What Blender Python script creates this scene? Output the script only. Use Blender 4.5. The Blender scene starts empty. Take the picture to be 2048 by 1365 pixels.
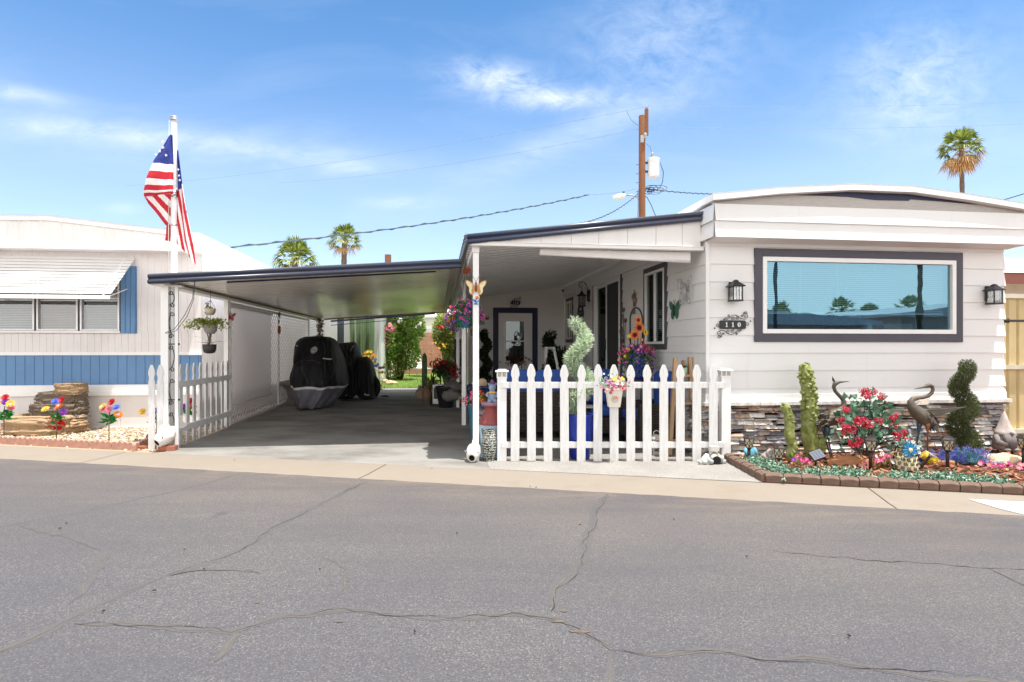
import bpy, bmesh, math, random
from math import sin, cos, pi, radians, sqrt, atan2, exp
from mathutils import Vector, Matrix, noise as mnoise
S = bpy.context.scene
COL = S.collection
R = random.Random(11)
# ------------------------------------------------------------------ camera geometry of the survey
FPX, CX, CY, CAMH = 1164.0, 1024.0, 695.0, 1.3
TH = 0.1272                      # the home stands 7.3 degrees off the view axis
CT, ST = cos(TH), sin(TH)
OX, OY = 2.267, 6.75             # front left corner of the home
def H(u, v, z=0.0):
 """home frame (u along its front, v back along its side) -> world"""
 return Vector((OX + CT * u - ST * v, OY + ST * u + CT * v, z))
def UV(x, y):
 dx, dy = x - OX, y - OY
 return CT * dx + ST * dy, -ST * dx + CT * dy
def gnd(px, py, z=0.0):
 """point of the ground at height z that was surveyed from the photograph"""
 Y = (CAMH - z) * FPX / (py - CY)
 return Vector(((px - CX) / FPX * Y, Y, z))
def at(px, py, Y):
 return Vector(((px - CX) / FPX * Y, Y, CAMH - (py - CY) / FPX * Y))
def front(px, py, v=0.0):
 """(u, z) on the vertical plane v = const"""
 k = (px - CX) / FPX
 u = (OX - ST * v - k * (OY + CT * v)) / (k * ST - CT)
 Y = OY + ST * u + CT * v
 return u, CAMH - (py - CY) / FPX * Y
def side(px, py, u=0.0):
 """(v, z) on the vertical plane u = const"""
 k = (px - CX) / FPX
 v = (OX + CT * u - k * (OY + ST * u)) / (k * CT + ST)
 Y = OY + ST * u + CT * v
 return v, CAMH - (py - CY) / FPX * Y
RA = 0.2290                      # the road runs 13 degrees the other way
RX, RY = cos(RA), -sin(RA)
def RD(s, d, z=0.0):
 return Vector((s * RX - d * RY, s * RY + d * RX, z))
# ------------------------------------------------------------------ mesh builder
class MB:
 def __init__(self):
  self.V, self.F, self.M, self.S = [], [], [], []
 def v(self, p):
  self.V.append((p[0], p[1], p[2]))
  return len(self.V) - 1
 def f(self, idx, m=0, s=False):
  self.F.append(tuple(idx)); self.M.append(m); self.S.append(s)
 def poly(self, pts, m=0, s=False):
  self.f([self.v(p) for p in pts], m, s)
 def box(self, x0, y0, z0, x1, y1, z1, m=0):
  a = [self.v(p) for p in ((x0, y0, z0), (x1, y0, z0), (x1, y1, z0), (x0, y1, z0), (x0, y0, z1), (x1, y0, z1), (x1, y1, z1), (x0, y1, z1))]
  for q in ((0, 3, 2, 1), (4, 5, 6, 7), (0, 1, 5, 4), (1, 2, 6, 5), (2, 3, 7, 6), (3, 0, 4, 7)):
   self.f([a[i] for i in q], m)
 def obox(self, c, sz, rot=None, m=0):
  """box of size sz centred on c, turned by rot (Matrix 3x3)"""
  a = []
  for p in ((-1, -1, -1), (1, -1, -1), (1, 1, -1), (-1, 1, -1), (-1, -1, 1), (1, -1, 1), (1, 1, 1), (-1, 1, 1)):
   q = Vector((p[0] * sz[0] / 2, p[1] * sz[1] / 2, p[2] * sz[2] / 2))
   if rot is not None:
    q = rot @ q
   a.append(self.v(q + Vector(c)))
  for q in ((0, 3, 2, 1), (4, 5, 6, 7), (0, 1, 5, 4), (1, 2, 6, 5), (2, 3, 7, 6), (3, 0, 4, 7)):
   self.f([a[i] for i in q], m)
 def beam(self, a, b, w, h, m=0):
  """rectangular bar from a to b"""
  a, b = Vector(a), Vector(b)
  d = b - a
  L = d.length
  d = d / L
  up = Vector((0, 0, 1)) if abs(d.z) < .95 else Vector((0, 1, 0))
  x = d.cross(up).normalized()
  y = x.cross(d)
  self.obox((a + b) / 2, (w, L, h), Matrix((x, d, y)).transposed(), m)
 def prism(self, pts, ext, m=0, ms=None):
  """polygon of 3D points swept by vector ext"""
  e = Vector(ext)
  a = [self.v(p) for p in pts]
  b = [self.v(Vector(p) + e) for p in pts]
  n = len(a)
  self.f(a[::-1], m); self.f(b, m)
  for i in range(n):
   self.f((a[i], a[(i + 1) % n], b[(i + 1) % n], b[i]), m if ms is None else ms)
 def tube(self, pts, r, n=8, m=0, s=True, caps=True):
  pts = [Vector(p) for p in pts]
  rr = r if isinstance(r, (list, tuple)) else [r] * len(pts)
  rings = []
  ref = None
  for i, p in enumerate(pts):
   d = (pts[min(i + 1, len(pts) - 1)] - pts[max(i - 1, 0)])
   if d.length < 1e-9:
    d = Vector((0, 0, 1))
   d.normalize()
   if ref is None:
    ref = d.cross(Vector((0, 0, 1)) if abs(d.z) < .9 else Vector((1, 0, 0))).normalized()
   else:
    ref = (ref - d * ref.dot(d))
    if ref.length < 1e-6:
     ref = d.cross(Vector((0.3, 1, .2)))
    ref.normalize()
   b = d.cross(ref)
   rings.append([self.v(p + (ref * cos(2 * pi * k / n) + b * sin(2 * pi * k / n)) * rr[i]) for k in range(n)])
  for i in range(len(rings) - 1):
   A, B = rings[i], rings[i + 1]
   for k in range(n):
    self.f((A[k], A[(k + 1) % n], B[(k + 1) % n], B[k]), m, s)
  if caps:
   self.f(rings[0][::-1], m); self.f(rings[-1], m)
 def lathe(self, prof, n=24, c=(0, 0, 0), m=0, s=True, wob=None, caps=True):
  rings = []
  for j, (r, z) in enumerate(prof):
   ring = []
   for k in range(n):
    a = 2 * pi * k / n
    q = r * (1 if wob is None else wob(a, z))
    ring.append(self.v((c[0] + q * cos(a), c[1] + q * sin(a), c[2] + z)))
   rings.append(ring)
  for i in range(len(rings) - 1):
   A, B = rings[i], rings[i + 1]
   mm = m[i] if isinstance(m, (list, tuple)) else m
   for k in range(n):
    self.f((A[k], A[(k + 1) % n], B[(k + 1) % n], B[k]), mm, s)
  if caps:
   self.f(rings[0][::-1], m[0] if isinstance(m, (list, tuple)) else m)
   self.f(rings[-1], m[-1] if isinstance(m, (list, tuple)) else m)
 def grid(self, fn, nu, nv, m=0, s=True, mf=None):
  idx = [[self.v(fn(i / nu, j / nv)) for i in range(nu + 1)] for j in range(nv + 1)]
  for j in range(nv):
   for i in range(nu):
    self.f((idx[j][i], idx[j][i + 1], idx[j + 1][i + 1], idx[j + 1][i]), m if mf is None else mf((i + .5) / nu, (j + .5) / nv), s)
 def blob(self, c, rad, m=0, amp=.18, fr=1.6, seed=0, sub=3, flat=None, s=True, ridged=False):
  """noisy ellipsoid (rock, pebble, head...)"""
  bm = bmesh.new()
  bmesh.ops.create_icosphere(bm, subdivisions=sub, radius=1)
  off = Vector((seed * 3.7, seed * 1.3, seed * 7.1))
  base = len(self.V)
  for vt in bm.verts:
   p = vt.co.copy()
   q = mnoise.noise(p * fr + off) + .5 * mnoise.noise(p * fr * 2.3 + off)
   if ridged:
    q = .6 - 1.6 * abs(q)
   p = p * (1 + amp * q)
   if flat is not None:
    p.z = max(p.z, flat)
   self.V.append((c[0] + p.x * rad[0], c[1] + p.y * rad[1], c[2] + p.z * rad[2]))
  for fc in bm.faces:
   self.f([base + x.index for x in fc.verts], m, s)
  bm.free()
 def leaf(self, p, d, L, W, m=0, nrm=None, fold=.25, droop=0.0):
  """a small pointed leaf of four triangles folded on its midrib"""
  p, d = Vector(p), Vector(d).normalized()
  x = d.cross(Vector(nrm) if nrm is not None else rnd_dir())
  if x.length < 1e-5:
   x = d.cross(Vector((.3, .5, .8)))
  x.normalize()
  nn = x.cross(d)
  mid = p + d * L * .45
  tip = p + d * L - Vector((0, 0, droop * L))
  a, b = self.v(p), self.v(mid + x * W / 2 + nn * W * fold)
  c, e = self.v(tip), self.v(mid - x * W / 2 + nn * W * fold)
  k = self.v(mid)
  self.f((a, b, c, k), m); self.f((a, k, c, e), m)
 def flower(self, p, nrm, r, m=0, mc=1, n=5, cup=.25, w=.55, cr=.28):
  p, nrm = Vector(p), Vector(nrm).normalized()
  x = nrm.cross(Vector((.2, .3, 1)) if abs(nrm.z) < .9 else Vector((1, 0, 0))).normalized()
  y = nrm.cross(x)
  a0 = R.random() * 6
  for k in range(n):
   a = a0 + 2 * pi * k / n
   d = x * cos(a) + y * sin(a)
   t = nrm.cross(d)
   i0 = self.v(p)
   i1 = self.v(p + d * r * .6 + t * r * w * .5 + nrm * r * cup * .6)
   i2 = self.v(p + d * r + nrm * r * cup)
   i3 = self.v(p + d * r * .6 - t * r * w * .5 + nrm * r * cup * .6)
   self.f((i0, i1, i2, i3), m)
  if cr > 0:
   c = [self.v(p + (x * cos(q) + y * sin(q)) * r * cr + nrm * r * .12) for q in [2 * pi * k / 6 for k in range(6)]]
   self.f(c, mc)
 def text(self, s, place, h, m=0):
  """lettering from the built in face; place(x, y) maps letter space to 3D; h cap height"""
  cu = bpy.data.curves.new('lettering', 'FONT')
  cu.body = s; cu.size = h / .7; cu.align_x = 'CENTER'; cu.resolution_u = 2
  ob = bpy.data.objects.new('lettering', cu)
  COL.objects.link(ob)
  dg = bpy.context.evaluated_depsgraph_get()
  me = bpy.data.meshes.new_from_object(ob.evaluated_get(dg))
  base = len(self.V)
  for q in me.vertices:
   self.v(place(q.co.x, q.co.y))
  for pl in me.polygons:
   self.f([base + i for i in pl.vertices], m)
  bpy.data.objects.remove(ob); bpy.data.curves.remove(cu); bpy.data.meshes.remove(me)
 def build(self, name, mats, parent=None, bevel=0, seg=2, auto=False):
  me = bpy.data.meshes.new(name)
  me.from_pydata(self.V, [], self.F)
  if not isinstance(mats, (list, tuple)):
   mats = [mats]
  for q in mats:
   me.materials.append(q)
  nm = len(mats)
  me.polygons.foreach_set('material_index', [min(i, nm - 1) for i in self.M])
  me.polygons.foreach_set('use_smooth', self.S)
  me.update()
  o = bpy.data.objects.new(name, me)
  COL.objects.link(o)
  if parent is not None:
   o.parent = parent
  if bevel:
   b = o.modifiers.new('bevel', 'BEVEL')
   b.width = bevel; b.segments = seg; b.limit_method = 'ANGLE'; b.angle_limit = radians(40)
  return o
def thing(name, label, cat, loc=(0, 0, 0), rz=0.0, group=None):
 o = bpy.data.objects.new(name, None)
 COL.objects.link(o)
 o.location = loc
 o.rotation_euler = (0, 0, rz)
 o.empty_display_size = .2
 return tag(o, label, cat, group)
def tag(o, label=None, cat=None, group=None, kind=None):
 for k, q in (('label', label), ('category', cat), ('group', group), ('kind', kind)):
  if q:
   o[k] = q
 return o
def single(mb, name, mats, label, cat, loc=(0, 0, 0), rz=0.0, group=None, **kw):
 """a thing that is one mesh; vertices are local to loc"""
 o = mb.build(name, mats, **kw)
 o.location = loc; o.rotation_euler = (0, 0, rz)
 return tag(o, label, cat, group)
KIDS = {}
def copy_tree(o, loc=None, rz=None, label=None, parent=None):
 c = o.copy()
 COL.objects.link(c)
 if parent is not None:
  c.parent = parent
 for ch in [q for q in COL.objects if q.parent == o]:
  copy_tree(ch, parent=c)
 if loc is not None:
  c.location = loc
 if rz is not None:
  c.rotation_euler = (0, 0, rz)
 if label:
  c['label'] = label
 return c
ORD = 'first second third fourth fifth sixth seventh eighth ninth tenth eleventh twelfth thirteenth fourteenth fifteenth sixteenth seventeenth eighteenth'.split()
def spiral(cx, cy, r0, turns, a0, n=18, grow=1.0):
 """2D scroll points from the eye outwards"""
 out = []
 for i in range(n + 1):
  t = i / n
  r = r0 * (.18 + .82 * t ** grow)
  a = a0 + turns * 2 * pi * t
  out.append((cx + r * cos(a), cy + r * sin(a)))
 return out
# ------------------------------------------------------------------ materials
def lin(r, g, b):
 def c(x):
  x /= 255.0
  return x / 12.92 if x <= .04045 else ((x + .055) / 1.055) ** 2.4
 return (c(r), c(g), c(b))
class NT:
 def __init__(self, m):
  m.use_nodes = True
  self.t = m.node_tree
  self.t.nodes.clear()
  self.out = self.t.nodes.new('ShaderNodeOutputMaterial')
 def n(self, ty, **kw):
  q = self.t.nodes.new('ShaderNode' + ty)
  for k, val in kw.items():
   if k.startswith('i_'):
    q.inputs[k[2:].replace('_', ' ')].default_value = val
   else:
    setattr(q, k, val)
  return q
 def l(self, a, b):
  self.t.links.new(a, b)
 def coords(self, scale=(1, 1, 1), kind='Object', rot=(0, 0, 0)):
  tc = self.n('TexCoord'); mp = self.n('Mapping')
  mp.inputs['Scale'].default_value = scale
  mp.inputs['Rotation'].default_value = rot
  self.l(tc.outputs[kind], mp.inputs['Vector'])
  return mp.outputs['Vector']
 def noise(self, vec, scale, detail=4, rough=.6, dist=0.0):
  q = self.n('TexNoise')
  q.inputs['Scale'].default_value = scale; q.inputs['Detail'].default_value = detail
  q.inputs['Roughness'].default_value = rough; q.inputs['Distortion'].default_value = dist
  self.l(vec, q.inputs['Vector'])
  return q.outputs['Fac']
 def ramp(self, fac, stops, interp='LINEAR'):
  q = self.n('ValToRGB')
  q.color_ramp.interpolation = interp
  e = q.color_ramp.elements
  while len(e) > 1:
   e.remove(e[-1])
  e[0].position = stops[0][0]; e[0].color = (*c3(stops[0][1]), 1)
  for p, c in stops[1:]:
   k = e.new(p); k.color = (*c3(c), 1)
  self.l(fac, q.inputs['Fac'])
  return q.outputs['Color']
 def mix(self, fac, a, b, mode='MIX'):
  q = self.n('Mix', data_type='RGBA', blend_type=mode)
  for src, i in ((fac, 0), (a, 6), (b, 7)):
   if hasattr(src, 'links'):
    self.l(src, q.inputs[i])
   elif i == 0:
    q.inputs[0].default_value = src
   else:
    q.inputs[i].default_value = (*c3(src), 1)
  return q.outputs[2]
 def math(self, op, a, b=0.0, clamp=False):
  q = self.n('Math', operation=op, use_clamp=clamp)
  for src, i in ((a, 0), (b, 1)):
   if hasattr(src, 'links'):
    self.l(src, q.inputs[i])
   else:
    q.inputs[i].default_value = src
  return q.outputs[0]
 def bsdf(self, col, rough=.6, metal=0.0, spec=.5, bump=None, bs=.2, bd=.01, **kw):
  b = self.n('BsdfPrincipled')
  for src, k in ((col, 'Base Color'), (rough, 'Roughness'), (metal, 'Metallic')):
   if hasattr(src, 'links'):
    self.l(src, b.inputs[k])
   elif k == 'Base Color':
    b.inputs[k].default_value = (*c3(src), 1)
   else:
    b.inputs[k].default_value = src
  b.inputs['Specular IOR Level'].default_value = spec
  for k, q in kw.items():
   b.inputs[k.replace('_', ' ')].default_value = q
  if bump is not None:
   n = self.n('Bump')
   n.inputs['Strength'].default_value = bs; n.inputs['Distance'].default_value = bd
   self.l(bump, n.inputs['Height'])
   self.l(n.outputs['Normal'], b.inputs['Normal'])
  self.l(b.outputs[0], self.out.inputs['Surface'])
  return b
def c3(c):
 return (c, c, c) if isinstance(c, (int, float)) else tuple(c)[:3]
MATS = {}
def mat(name, col, rough=.6, metal=0.0, var=.12, vs=6.0, bump=.0, bscale=60.0, spec=.4, stretch=(1, 1, 1), dirt=0.0, **kw):
 """everyday painted or natural surface: two scales of colour variation and a fine bump"""
 if name in MATS:
  return MATS[name]
 m = bpy.data.materials.new(name)
 t = NT(m)
 vec = t.coords(stretch)
 a = t.noise(vec, vs, 5)
 c = t.ramp(a, [(.28, tuple(x * (1 - var) for x in c3(col))), (.72, tuple(min(1, x * (1 + var * .6)) for x in c3(col)))])
 if dirt:
  g = t.noise(t.coords((1, 1, .35)), 1.7, 6, .7)
  c = t.mix(t.ramp(g, [(.5, 0), (.8, dirt)]), c, lin(120, 105, 88))
 b = t.noise(vec, bscale, 3) if bump else None
 t.bsdf(c, rough, metal, spec, b, bump, .004, **kw)
 MATS[name] = m
 return m
def leafmat(name, cols, rough=.55, trans=.25):
 """each leaf its own tint"""
 if name in MATS:
  return MATS[name]
 m = bpy.data.materials.new(name)
 t = NT(m)
 g = t.n('NewGeometry')
 n = len(cols)
 c = t.ramp(g.outputs['Random Per Island'], [(i / max(1, n - 1), q) for i, q in enumerate(cols)])
 b = t.n('BsdfPrincipled')
 t.l(c, b.inputs['Base Color'])
 b.inputs['Roughness'].default_value = rough
 b.inputs['Specular IOR Level'].default_value = .3
 if trans:
  tr = t.n('BsdfTranslucent'); t.l(c, tr.inputs['Color'])
  mx = t.n('MixShader'); mx.inputs[0].default_value = trans
  t.l(b.outputs[0], mx.inputs[1]); t.l(tr.outputs[0], mx.inputs[2])
  t.l(mx.outputs[0], t.out.inputs['Surface'])
 else:
  t.l(b.outputs[0], t.out.inputs['Surface'])
 MATS[name] = m
 return m
def rnd_dir(up=0.0):
 while True:
  d = Vector((R.uniform(-1, 1), R.uniform(-1, 1), R.uniform(-1, 1)))
  if .05 < d.length < 1:
   d.normalize(); d.z += up
   return d.normalized()
def fuzz(mb, c, rad, n, L, W, mats, up=.3, shell=.55, fn=None):
 """n leaves through the volume of an ellipsoid, more of them near its skin"""
 for _ in range(n):
  d = rnd_dir()
  k = shell + (1 - shell) * R.random()
  p = Vector((c[0] + d.x * rad[0] * k, c[1] + d.y * rad[1] * k, c[2] + d.z * rad[2] * k))
  q = (d + rnd_dir(up) * .9).normalized()
  l = L * R.uniform(.65, 1.25)
  mb.leaf(p, q, l, W * l / L, R.choice(mats) if isinstance(mats, (list, tuple)) else mats)
# ------------------------------------------------------------------ camera, light, sky
cam = bpy.data.objects.new('camera', bpy.data.cameras.new('camera'))
COL.objects.link(cam)
cam.location = (0, 0, CAMH)
cam.rotation_euler = (pi / 2, 0, 0)
cam.data.sensor_width = 36
cam.data.lens = 36 * FPX / 2048
cam.data.shift_y = (CY - 682.5) / 2048
cam.data.clip_end = 3000
S.camera = cam
TOSUN = Vector((.186, -.117, 1)).normalized()
sl = bpy.data.lights.new('sun', 'SUN')
sl.energy = 2.0; sl.angle = radians(.53); sl.color = (1, .955, .89)
so = bpy.data.objects.new('sun', sl)
COL.objects.link(so)
so.rotation_euler = TOSUN.to_track_quat('Z', 'Y').to_euler()
so.location = (4, -4, 30)
W = bpy.data.worlds.new('World')
S.world = W
W.use_nodes = True
wt = W.node_tree
wt.nodes.clear()
class WN(NT):
 def __init__(self, t):
  self.t = t
w = WN(wt)
wo = w.n('OutputWorld'); bg = w.n('Background')
sky = w.n('TexSky', sky_type='NISHITA', sun_disc=False)
sky.sun_elevation = math.asin(TOSUN.z); sky.sun_rotation = atan2(TOSUN.x, TOSUN.y)
sky.altitude = 330; sky.air_density = 1.0; sky.dust_density = .6; sky.ozone_density = 1.6
tc = w.n('TexCoord'); sp = w.n('SeparateXYZ')
w.l(tc.outputs['Generated'], sp.inputs[0])
yy = w.math('MAXIMUM', w.math('ABSOLUTE', sp.outputs[1]), .05)
ga = w.math('DIVIDE', sp.outputs[0], yy)
gb = w.math('DIVIDE', sp.outputs[2], yy)
cb = w.n('CombineXYZ'); w.l(ga, cb.inputs[0]); w.l(gb, cb.inputs[1])
mp = w.n('Mapping'); mp.inputs['Scale'].default_value = (3.2, 9, 1); mp.inputs['Rotation'].default_value = (0, 0, radians(6))
w.l(cb.outputs[0], mp.inputs[0])
n1 = w.noise(mp.outputs[0], 2.2, 10, .68, .35)
mp2 = w.n('Mapping'); mp2.inputs['Scale'].default_value = (9, 14, 1); mp2.inputs['Rotation'].default_value = (0, 0, radians(-14))
w.l(cb.outputs[0], mp2.inputs[0])
n2 = w.noise(mp2.outputs[0], 1.9, 10, .70, .45)
tot = None
for (px, py, rx, ry, rot, amp, kind) in (
  (995, 160, 95, 34, -8, 1.0, 2), (1120, 200, 105, 20, 2, .85, 2), (390, 287, 400, 34, -6, .52, 1), (200, 262, 200, 16, -6, .3, 1),
  (1330, 80, 170, 140, 30, .42, 2), (1830, 165, 150, 110, 10, .6, 2), (30, 186, 90, 16, -8, .7, 1),
  (800, 406, 70, 12, 0, .45, 1), (690, 335, 70, 16, -4, .38, 1), (1170, 265, 230, 34, 22, .42, 1), (245, 418, 40, 12, 0, .4, 1)):
 a0, b0 = (px - CX) / FPX, (CY - py) / FPX
 da = w.math('SUBTRACT', ga, a0); db = w.math('SUBTRACT', gb, b0)
 c_, s_ = cos(radians(rot)), sin(radians(rot))
 xa = w.math('ADD', w.math('MULTIPLY', da, c_ * FPX / rx), w.math('MULTIPLY', db, s_ * FPX / rx))
 xb = w.math('ADD', w.math('MULTIPLY', da, -s_ * FPX / ry), w.math('MULTIPLY', db, c_ * FPX / ry))
 rr = w.math('ADD', w.math('MULTIPLY', xa, xa), w.math('MULTIPLY', xb, xb))
 ms = w.math('POWER', 2.718, w.math('MULTIPLY', rr, -1.0))
 nn = n2 if kind == 2 else n1
 q = w.math('MULTIPLY', ms, w.math('MULTIPLY', w.math('SUBTRACT', nn, .30), 1.75 * amp), True)
 q = w.math('MAXIMUM', q, 0.0)
 tot = q if tot is None else w.math('ADD', tot, q, True)
mpw = w.n('Mapping'); mpw.inputs['Scale'].default_value = (1.2, 5, 1)
w.l(cb.outputs[0], mpw.inputs[0])
n3 = w.noise(mpw.outputs[0], 1.7, 8, .6, .6)
veil = w.math('MULTIPLY', w.math('SUBTRACT', n3, .5), .32, True)
tot = w.math('ADD', tot, w.math('MAXIMUM', veil, 0.0), True)
tot = w.math('MINIMUM', tot, .8)
TOP_FILL = (6.5, 6.25, 6.05)
BACK_FILL = 5.0
tint = w.ramp(sp.outputs[2], [(0.0, (.40, .41, .42)), (.10, (.47, .45, .45)), (.26, (.50, .485, .48)), (.42, (.29, .395, .455)), (.6, (.18, .335, .415))])
skc = w.mix(1.0, sky.outputs[0], tint, 'MULTIPLY')
# added fill: unseen sky whitened overhead and brightened behind the camera
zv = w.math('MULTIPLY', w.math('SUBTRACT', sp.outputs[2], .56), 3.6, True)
vc = w.n('RGB'); vc.outputs[0].default_value = (TOP_FILL[0], TOP_FILL[1], TOP_FILL[2], 1)
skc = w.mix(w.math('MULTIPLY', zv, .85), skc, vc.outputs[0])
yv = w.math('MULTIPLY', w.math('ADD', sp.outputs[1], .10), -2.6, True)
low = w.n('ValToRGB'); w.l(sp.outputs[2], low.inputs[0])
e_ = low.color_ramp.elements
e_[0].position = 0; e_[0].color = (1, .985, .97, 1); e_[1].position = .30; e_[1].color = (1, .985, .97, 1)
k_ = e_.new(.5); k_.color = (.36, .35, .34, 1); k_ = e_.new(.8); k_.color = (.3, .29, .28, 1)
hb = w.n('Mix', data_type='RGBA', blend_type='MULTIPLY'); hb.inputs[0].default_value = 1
w.l(low.outputs[0], hb.inputs[6]); hb.inputs[7].default_value = (BACK_FILL, BACK_FILL, BACK_FILL, 1)
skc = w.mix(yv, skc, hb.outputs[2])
cc = w.n('RGB'); cc.outputs[0].default_value = (2.7, 2.8, 2.95, 1)
skc = w.mix(tot, skc, cc.outputs[0])
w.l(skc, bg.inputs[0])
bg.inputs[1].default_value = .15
w.l(bg.outputs[0], wo.inputs[0])
S.view_settings.view_transform = 'Standard'
S.view_settings.look = 'None'
S.view_settings.gamma = 1
S.view_settings.exposure = 1.77
S.cycles.max_bounces = 14
S.cycles.diffuse_bounces = 12
S.cycles.transparent_max_bounces = 12
S.cycles.caustics_reflective = False
S.cycles.caustics_refractive = False
S.cycles.sample_clamp_indirect = 15
S.cycles.use_denoising = True
try:
 S.cycles.denoiser = 'OPENIMAGEDENOISE'
except Exception:
 pass
# ------------------------------------------------------------------ surfaces of the ground
def ground_mat(name, base, dark, pale, speck, sscale=95, bump=.35, stains=None, big=.5):
 m = bpy.data.materials.new(name); t = NT(m)
 v = t.coords()
 a = t.noise(v, sscale, 3, .7)
 c = t.ramp(a, [(.30, dark), (.46, base), (.56, base), (.66, pale), (.78, speck)])
 g = t.noise(v, big, 6, .65)
 c = t.mix(t.ramp(g, [(.3, 0), (.75, .5)]), c, base)
 g2 = t.noise(v, 2.3, 5, .6)
 c = t.mix(t.ramp(g2, [(.35, .24), (.65, 0)]), c, dark)
 if stains:
  g3 = t.noise(t.coords((1, 1.6, 1), rot=(0, 0, .5)), stains[0], 6, .62)
  c = t.mix(t.ramp(g3, [(stains[1], 0), (stains[2], stains[3])]), c, stains[4])
 t.bsdf(c, .9, 0, .25, a, bump, .004)
 return m
def asphalt_mat():
 m = bpy.data.materials.new('asphalt'); t = NT(m)
 v = t.coords()
 a = t.noise(v, 120, 3, .72)
 c = t.ramp(a, [(.30, lin(53, 53, 55)), (.45, lin(81, 80, 82)), (.56, lin(91, 90, 91)), (.65, lin(125, 120, 117)), (.76, lin(157, 151, 141))])
 b = t.noise(v, 34, 4, .7)
 c = t.mix(t.ramp(b, [(.36, .55), (.52, 0)]), c, lin(76, 75, 80))
 # worn brown dust toward the gutter: distance across the road from its far edge
 sx = t.n('SeparateXYZ'); t.l(v, sx.inputs[0])
 d = t.math('ADD', t.math('MULTIPLY', sx.outputs[0], RX * 0 + .227), t.math('MULTIPLY', sx.outputs[1], .974))
 e = t.math('MULTIPLY', t.math('SUBTRACT', d, 2.6), .36, True)
 g = t.noise(t.coords((1, 1, 1), rot=(0, 0, .229)), 1.1, 7, .66)
 e = t.math('MULTIPLY', e, t.math('MULTIPLY', g, 1.35), True)
 c = t.mix(t.math('MULTIPLY', e, .62), c, lin(109, 99, 89))
 # a paler sandy drift right by the gutter
 e2 = t.math('MULTIPLY', t.math('SUBTRACT', d, 4.72), 1.6, True)
 g2 = t.noise(t.coords((.6, 3, 1), rot=(0, 0, .229)), 2.4, 6, .7)
 c = t.mix(t.math('MULTIPLY', t.math('MULTIPLY', e2, t.ramp(g2, [(.46, 0), (.7, 1)])), .6), c, lin(146, 125, 105))
 st = t.noise(t.coords((.22, 1.3, 1), rot=(0, 0, .229)), 1.3, 6, .62)
 c = t.mix(t.ramp(st, [(.42, 0), (.68, .38)]), c, lin(68, 67, 72))
 oil = t.noise(v, 1.9, 3, .5)
 c = t.mix(t.ramp(oil, [(.70, 0), (.78, .55)]), c, lin(46, 45, 48))
 h = t.noise(v, .7, 5, .6)
 c = t.mix(t.ramp(h, [(.38, .3), (.6, 0)]), c, lin(70, 70, 78))
 t.bsdf(c, .88, 0, .3, a, .55, .006)
 return m
M_ASPH = asphalt_mat()
M_SEAL = ground_mat('crack_sealant', lin(86, 85, 86), lin(75, 74, 76), lin(99, 95, 95), lin(119, 116, 110), 110, .4)
M_CRACKP = mat('crack_sand', lin(98, 89, 80), .95, var=.35, vs=30)
M_CRACKD = mat('crack_dark', lin(52, 48, 46), .95, var=.3, vs=20)
M_GUT = ground_mat('gutter_concrete', lin(135, 127, 116), lin(126, 115, 103), lin(143, 133, 123), lin(149, 142, 132), 130, .15, (1.6, .55, .8, .5, lin(122, 109, 95)))
M_DRV = ground_mat('driveway_concrete', lin(141, 140, 136), lin(124, 121, 117), lin(152, 150, 146), lin(165, 162, 157), 100, .15, (.9, .43, .66, .72, lin(92, 88, 84)))
M_PAD = ground_mat('pebble_concrete', lin(147, 144, 139), lin(96, 92, 89), lin(177, 175, 169), lin(196, 192, 186), 75, .5)
M_EARTH = ground_mat('bare_earth', lin(165, 146, 125), lin(145, 125, 103), lin(179, 161, 137), lin(190, 174, 150), 40, .3)
M_MULCH = ground_mat('mulch_bed', lin(111, 74, 55), lin(72, 46, 35), lin(139, 96, 74), lin(160, 119, 93), 45, .8)
M_GRAV = ground_mat('gravel_bed', lin(172, 155, 132), lin(119, 101, 83), lin(192, 179, 157), lin(205, 194, 176), 55, .8)
M_LAWN = ground_mat('lawn_soil', lin(103, 128, 55), lin(76, 99, 42), lin(130, 151, 76), lin(151, 166, 95), 22, .6)
M_PAINT = ground_mat('white_paint', lin(186, 186, 188), lin(160, 160, 164), lin(196, 196, 197), lin(206, 206, 206), 60, .15, (2.2, .45, .7, .5, lin(140, 148, 166)))
def sheet(name, pts, m, kind='structure', z=None):
 mb = MB()
 mb.poly([Vector((p[0], p[1], p[2] if z is None else z)) for p in pts])
 o = mb.build(name, m)
 o['kind'] = kind
 return o
sheet('ground', [(-400, -300, -.02), (400, -300, -.02), (400, 700, -.02), (-400, 700, -.02)], M_EARTH)
D_ASPH, D_BACK = 5.245, 5.885
# road: its far edge is ragged
mb = MB()
N = 420
top = []
for i in range(N + 1):
 s = -16 + 32 * i / N
 j = .022 * mnoise.noise(Vector((s * 5.1, 0, 3))) + .012 * mnoise.noise(Vector((s * 19, 0, 5)))
 top.append(RD(s, D_ASPH + j, .006))
ids = [mb.v(p) for p in top]
lo = [mb.v(RD(-16 + 32 * i / N, -3.6, .006)) for i in range(N + 1)]
for i in range(N):
 mb.f((lo[i], lo[i + 1], ids[i + 1], ids[i]))
for a, b in ((-90, -16), (16, 90)):
 mb.poly([RD(a, -3.6, .006), RD(b, -3.6, .006), RD(b, D_ASPH, .006), RD(a, D_ASPH, .006)])
o = mb.build('road', M_ASPH); o['kind'] = 'structure'
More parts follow.
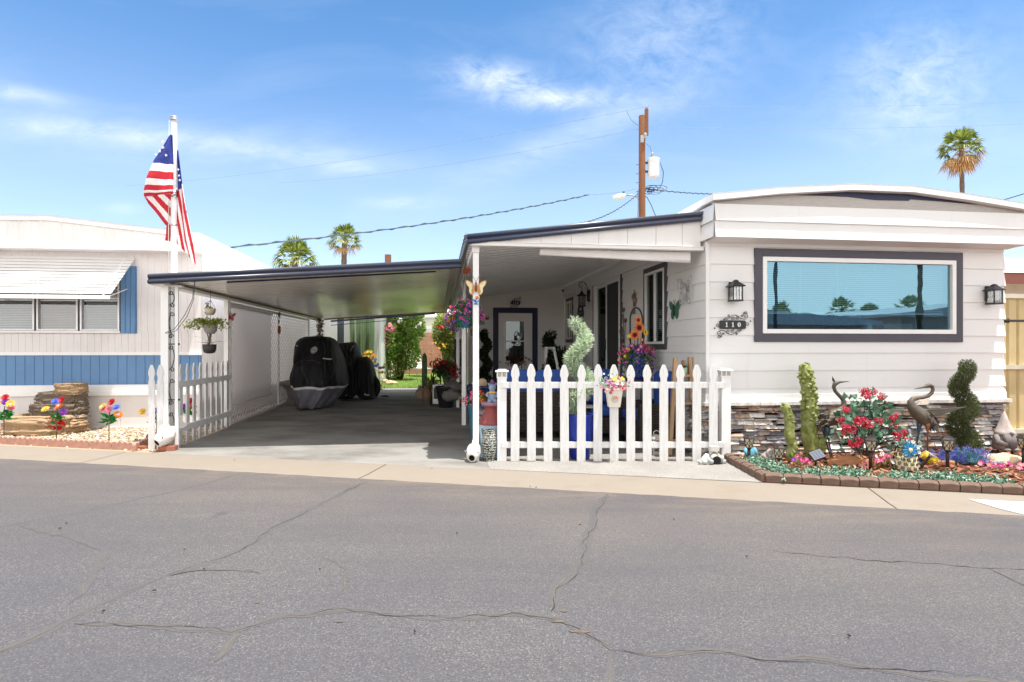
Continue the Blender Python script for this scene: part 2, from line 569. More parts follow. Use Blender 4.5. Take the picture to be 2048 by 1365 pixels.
# gutter: a shallow rolled concrete band with joints
mb = MB()
prof = [(D_ASPH - .06, -.004), (D_ASPH + .03, .003), (D_ASPH + .2, .004), (D_ASPH + .42, .014), (D_BACK, .022)]
joints = [-2.78, 1.95, 5.2, 8.4, -6.2, -9.5]
edges = sorted(joints)
spans = []
a = -60
for j in edges:
 spans.append((a, j - .006)); a = j + .006
spans.append((a, 60))
for a, b in spans:
 n = max(1, int((b - a) / .5)) if b - a < 20 else 1
 for i in range(n):
  s0, s1 = a + (b - a) * i / n, a + (b - a) * (i + 1) / n
  for k in range(len(prof) - 1):
   mb.poly([RD(s0, *prof[k]), RD(s1, *prof[k]), RD(s1, *prof[k + 1]), RD(s0, *prof[k + 1])], 0, False)
o = mb.build('gutter_pavement', M_GUT); o['kind'] = 'structure'
mb = MB()
for j in joints:
 for k in range(len(prof) - 1):
  mb.poly([RD(j - .006, prof[k][0], prof[k][1] - .003), RD(j + .006, prof[k][0], prof[k][1] - .003), RD(j + .006, prof[k + 1][0], prof[k + 1][1] - .003), RD(j - .006, prof[k + 1][0], prof[k + 1][1] - .003)])
o = mb.build('gutter_joint', M_CRACKD); o['kind'] = 'structure'
def vfor(u, d):
 p0, p1 = H(u, 0), H(u, 1)
 d0 = .22700 * p0.x + .97389 * p0.y
 d1 = .22700 * p1.x + .97389 * p1.y
 return (d - d0) / (d1 - d0)
UL, UR = -6.42, -2.56
drv = [H(UL, vfor(UL, D_BACK), .02), H(UR, vfor(UR, D_BACK), .02), H(UR, 11.55, .02), H(UL, 11.55, .02)]
sheet('driveway', drv, M_DRV)
sheet('back_path', [H(UL, 11.56, .017), H(-1.9, 11.56, .017), H(-1.9, 12.1, .017), H(UL, 12.1, .017)], M_PAD)
K1, K2 = gnd(1446, 921, .02), gnd(1524, 963, .02)
K2 = RD(K2.x * RX + K2.y * RY, D_BACK, .02)
sheet('patio_pad', [H(UR, vfor(UR, D_BACK), .024), K2 + Vector((.06, 0, .004)), K1 + Vector((.12, .05, .004)), H(.4, .3, .024), H(.05, 7.6, .024), H(UR, 7.6, .024)], M_PAD)
sheet('flower_bed_ground', [K1 + Vector((0, 0, .02)), K2 + Vector((0, 0, .02)), RD(14, D_BACK, .04), H(12, 1.5, .04), H(-.02, .6, .04)], M_MULCH)
sheet('gravel_ground', [RD(-14, D_BACK + .0, .012), H(UL - .02, vfor(UL, D_BACK), .012), H(UL - .02, 12, .012), H(-14, 12, .012), H(-22, 8, .012)], M_GRAV)
sheet('lawn', [H(-7.5, 12.1, .03), H(3.5, 12.1, .03), H(3.5, 32, .03), H(-9.5, 32, .03)], M_LAWN)
# painted patch on the gutter
p0 = gnd(1918, 994, .0); p1 = gnd(1985, 1016, .0)
s0 = p0.x * RX + p0.y * RY
mb = MB()
for k in (1, 2):
 mb.poly([RD(s0 + .1 * (3 - k), prof[k][0], prof[k][1] + .004), RD(s0 + 2.2, prof[k][0], prof[k][1] + .004), RD(s0 + 2.2, prof[k + 1][0], prof[k + 1][1] + .004), RD(s0 + .1 * (2 - k), prof[k + 1][0], prof[k + 1][1] + .004)])
o = mb.build('road_marking', M_PAINT); o['kind'] = 'structure'
# cracks of the road, surveyed as polylines
def ribbon(mb, pts, w, z, m, seed, jit=.012, step=.05, wv=.5):
 P = [gnd(x, y, z) for x, y in pts]
 out = []
 for a, b in zip(P, P[1:]):
  n = max(2, int((b - a).length / step))
  for i in range(n):
   out.append(a.lerp(b, i / n))
 out.append(P[-1])
 L = []
 for i, p in enumerate(out):
  d = (out[min(i + 1, len(out) - 1)] - out[max(i - 1, 0)]).normalized()
  t = Vector((-d.y, d.x, 0))
  q = p + t * (mnoise.noise(p * 2.1 + Vector((seed, 0, 0))) * .05 + mnoise.noise(p * 9 + Vector((seed, 3, 0))) * jit)
  ww = w * (1 + wv * mnoise.noise(p * 3.3 + Vector((0, seed, 0))) + wv * .8 * mnoise.noise(p * 14 + Vector((0, seed, 9))))
  e = min(1, i / 4, (len(out) - 1 - i) / 4)
  ww = max(ww, w * .1) * (.15 + .85 * e)
  L.append((q - t * ww / 2, q + t * ww / 2))
 ids = [(mb.v(a), mb.v(b)) for a, b in L]
 for i in range(len(ids) - 1):
  mb.f((ids[i][0], ids[i][1], ids[i + 1][1], ids[i + 1][0]), m)
CR = {
 'A': [(730, 964), (620, 1018), (540, 1062), (470, 1105), (385, 1135), (330, 1152)],
 'A2': [(330, 1152), (240, 1192), (150, 1232), (20, 1290), (-60, 1330)],
 'B': [(482, 948), (380, 975), (262, 1002), (130, 1030), (0, 1054), (-80, 1070)],
 'C': [(1215, 988), (1190, 1030), (1178, 1075), (1150, 1145), (1118, 1190), (1110, 1226)],
 'D': [(150, 1246), (300, 1250), (430, 1257), (465, 1262), (555, 1236), (690, 1218), (760, 1226), (870, 1238), (1040, 1230), (1112, 1242), (1182, 1276), (1225, 1301)],
 'D2': [(1225, 1301), (1300, 1308), (1400, 1302), (1460, 1306), (1540, 1322), (1620, 1318), (1700, 1332), (1830, 1346), (1980, 1362), (2080, 1378)],
 'E': [(1225, 1301), (1222, 1335), (1205, 1368), (1190, 1410)],
 'F': [(640, 1112), (686, 1138), (701, 1162), (694, 1190)],
 'G': [(1520, 1100), (1620, 1108), (1700, 1114), (1880, 1127), (1975, 1134), (2080, 1138)],
 'G2': [(1975, 1134), (2010, 1152), (2070, 1185)],
 'H': [(30, 1052), (100, 1068), (160, 1082), (222, 1098), (200, 1135), (178, 1162), (146, 1206)],
 'I': [(465, 1264), (455, 1300), (440, 1322)],
 'J': [(340, 1150), (400, 1140), (470, 1140), (520, 1146)],
}
mb = MB()
for k, w_, z_ in (('A', .07, .0068), ('A2', .08, .0069), ('B', .045, .0070), ('C', .085, .0071), ('D', .06, .0072), ('D2', .05, .0073), ('E', .09, .0074), ('I', .10, .0075), ('H', .07, .0076), ('J', .04, .0077)):
 ribbon(mb, CR[k], w_ * .72, z_, 0, len(k) + ord(k[0]), .03, .05, .6)
o = mb.build('road_sealant', M_SEAL); o['kind'] = 'structure'
mb = MB()
for k, w_, m_ in (('A', .003, 1), ('A2', .004, 0), ('C', .0045, 0), ('C', .003, 1), ('D', .0042, 0), ('D', .003, 1), ('D2', .005, 0), ('D2', .003, 1), ('E', .006, 0), ('F', .005, 0), ('G', .004, 1), ('G2', .004, 1), ('H', .0035, 0), ('I', .006, 0), ('J', .003, 1)):
 ribbon(mb, CR[k], w_, .0085 + m_ * .0004, m_, len(k) + ord(k[0]) + m_, .035, .012, 1.5)
o = mb.build('road_crack', [M_CRACKP, M_CRACKD]); o['kind'] = 'structure'
# sand showing where the surface has flaked off
mb = MB()
for (x, y, a, b, sd) in ((1160, 1263, .05, .014, 1), (1117, 1243, .035, .010, 2), (1128, 1222, .018, .011, 3), (515, 1205, .015, .007, 4), (678, 1243, .022, .007, 5)):
 c = gnd(x, y, .0094)
 mb.poly([c + Vector((cos(q) * a * (1 + .4 * mnoise.noise(Vector((cos(q) * 2, sin(q) * 2, sd)))), sin(q) * b * (1 + .5 * mnoise.noise(Vector((cos(q) * 3, sin(q) * 3, sd + 9)))), 0)) for q in [2 * pi * i / 20 for i in range(20)]])
o = mb.build('road_patch', M_CRACKP); o['kind'] = 'structure'
# litter of leaves, twigs
mb = MB()
for i in range(24):
 s, d = R.uniform(-5, 5), R.uniform(2.2, 5.8)
 p = RD(s, d, .014)
 a = R.uniform(0, pi)
 mb.obox(p + Vector((0, 0, .004)), (R.uniform(.006, .02), R.uniform(.004, .01), .005), Matrix.Rotation(a, 3, 'Z'))
o = mb.build('litter', mat('dead_leaf', lin(58, 44, 34), .9, var=.4)); o['kind'] = 'stuff'
# gravel, mulch chips, grass blades (nobody could count them)
mb = MB()
GEDGE = []
for i in range(5200):
 for _ in range(30):
  u, v = R.uniform(-11.5, -6.5), R.uniform(-.6, 3.6)
  p = H(u, v)
  d = .227 * p.x + .97389 * p.y
  if d > 5.98:
   break
 k = R.uniform(.008, .02)
 mb.blob((p.x, p.y, .014 + k * .3), (k * R.uniform(.8, 1.4), k, k * .7), R.randrange(4), .3, 1.5, i, 1, None, False)
o = mb.build('gravel', [mat('gravel_a', lin(206, 190, 164), .9), mat('gravel_b', lin(176, 156, 130), .9), mat('gravel_c', lin(226, 216, 198), .9), mat('gravel_d', lin(140, 124, 108), .9)])
o['kind'] = 'stuff'
mb = MB()
for i in range(3600):
 u, v = R.uniform(-.2, 6.5), R.uniform(-1.9, .0)
 p = H(u, v)
 d = .227 * p.x + .97389 * p.y
 if d < D_BACK + .14 or (p - K1).dot(Vector((K2.y - K1.y, K1.x - K2.x, 0))) > -.08:
  if d < D_BACK + .14 or p.x < K1.x + .1 + (p.y - K1.y) * (K2.x - K1.x) / (K2.y - K1.y):
   continue
 L = R.uniform(.02, .075)
 rot = Matrix.Rotation(R.uniform(0, pi), 3, 'Z') @ Matrix.Rotation(R.uniform(-.5, .5), 3, 'X') @ Matrix.Rotation(R.uniform(-.5, .5), 3, 'Y')
 mb.obox(Vector((p.x, p.y, .045 + R.uniform(0, .02))), (L, L * R.uniform(.25, .6), .006), rot, R.randrange(4))
o = mb.build('mulch_debris', [mat('chip_a', lin(150, 96, 70), .9, var=.25), mat('chip_b', lin(112, 68, 50), .9, var=.25), mat('chip_c', lin(176, 128, 98), .9, var=.25), mat('chip_d', lin(82, 52, 40), .9, var=.25)])
o['kind'] = 'stuff'
mb = MB()
for i in range(9000):
 u, v = R.uniform(-5.6, -.6), 12.1 + 8 * R.random() ** 1.3
 p = H(u, v, .03)
 a = R.uniform(0, 2 * pi); h = R.uniform(.03, .08)
 d = Vector((cos(a), sin(a), 0)); q = Vector((R.uniform(-.03, .03), R.uniform(-.03, .03), h))
 mb.poly([p - d * .004, p + d * .004, p + q])
o = mb.build('grass', leafmat('grass_blade', [lin(96, 128, 48), lin(128, 156, 66), lin(160, 178, 92)]))
o['kind'] = 'stuff'
# ------------------------------------------------------------------ shared building materials
def siding_mat(name, col, along):
 m = bpy.data.materials.new(name); t = NT(m)
 v = t.coords(along)
 g = t.noise(v, 1.0, 6, .65, .3)
 s = t.noise(t.coords((1, 1, 1)), .9, 5, .6)
 c = t.ramp(s, [(.3, tuple(x * .94 for x in col)), (.7, col)])
 st = t.noise(t.coords((6, 6, .5)), 1.1, 5, .7)
 c = t.mix(t.ramp(st, [(.6, 0), (.85, .16)]), c, lin(150, 132, 112))
 t.bsdf(c, .55, 0, .35, g, .28, .006)
 return m
WHITE = (.81, .807, .803)
M_SIDF = siding_mat('siding_paint', WHITE, (5, 5, 70))
M_WHITE = mat('white_paint_trim', (.82, .81, .80), .5, var=.06, vs=3, bump=.15, bscale=40, dirt=.12)
M_WMETAL = mat('white_metal', (.88, .88, .875), .38, var=.04, vs=2, spec=.5, dirt=.18)
M_VINYL = mat('white_vinyl', (.84, .84, .84), .35, var=.03, spec=.5)
M_NAVY = mat('navy_metal', lin(50, 56, 76), .3, var=.12, vs=3, spec=.6, dirt=.12)
M_SLATE = mat('slate_paint', lin(78, 76, 86), .5, var=.1, vs=4, bump=.2, bscale=50)
M_NAVYP = mat('navy_paint', lin(38, 42, 72), .5, var=.12, vs=4, bump=.2, bscale=50)
M_BLACK = mat('black_metal', (.018, .018, .018), .45, var=.2, spec=.5, bump=.15, bscale=90)
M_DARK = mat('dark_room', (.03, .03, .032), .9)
M_ROOF = mat('white_roof_coat', (.78, .78, .78), .6, var=.08, vs=2, bump=.2, bscale=20)
M_GABLE = mat('weathered_ply', lin(186, 182, 178), .7, var=.16, vs=3, bump=.4, bscale=1.0, stretch=(4, 4, 60))
M_BLUE = mat('blue_paint', lin(100, 140, 184), .5, var=.1, vs=3, bump=.12, bscale=40)
M_CREAM = mat('cream_panel', lin(228, 225, 225), .5, var=.06, vs=2.5, spec=.4, dirt=.18)
def glass_mat(name, tint, refl, rcol=(1, 1, 1), rough=0.0):
 m = bpy.data.materials.new(name); t = NT(m)
 tr = t.n('BsdfTransparent'); tr.inputs[0].default_value = (*tint, 1)
 gl = t.n('BsdfGlossy'); gl.inputs['Roughness'].default_value = rough
 bp = t.n('Bump'); bp.inputs['Strength'].default_value = .035; bp.inputs['Distance'].default_value = .03; t.l(t.noise(t.coords(), 1.6, 2), bp.inputs['Height']); t.l(bp.outputs[0], gl.inputs['Normal']); gl.inputs['Color'].default_value = (*rcol, 1)
 mx = t.n('MixShader'); mx.inputs[0].default_value = refl
 t.l(tr.outputs[0], mx.inputs[1]); t.l(gl.outputs[0], mx.inputs[2]); t.l(mx.outputs[0], t.out.inputs[0])
 return m
M_GLASS = glass_mat('tinted_glass', (.66, .86, .88), .50, (.23, .42, .53))
M_GLASSD = glass_mat('dark_glass', (.35, .40, .40), .10, (.8, .9, .9))
M_GLASSC = glass_mat('clear_glass', (.85, .9, .88), .14)
M_BLIND = mat('blind_slat', (.62, .70, .72), .5, var=.03)
COURSE = .207
Z0 = 1.233 - COURSE * 3
def siding(mb, a0, a1, z0, z1, place, openings=(), zref=Z0, lip=.017, m=0, course=COURSE):
 """lap boards on a wall; place(a, out, z) -> point; openings are (a0, a1, z0, z1)"""
 k = math.floor((z0 - zref) / course)
 while True:
  cb, ct = zref + k * course, zref + (k + 1) * course
  k += 1
  if cb >= z1 - 1e-6:
   break
  zs = {max(cb, z0), min(ct, z1)}
  for o_ in openings:
   for q in (o_[2], o_[3]):
    if max(cb, z0) < q < min(ct, z1):
     zs.add(q)
  zs = sorted(zs)
  for b, t_ in zip(zs, zs[1:]):
   spans = [(a0, a1)]
   for o_ in openings:
    if o_[2] < (b + t_) / 2 < o_[3]:
     ns = []
     for s0, s1 in spans:
      if o_[1] <= s0 or o_[0] >= s1:
       ns.append((s0, s1)); continue
      if o_[0] > s0:
       ns.append((s0, o_[0]))
      if o_[1] < s1:
       ns.append((o_[1], s1))
     spans = ns
   def out(z):
    return lip * (1 - .92 * (z - cb) / course)
   for s0, s1 in spans:
    n = max(1, int((s1 - s0) / .45))
    for i in range(n):
     p, q = s0 + (s1 - s0) * i / n, s0 + (s1 - s0) * (i + 1) / n
     def w_(a, z):
      return out(z) + .0022 * mnoise.noise(Vector((a * 1.4, z * 7, k * 3.1)))
     mb.poly([place(p, w_(p, b), b), place(q, w_(q, b), b), place(q, w_(q, t_), t_), place(p, w_(p, t_), t_)], m)
     if abs(b - cb) < 1e-6:
      mb.poly([place(p, -.002, b), place(q, -.002, b), place(q, w_(q, b), b), place(p, w_(p, b), b)], m)
def frame_rect(mb, place, a0, a1, z0, z1, wd, o0, o1, m=0, bottom=True):
 """picture frame of four butted bars; place(a,out,z)"""
 def bar(p, q, r, s):
  P = [place(p, o0, r), place(q, o0, r), place(q, o0, s), place(p, o0, s)]
  e = Vector(place(p, o1, r)) - Vector(place(p, o0, r))
  mb.prism(P, e, m)
 bar(a0, a0 + wd, z0, z1); bar(a1 - wd, a1, z0, z1)
 bar(a0 + wd, a1 - wd, z1 - wd, z1)
 if bottom:
  bar(a0 + wd, a1 - wd, z0, z0 + wd)
def FP(a, o_, z):            # front wall: out is toward the street
 return (a, -o_, z)
def SP(a, o_, z):            # side wall facing the patio: a runs back
 return (-o_, a, z)
def BP(a, o_, z):            # back wall of the patio
 return (a, 7.6 - o_, z)
HW = 3.87
home = thing('mobile_home', 'white lap sided home with a wide picture window and dark stone base', 'house', H(0, 0, 0), TH)
# --- front wall
pw = (.569, 3.289, 1.364, 2.459)
mb = MB()
siding(mb, .012, HW, .74, 2.56, FP, [(pw[0] + .05, pw[1] - .05, pw[2] + .05, pw[3] - .05)])
mb.build('front_wall', M_SIDF, home)
# --- picture window
mb = MB(); frame_rect(mb, FP, *pw, .098, -.004, .030)
wn = mb.build('window', M_SLATE, home, .003)
mb = MB(); frame_rect(mb, FP, pw[0] + .098, pw[1] - .098, pw[2] + .098, pw[3] - .098, .052, -.03, .038)
mb.build('window_frame', M_VINYL, wn, .004)
mb = MB()
mb.poly([FP(pw[0] + .14, .0, pw[2] + .14), FP(pw[1] - .14, .0, pw[2] + .14), FP(pw[1] - .14, .0, pw[3] - .14), FP(pw[0] + .14, .0, pw[3] - .14)])
mb.build('pane', M_GLASS, wn)
mb = MB()
zz = pw[2] + .36
while zz < pw[3] - .12:
 a = .55
 c = (0, .085, zz)
 for i in range(1):
  mb.obox(((pw[0] + pw[1]) / 2, .085, zz), (pw[1] - pw[0] - .34, .026, .0012), Matrix.Rotation(a, 3, 'X'))
 zz += .0245
mb.box(pw[0] + .17, .07, pw[2] + .335, pw[1] - .17, .10, pw[2] + .35)
for q in (.2, .4, .6, .8):
 x = pw[0] + .15 + (pw[1] - pw[0] - .3) * q
 mb.box(x - .0015, .068, pw[2] + .34, x + .0015, .071, pw[3] - .1)
mb.build('blind', M_BLIND, wn)
mb = MB()      # room behind the glass, with a sill shelf
mb.box(.06, .14, .9, HW - .06, .15, 1.30, 0)
mb.poly([(.06, 2.4, .7), (HW - .06, 2.4, .7), (HW - .06, 2.4, 2.5), (.06, 2.4, 2.5)], 0)
mb.poly([(.06, .14, 1.30), (HW - .06, .14, 1.30), (HW - .06, 2.4, .8), (.06, 2.4, .8)], 0)
mb.poly([(.06, .1, 2.52), (HW - .06, .1, 2.52), (HW - .06, 2.4, 2.5), (.06, 2.4, 2.5)], 0)
mb.box(1.0, .3, 1.3, 1.5, .6, 1.52, 1); mb.box(2.5, .3, 1.3, 2.9, .7, 1.6, 1)
mb.build('room', [mat('room_wall', (.12, .16, .17), .9), mat('room_furniture', (.30, .36, .38), .7)], home)
# --- skirt board and ledge stone base
mb = MB()
mb.box(-.02, -.045, .668, HW + .01, -.003, .752)
mb.box(-.045, -.045, .668, -.021, .5, .752)
mb.build('skirt_board', M_WHITE, home, .003)
stone_cols = [lin(201, 190, 183), lin(156, 149, 149), lin(225, 222, 218), lin(194, 165, 144), lin(136, 133, 140), lin(239, 235, 229)]
STM = [mat('ledge_stone_%d' % i, c, .85, var=.35, vs=14, bump=.8, bscale=34) for i, c in enumerate(stone_cols)]
mb = MB()
def ledge(mb, a0, a1, z0, z1, place):
 z = z0
 while z < z1 - .015:
  h = min(R.choice((.026, .032, .04, .048, .056)), z1 - z)
  a = a0
  while a < a1 - .02:
   L = min(R.uniform(.06, .24), a1 - a)
   dpt = R.uniform(.0, .062)
   hh = h if R.random() < .8 else h * .6
   m = R.randrange(6)
   b = [place(a + .002, -.02, z + .002), place(a + L - .002, -.02, z + .002), place(a + L - .002, -.02, z + hh - .002), place(a + .002, -.02, z + hh - .002)]
   nseg = max(2, int(L / .05))
   lo, hi = [], []
   for i in range(nseg + 1):
    x = a + .002 + (L - .004) * i / nseg
    w_ = R.uniform(-.012, .012)
    lo.append(mb.v(place(x, dpt + w_ + R.uniform(.0, .012), z + .002 + R.uniform(0, .006))))
    hi.append(mb.v(place(x, max(-.01, dpt + w_ - R.uniform(.008, .034)), z + hh - .002 - R.uniform(0, .006))))
   bi = [mb.v(p) for p in b]
   for i in range(nseg):
    mb.f((lo[i], lo[i + 1], hi[i + 1], hi[i]), m)
   mb.f([bi[3]] + hi + [bi[2]], m)
   mb.f([bi[0], bi[1]] + lo[::-1], m)
   mb.f((bi[0], lo[0], hi[0], bi[3]), m); mb.f((bi[1], bi[2], hi[-1], lo[-1]), m)
   a += L
  z += h
ledge(mb, -.05, HW + .03, -.02, .622, FP)
ledge(mb, -.02, .42, -.02, .622, lambda a, o_, z: (-.03 - o_, a, z))
x = -.07
while x < HW + .03:
 L = min(R.uniform(.28, .5), HW + .045 - x)
 mb.box(x, -.085 + R.uniform(-.006, .006), .624 + R.uniform(0, .003), x + L - .004, -.002, .665, R.choice((2, 5, 2)))
 x += L
mb.build('stone_base', STM, home, .004, 1)
# --- side wall to the patio
w2 = (1.166, 2.058, 1.27, 2.47)
sd = (3.1, 4.95, .30, 2.64)
w3v0, w3z = side(1147, 594)
w3 = (w3v0, w3v0 + .72, w3z - 1.05, w3z)
mb = MB()
siding(mb, .012, 7.6, .1, 2.86, SP, [(w2[0] + .04, w2[1] - .04, w2[2] + .04, w2[3] - .04), (sd[0] + .04, sd[1] - .04, -.1, sd[3] - .04), (w3[0] + .04, w3[1] - .04, w3[2] + .04, w3[3] - .04)])
mb.build('side_wall', M_SIDF, home)
mb = MB()
mb.box(-.03, -.03, .752, .0105, -.0185, 2.53); mb.box(-.03, -.0185, .752, -.0185, .0, 2.53)
mb.build('corner_trim', M_WHITE, home, .002)
# --- side window
mb = MB(); frame_rect(mb, SP, *w2, .075, -.004, .026)
wn = mb.build('window', M_SLATE, home, .003)
mb = MB()
frame_rect(mb, SP, w2[0] + .075, w2[1] - .075, w2[2] + .075, w2[3] - .075, .035, -.03, .036)
cm = (w2[0] + w2[1]) / 2
mb.box(-.028, cm - .02, w2[2] + .11, .02, cm + .02, w2[3] - .11)
mb.build('window_frame', M_VINYL, wn, .003)
mb = MB()
mb.poly([SP(w2[0] + .09, 0, w2[2] + .09), SP(w2[1] - .09, 0, w2[2] + .09), SP(w2[1] - .09, 0, w2[3] - .09), SP(w2[0] + .09, 0, w2[3] - .09)])
mb.build('pane', M_GLASSD, wn)
mb = MB()
for i in range(36):
 mb.obox((.08, cm, w2[2] + .1 + i * .029), (.024, w2[1] - w2[0] - .18, .001), Matrix.Rotation(-.9, 3, 'Y'))
mb.build('blind', mat('dim_blind', (.32, .34, .36), .6), wn)
# --- sliding door
mb = MB(); frame_rect(mb, SP, *sd, .085, -.004, .026, 0, False)
wn = mb.build('sliding_door', M_SLATE, home, .003)
ia0, ia1, iz1 = sd[0] + .085, sd[1] - .085, sd[3] - .085
mb = MB(); frame_rect(mb, SP, ia0, ia1, sd[2], iz1, .06, -.07, .036, 0, False)
mb.build('door_frame', M_VINYL, wn, .003)
mid = (ia0 + ia1) / 2
mb = MB(); frame_rect(mb, SP, mid - .03, ia1 - .06, sd[2], iz1 - .06, .055, -.045, -.01)
frame_rect(mb, SP, ia0 + .06, mid + .03, sd[2], iz1 - .06, .05, -.005, .022)
mb.build('sash', M_VINYL, wn, .003)
mb = MB()
mb.poly([SP(mid, -.03, sd[2] + .05), SP(ia1 - .1, -.03, sd[2] + .05), SP(ia1 - .1, -.03, iz1 - .1), SP(mid, -.03, iz1 - .1)])
mb.build('pane', M_GLASSD, wn)
mb = MB()
mb.poly([SP(ia0 + .1, .008, sd[2] + .05), SP(mid, .008, sd[2] + .05), SP(mid, .008, iz1 - .1), SP(ia0 + .1, .008, iz1 - .1)])
mb.build('screen', mat('fly_screen', (.045, .047, .05), .7, var=.1), wn)
mb = MB(); mb.box(-.05, mid - .005, 1.25, -.022, mid + .03, 1.45)
mb.build('handle', M_BLACK, wn, .006)
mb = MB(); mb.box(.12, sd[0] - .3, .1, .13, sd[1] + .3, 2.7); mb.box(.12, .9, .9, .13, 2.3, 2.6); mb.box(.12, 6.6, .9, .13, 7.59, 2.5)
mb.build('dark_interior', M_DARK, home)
# --- small window by the corner
mb = MB(); frame_rect(mb, SP, *w3, .075, -.004, .026)
wn = mb.build('window', M_SLATE, home, .003)
mb = MB(); frame_rect(mb, SP, w3[0] + .075, w3[1] - .075, w3[2] + .075, w3[3] - .075, .035, -.03, .036)
cm = (w3[0] + w3[1]) / 2
mb.box(-.026, cm - .018, w3[2] + .11, .02, cm + .018, w3[3] - .11)
mb.build('window_frame', M_VINYL, wn, .003)
mb = MB()
mb.poly([SP(w3[0] + .09, 0, w3[2] + .09), SP(w3[1] - .09, 0, w3[2] + .09), SP(w3[1] - .09, 0, w3[3] - .09), SP(w3[0] + .09, 0, w3[3] - .09)])
mb.build('pane', M_GLASSD, wn)
# --- storage room at the end of the patio, with the back door
bd = (front(986, 616, 7.6)[0], front(1075, 616, 7.6)[0], .12, front(1030, 616, 7.6)[1])
mb = MB()
BL = -2.38
siding(mb, BL, -.02, .1, 2.80, BP, [(bd[0] + .03, bd[1] - .03, 0, bd[3] - .03)])
siding(mb, 7.6, 10.9, .1, 2.5, lambda a, o_, z: (BL - o_, a, z))
mb.build('storage_room_wall', M_SIDF, home)
mb = MB(); frame_rect(mb, BP, *bd, .13, -.004, .03, 0, False)
dr = mb.build('door', M_NAVYP, home, .003)
di = (bd[0] + .13, bd[1] - .13, .12, bd[3] - .13)
dw = [front(1009, 640, 7.6), front(1051, 725, 7.6)]
mb = MB()
mb.box(di[0], 7.6, di[2], dw[0][0], 7.64, di[3]); mb.box(dw[1][0], 7.6, di[2], di[1], 7.64, di[3])
mb.box(dw[0][0], 7.6, dw[0][1], dw[1][0], 7.64, di[3]); mb.box(dw[0][0], 7.6, di[2], dw[1][0], 7.64, dw[1][1])
mb.build('door_leaf', M_WHITE, dr)
mb = MB(); frame_rect(mb, BP, dw[0][0], dw[1][0], dw[1][1], dw[0][1], .035, -.02, .02)
zm = (dw[0][1] + dw[1][1]) / 2
mb.box(dw[0][0] + .035, 7.588, zm - .015, dw[1][0] - .035, 7.62, zm + .015)
mb.build('window_frame', M_VINYL, dr, .003)
mb = MB(); mb.poly([BP(dw[0][0], -.01, dw[1][1]), BP(dw[1][0], -.01, dw[1][1]), BP(dw[1][0], -.01, dw[0][1]), BP(dw[0][0], -.01, dw[0][1])])
mb.build('pane', M_GLASSD, dr)
mb = MB(); mb.box(dw[0][0] - .1, 7.75, di[2], dw[1][0] + .1, 7.76, di[3] - .1)
mb.build('curtain', mat('door_curtain', (.18, .18, .19), .8, var=.3, vs=5), dr)
ku, kz = front(1058, 719, 7.57)
mb = MB()
mb.tube([(ku, 7.6, kz), (ku, 7.585, kz), (ku, 7.57, kz), (ku, 7.545, kz), (ku, 7.53, kz), (ku, 7.524, kz)], [.03, .012, .012, .03, .03, .016], 12)
mb.build('knob', mat('steel', (.6, .6, .6), .25, 1.0), dr)
# --- fascia, soffit and roof
EV = -.25
mb = MB()
FZ = [(2.53, 2.715), (2.715, 2.905)]
for a, b in FZ:      # two sloped boards round the eave
 n = 12
 for i in range(n):
  p, q = -.04 + (HW + .09) * i / n, -.04 + (HW + .09) * (i + 1) / n
  o1, o2 = .032, .004
  mb.poly([(p, EV - o1 - .002 * sin(i * 2.1), a), (q, EV - o1 - .002 * sin(i * 2.1 + 2.1), a), (q, EV - o2, b), (p, EV - o2, b)])
  mb.poly([(p, EV, a - .001), (q, EV, a - .001), (q, EV - o1 - .002 * sin(i * 2.1 + 2.1), a), (p, EV - o1 - .002 * sin(i * 2.1), a)])
 mb.poly([(-.04 - .03, EV - .03, a), (-.04 - .004, EV - .004, b), (-.044, 14, b), (-.07, 14, a)])
 mb.poly([(HW + .08, EV - .03, a), (HW + .08, 14, a), (HW + .054, 14, b), (HW + .054, EV - .004, b)])
mb.box(-.042, EV + .001, 2.535, -.001, 14, 2.9); mb.box(HW + .001, EV + .001, 2.535, HW + .05, 14, 2.9)
mb.box(-.04, EV + .001, 2.535, HW + .05, EV + .02, 2.9)
mb.build('fascia', M_SIDF, home)
mb = MB(); mb.poly([(-.04, EV, 2.531), (HW + .05, EV, 2.531), (HW + .05, .001, 2.515), (-.04, .001, 2.515)])
mb.build('soffit', M_CREAM, home)
RP = [(-.075, 2.93), (.75, 3.03), (1.6, 3.098), (2.38, 3.098), (3.1, 3.03), (HW + .1, 2.93)]
mb = MB()
mb.poly([(-.03, EV + .03, 2.88)] + [(a, EV + .03, z - .004) for a, z in RP] + [(HW + .04, EV + .03, 2.88)])
mb.build('gable_board', M_GABLE, home)
mb = MB()
mb.poly([(.95, EV + .026, 3.037), (1.25, EV + .026, 3.04), (1.6, EV + .026, 3.038), (1.95, EV + .026, 3.012), (2.38, EV + .026, 3.018), (2.4, EV + .026, 3.036), (2.9, EV + .026, 3.02), (3.3, EV + .026, 3.0), (3.1, EV + .026, 3.026), (2.38, EV + .026, 3.094), (1.6, EV + .026, 3.094)])
mb.build('gable_shadow', M_NAVYP, home)  # shadow under the roof rim, put in as a navy painted shape
mb = MB()
for (a, z), (b, y) in zip(RP, RP[1:]):       # roof skin and its white metal edge
 mb.poly([(a, EV - .06, z + .072), (b, EV - .06, y + .072), (b, 14, y + .072), (a, 14, z + .072)])
 mb.poly([(a, EV - .06, z), (b, EV - .06, y), (b, EV + .2, y), (a, EV + .2, z)])
 mb.poly([(a, EV - .062, z), (b, EV - .062, y), (b, EV - .056, y + .074), (a, EV - .056, z + .074)])
mb.box(-.08, EV - .06, 2.93, -.074, 14, 3.004); mb.box(HW + .1, EV - .06, 2.93, HW + .106, 14, 3.004)
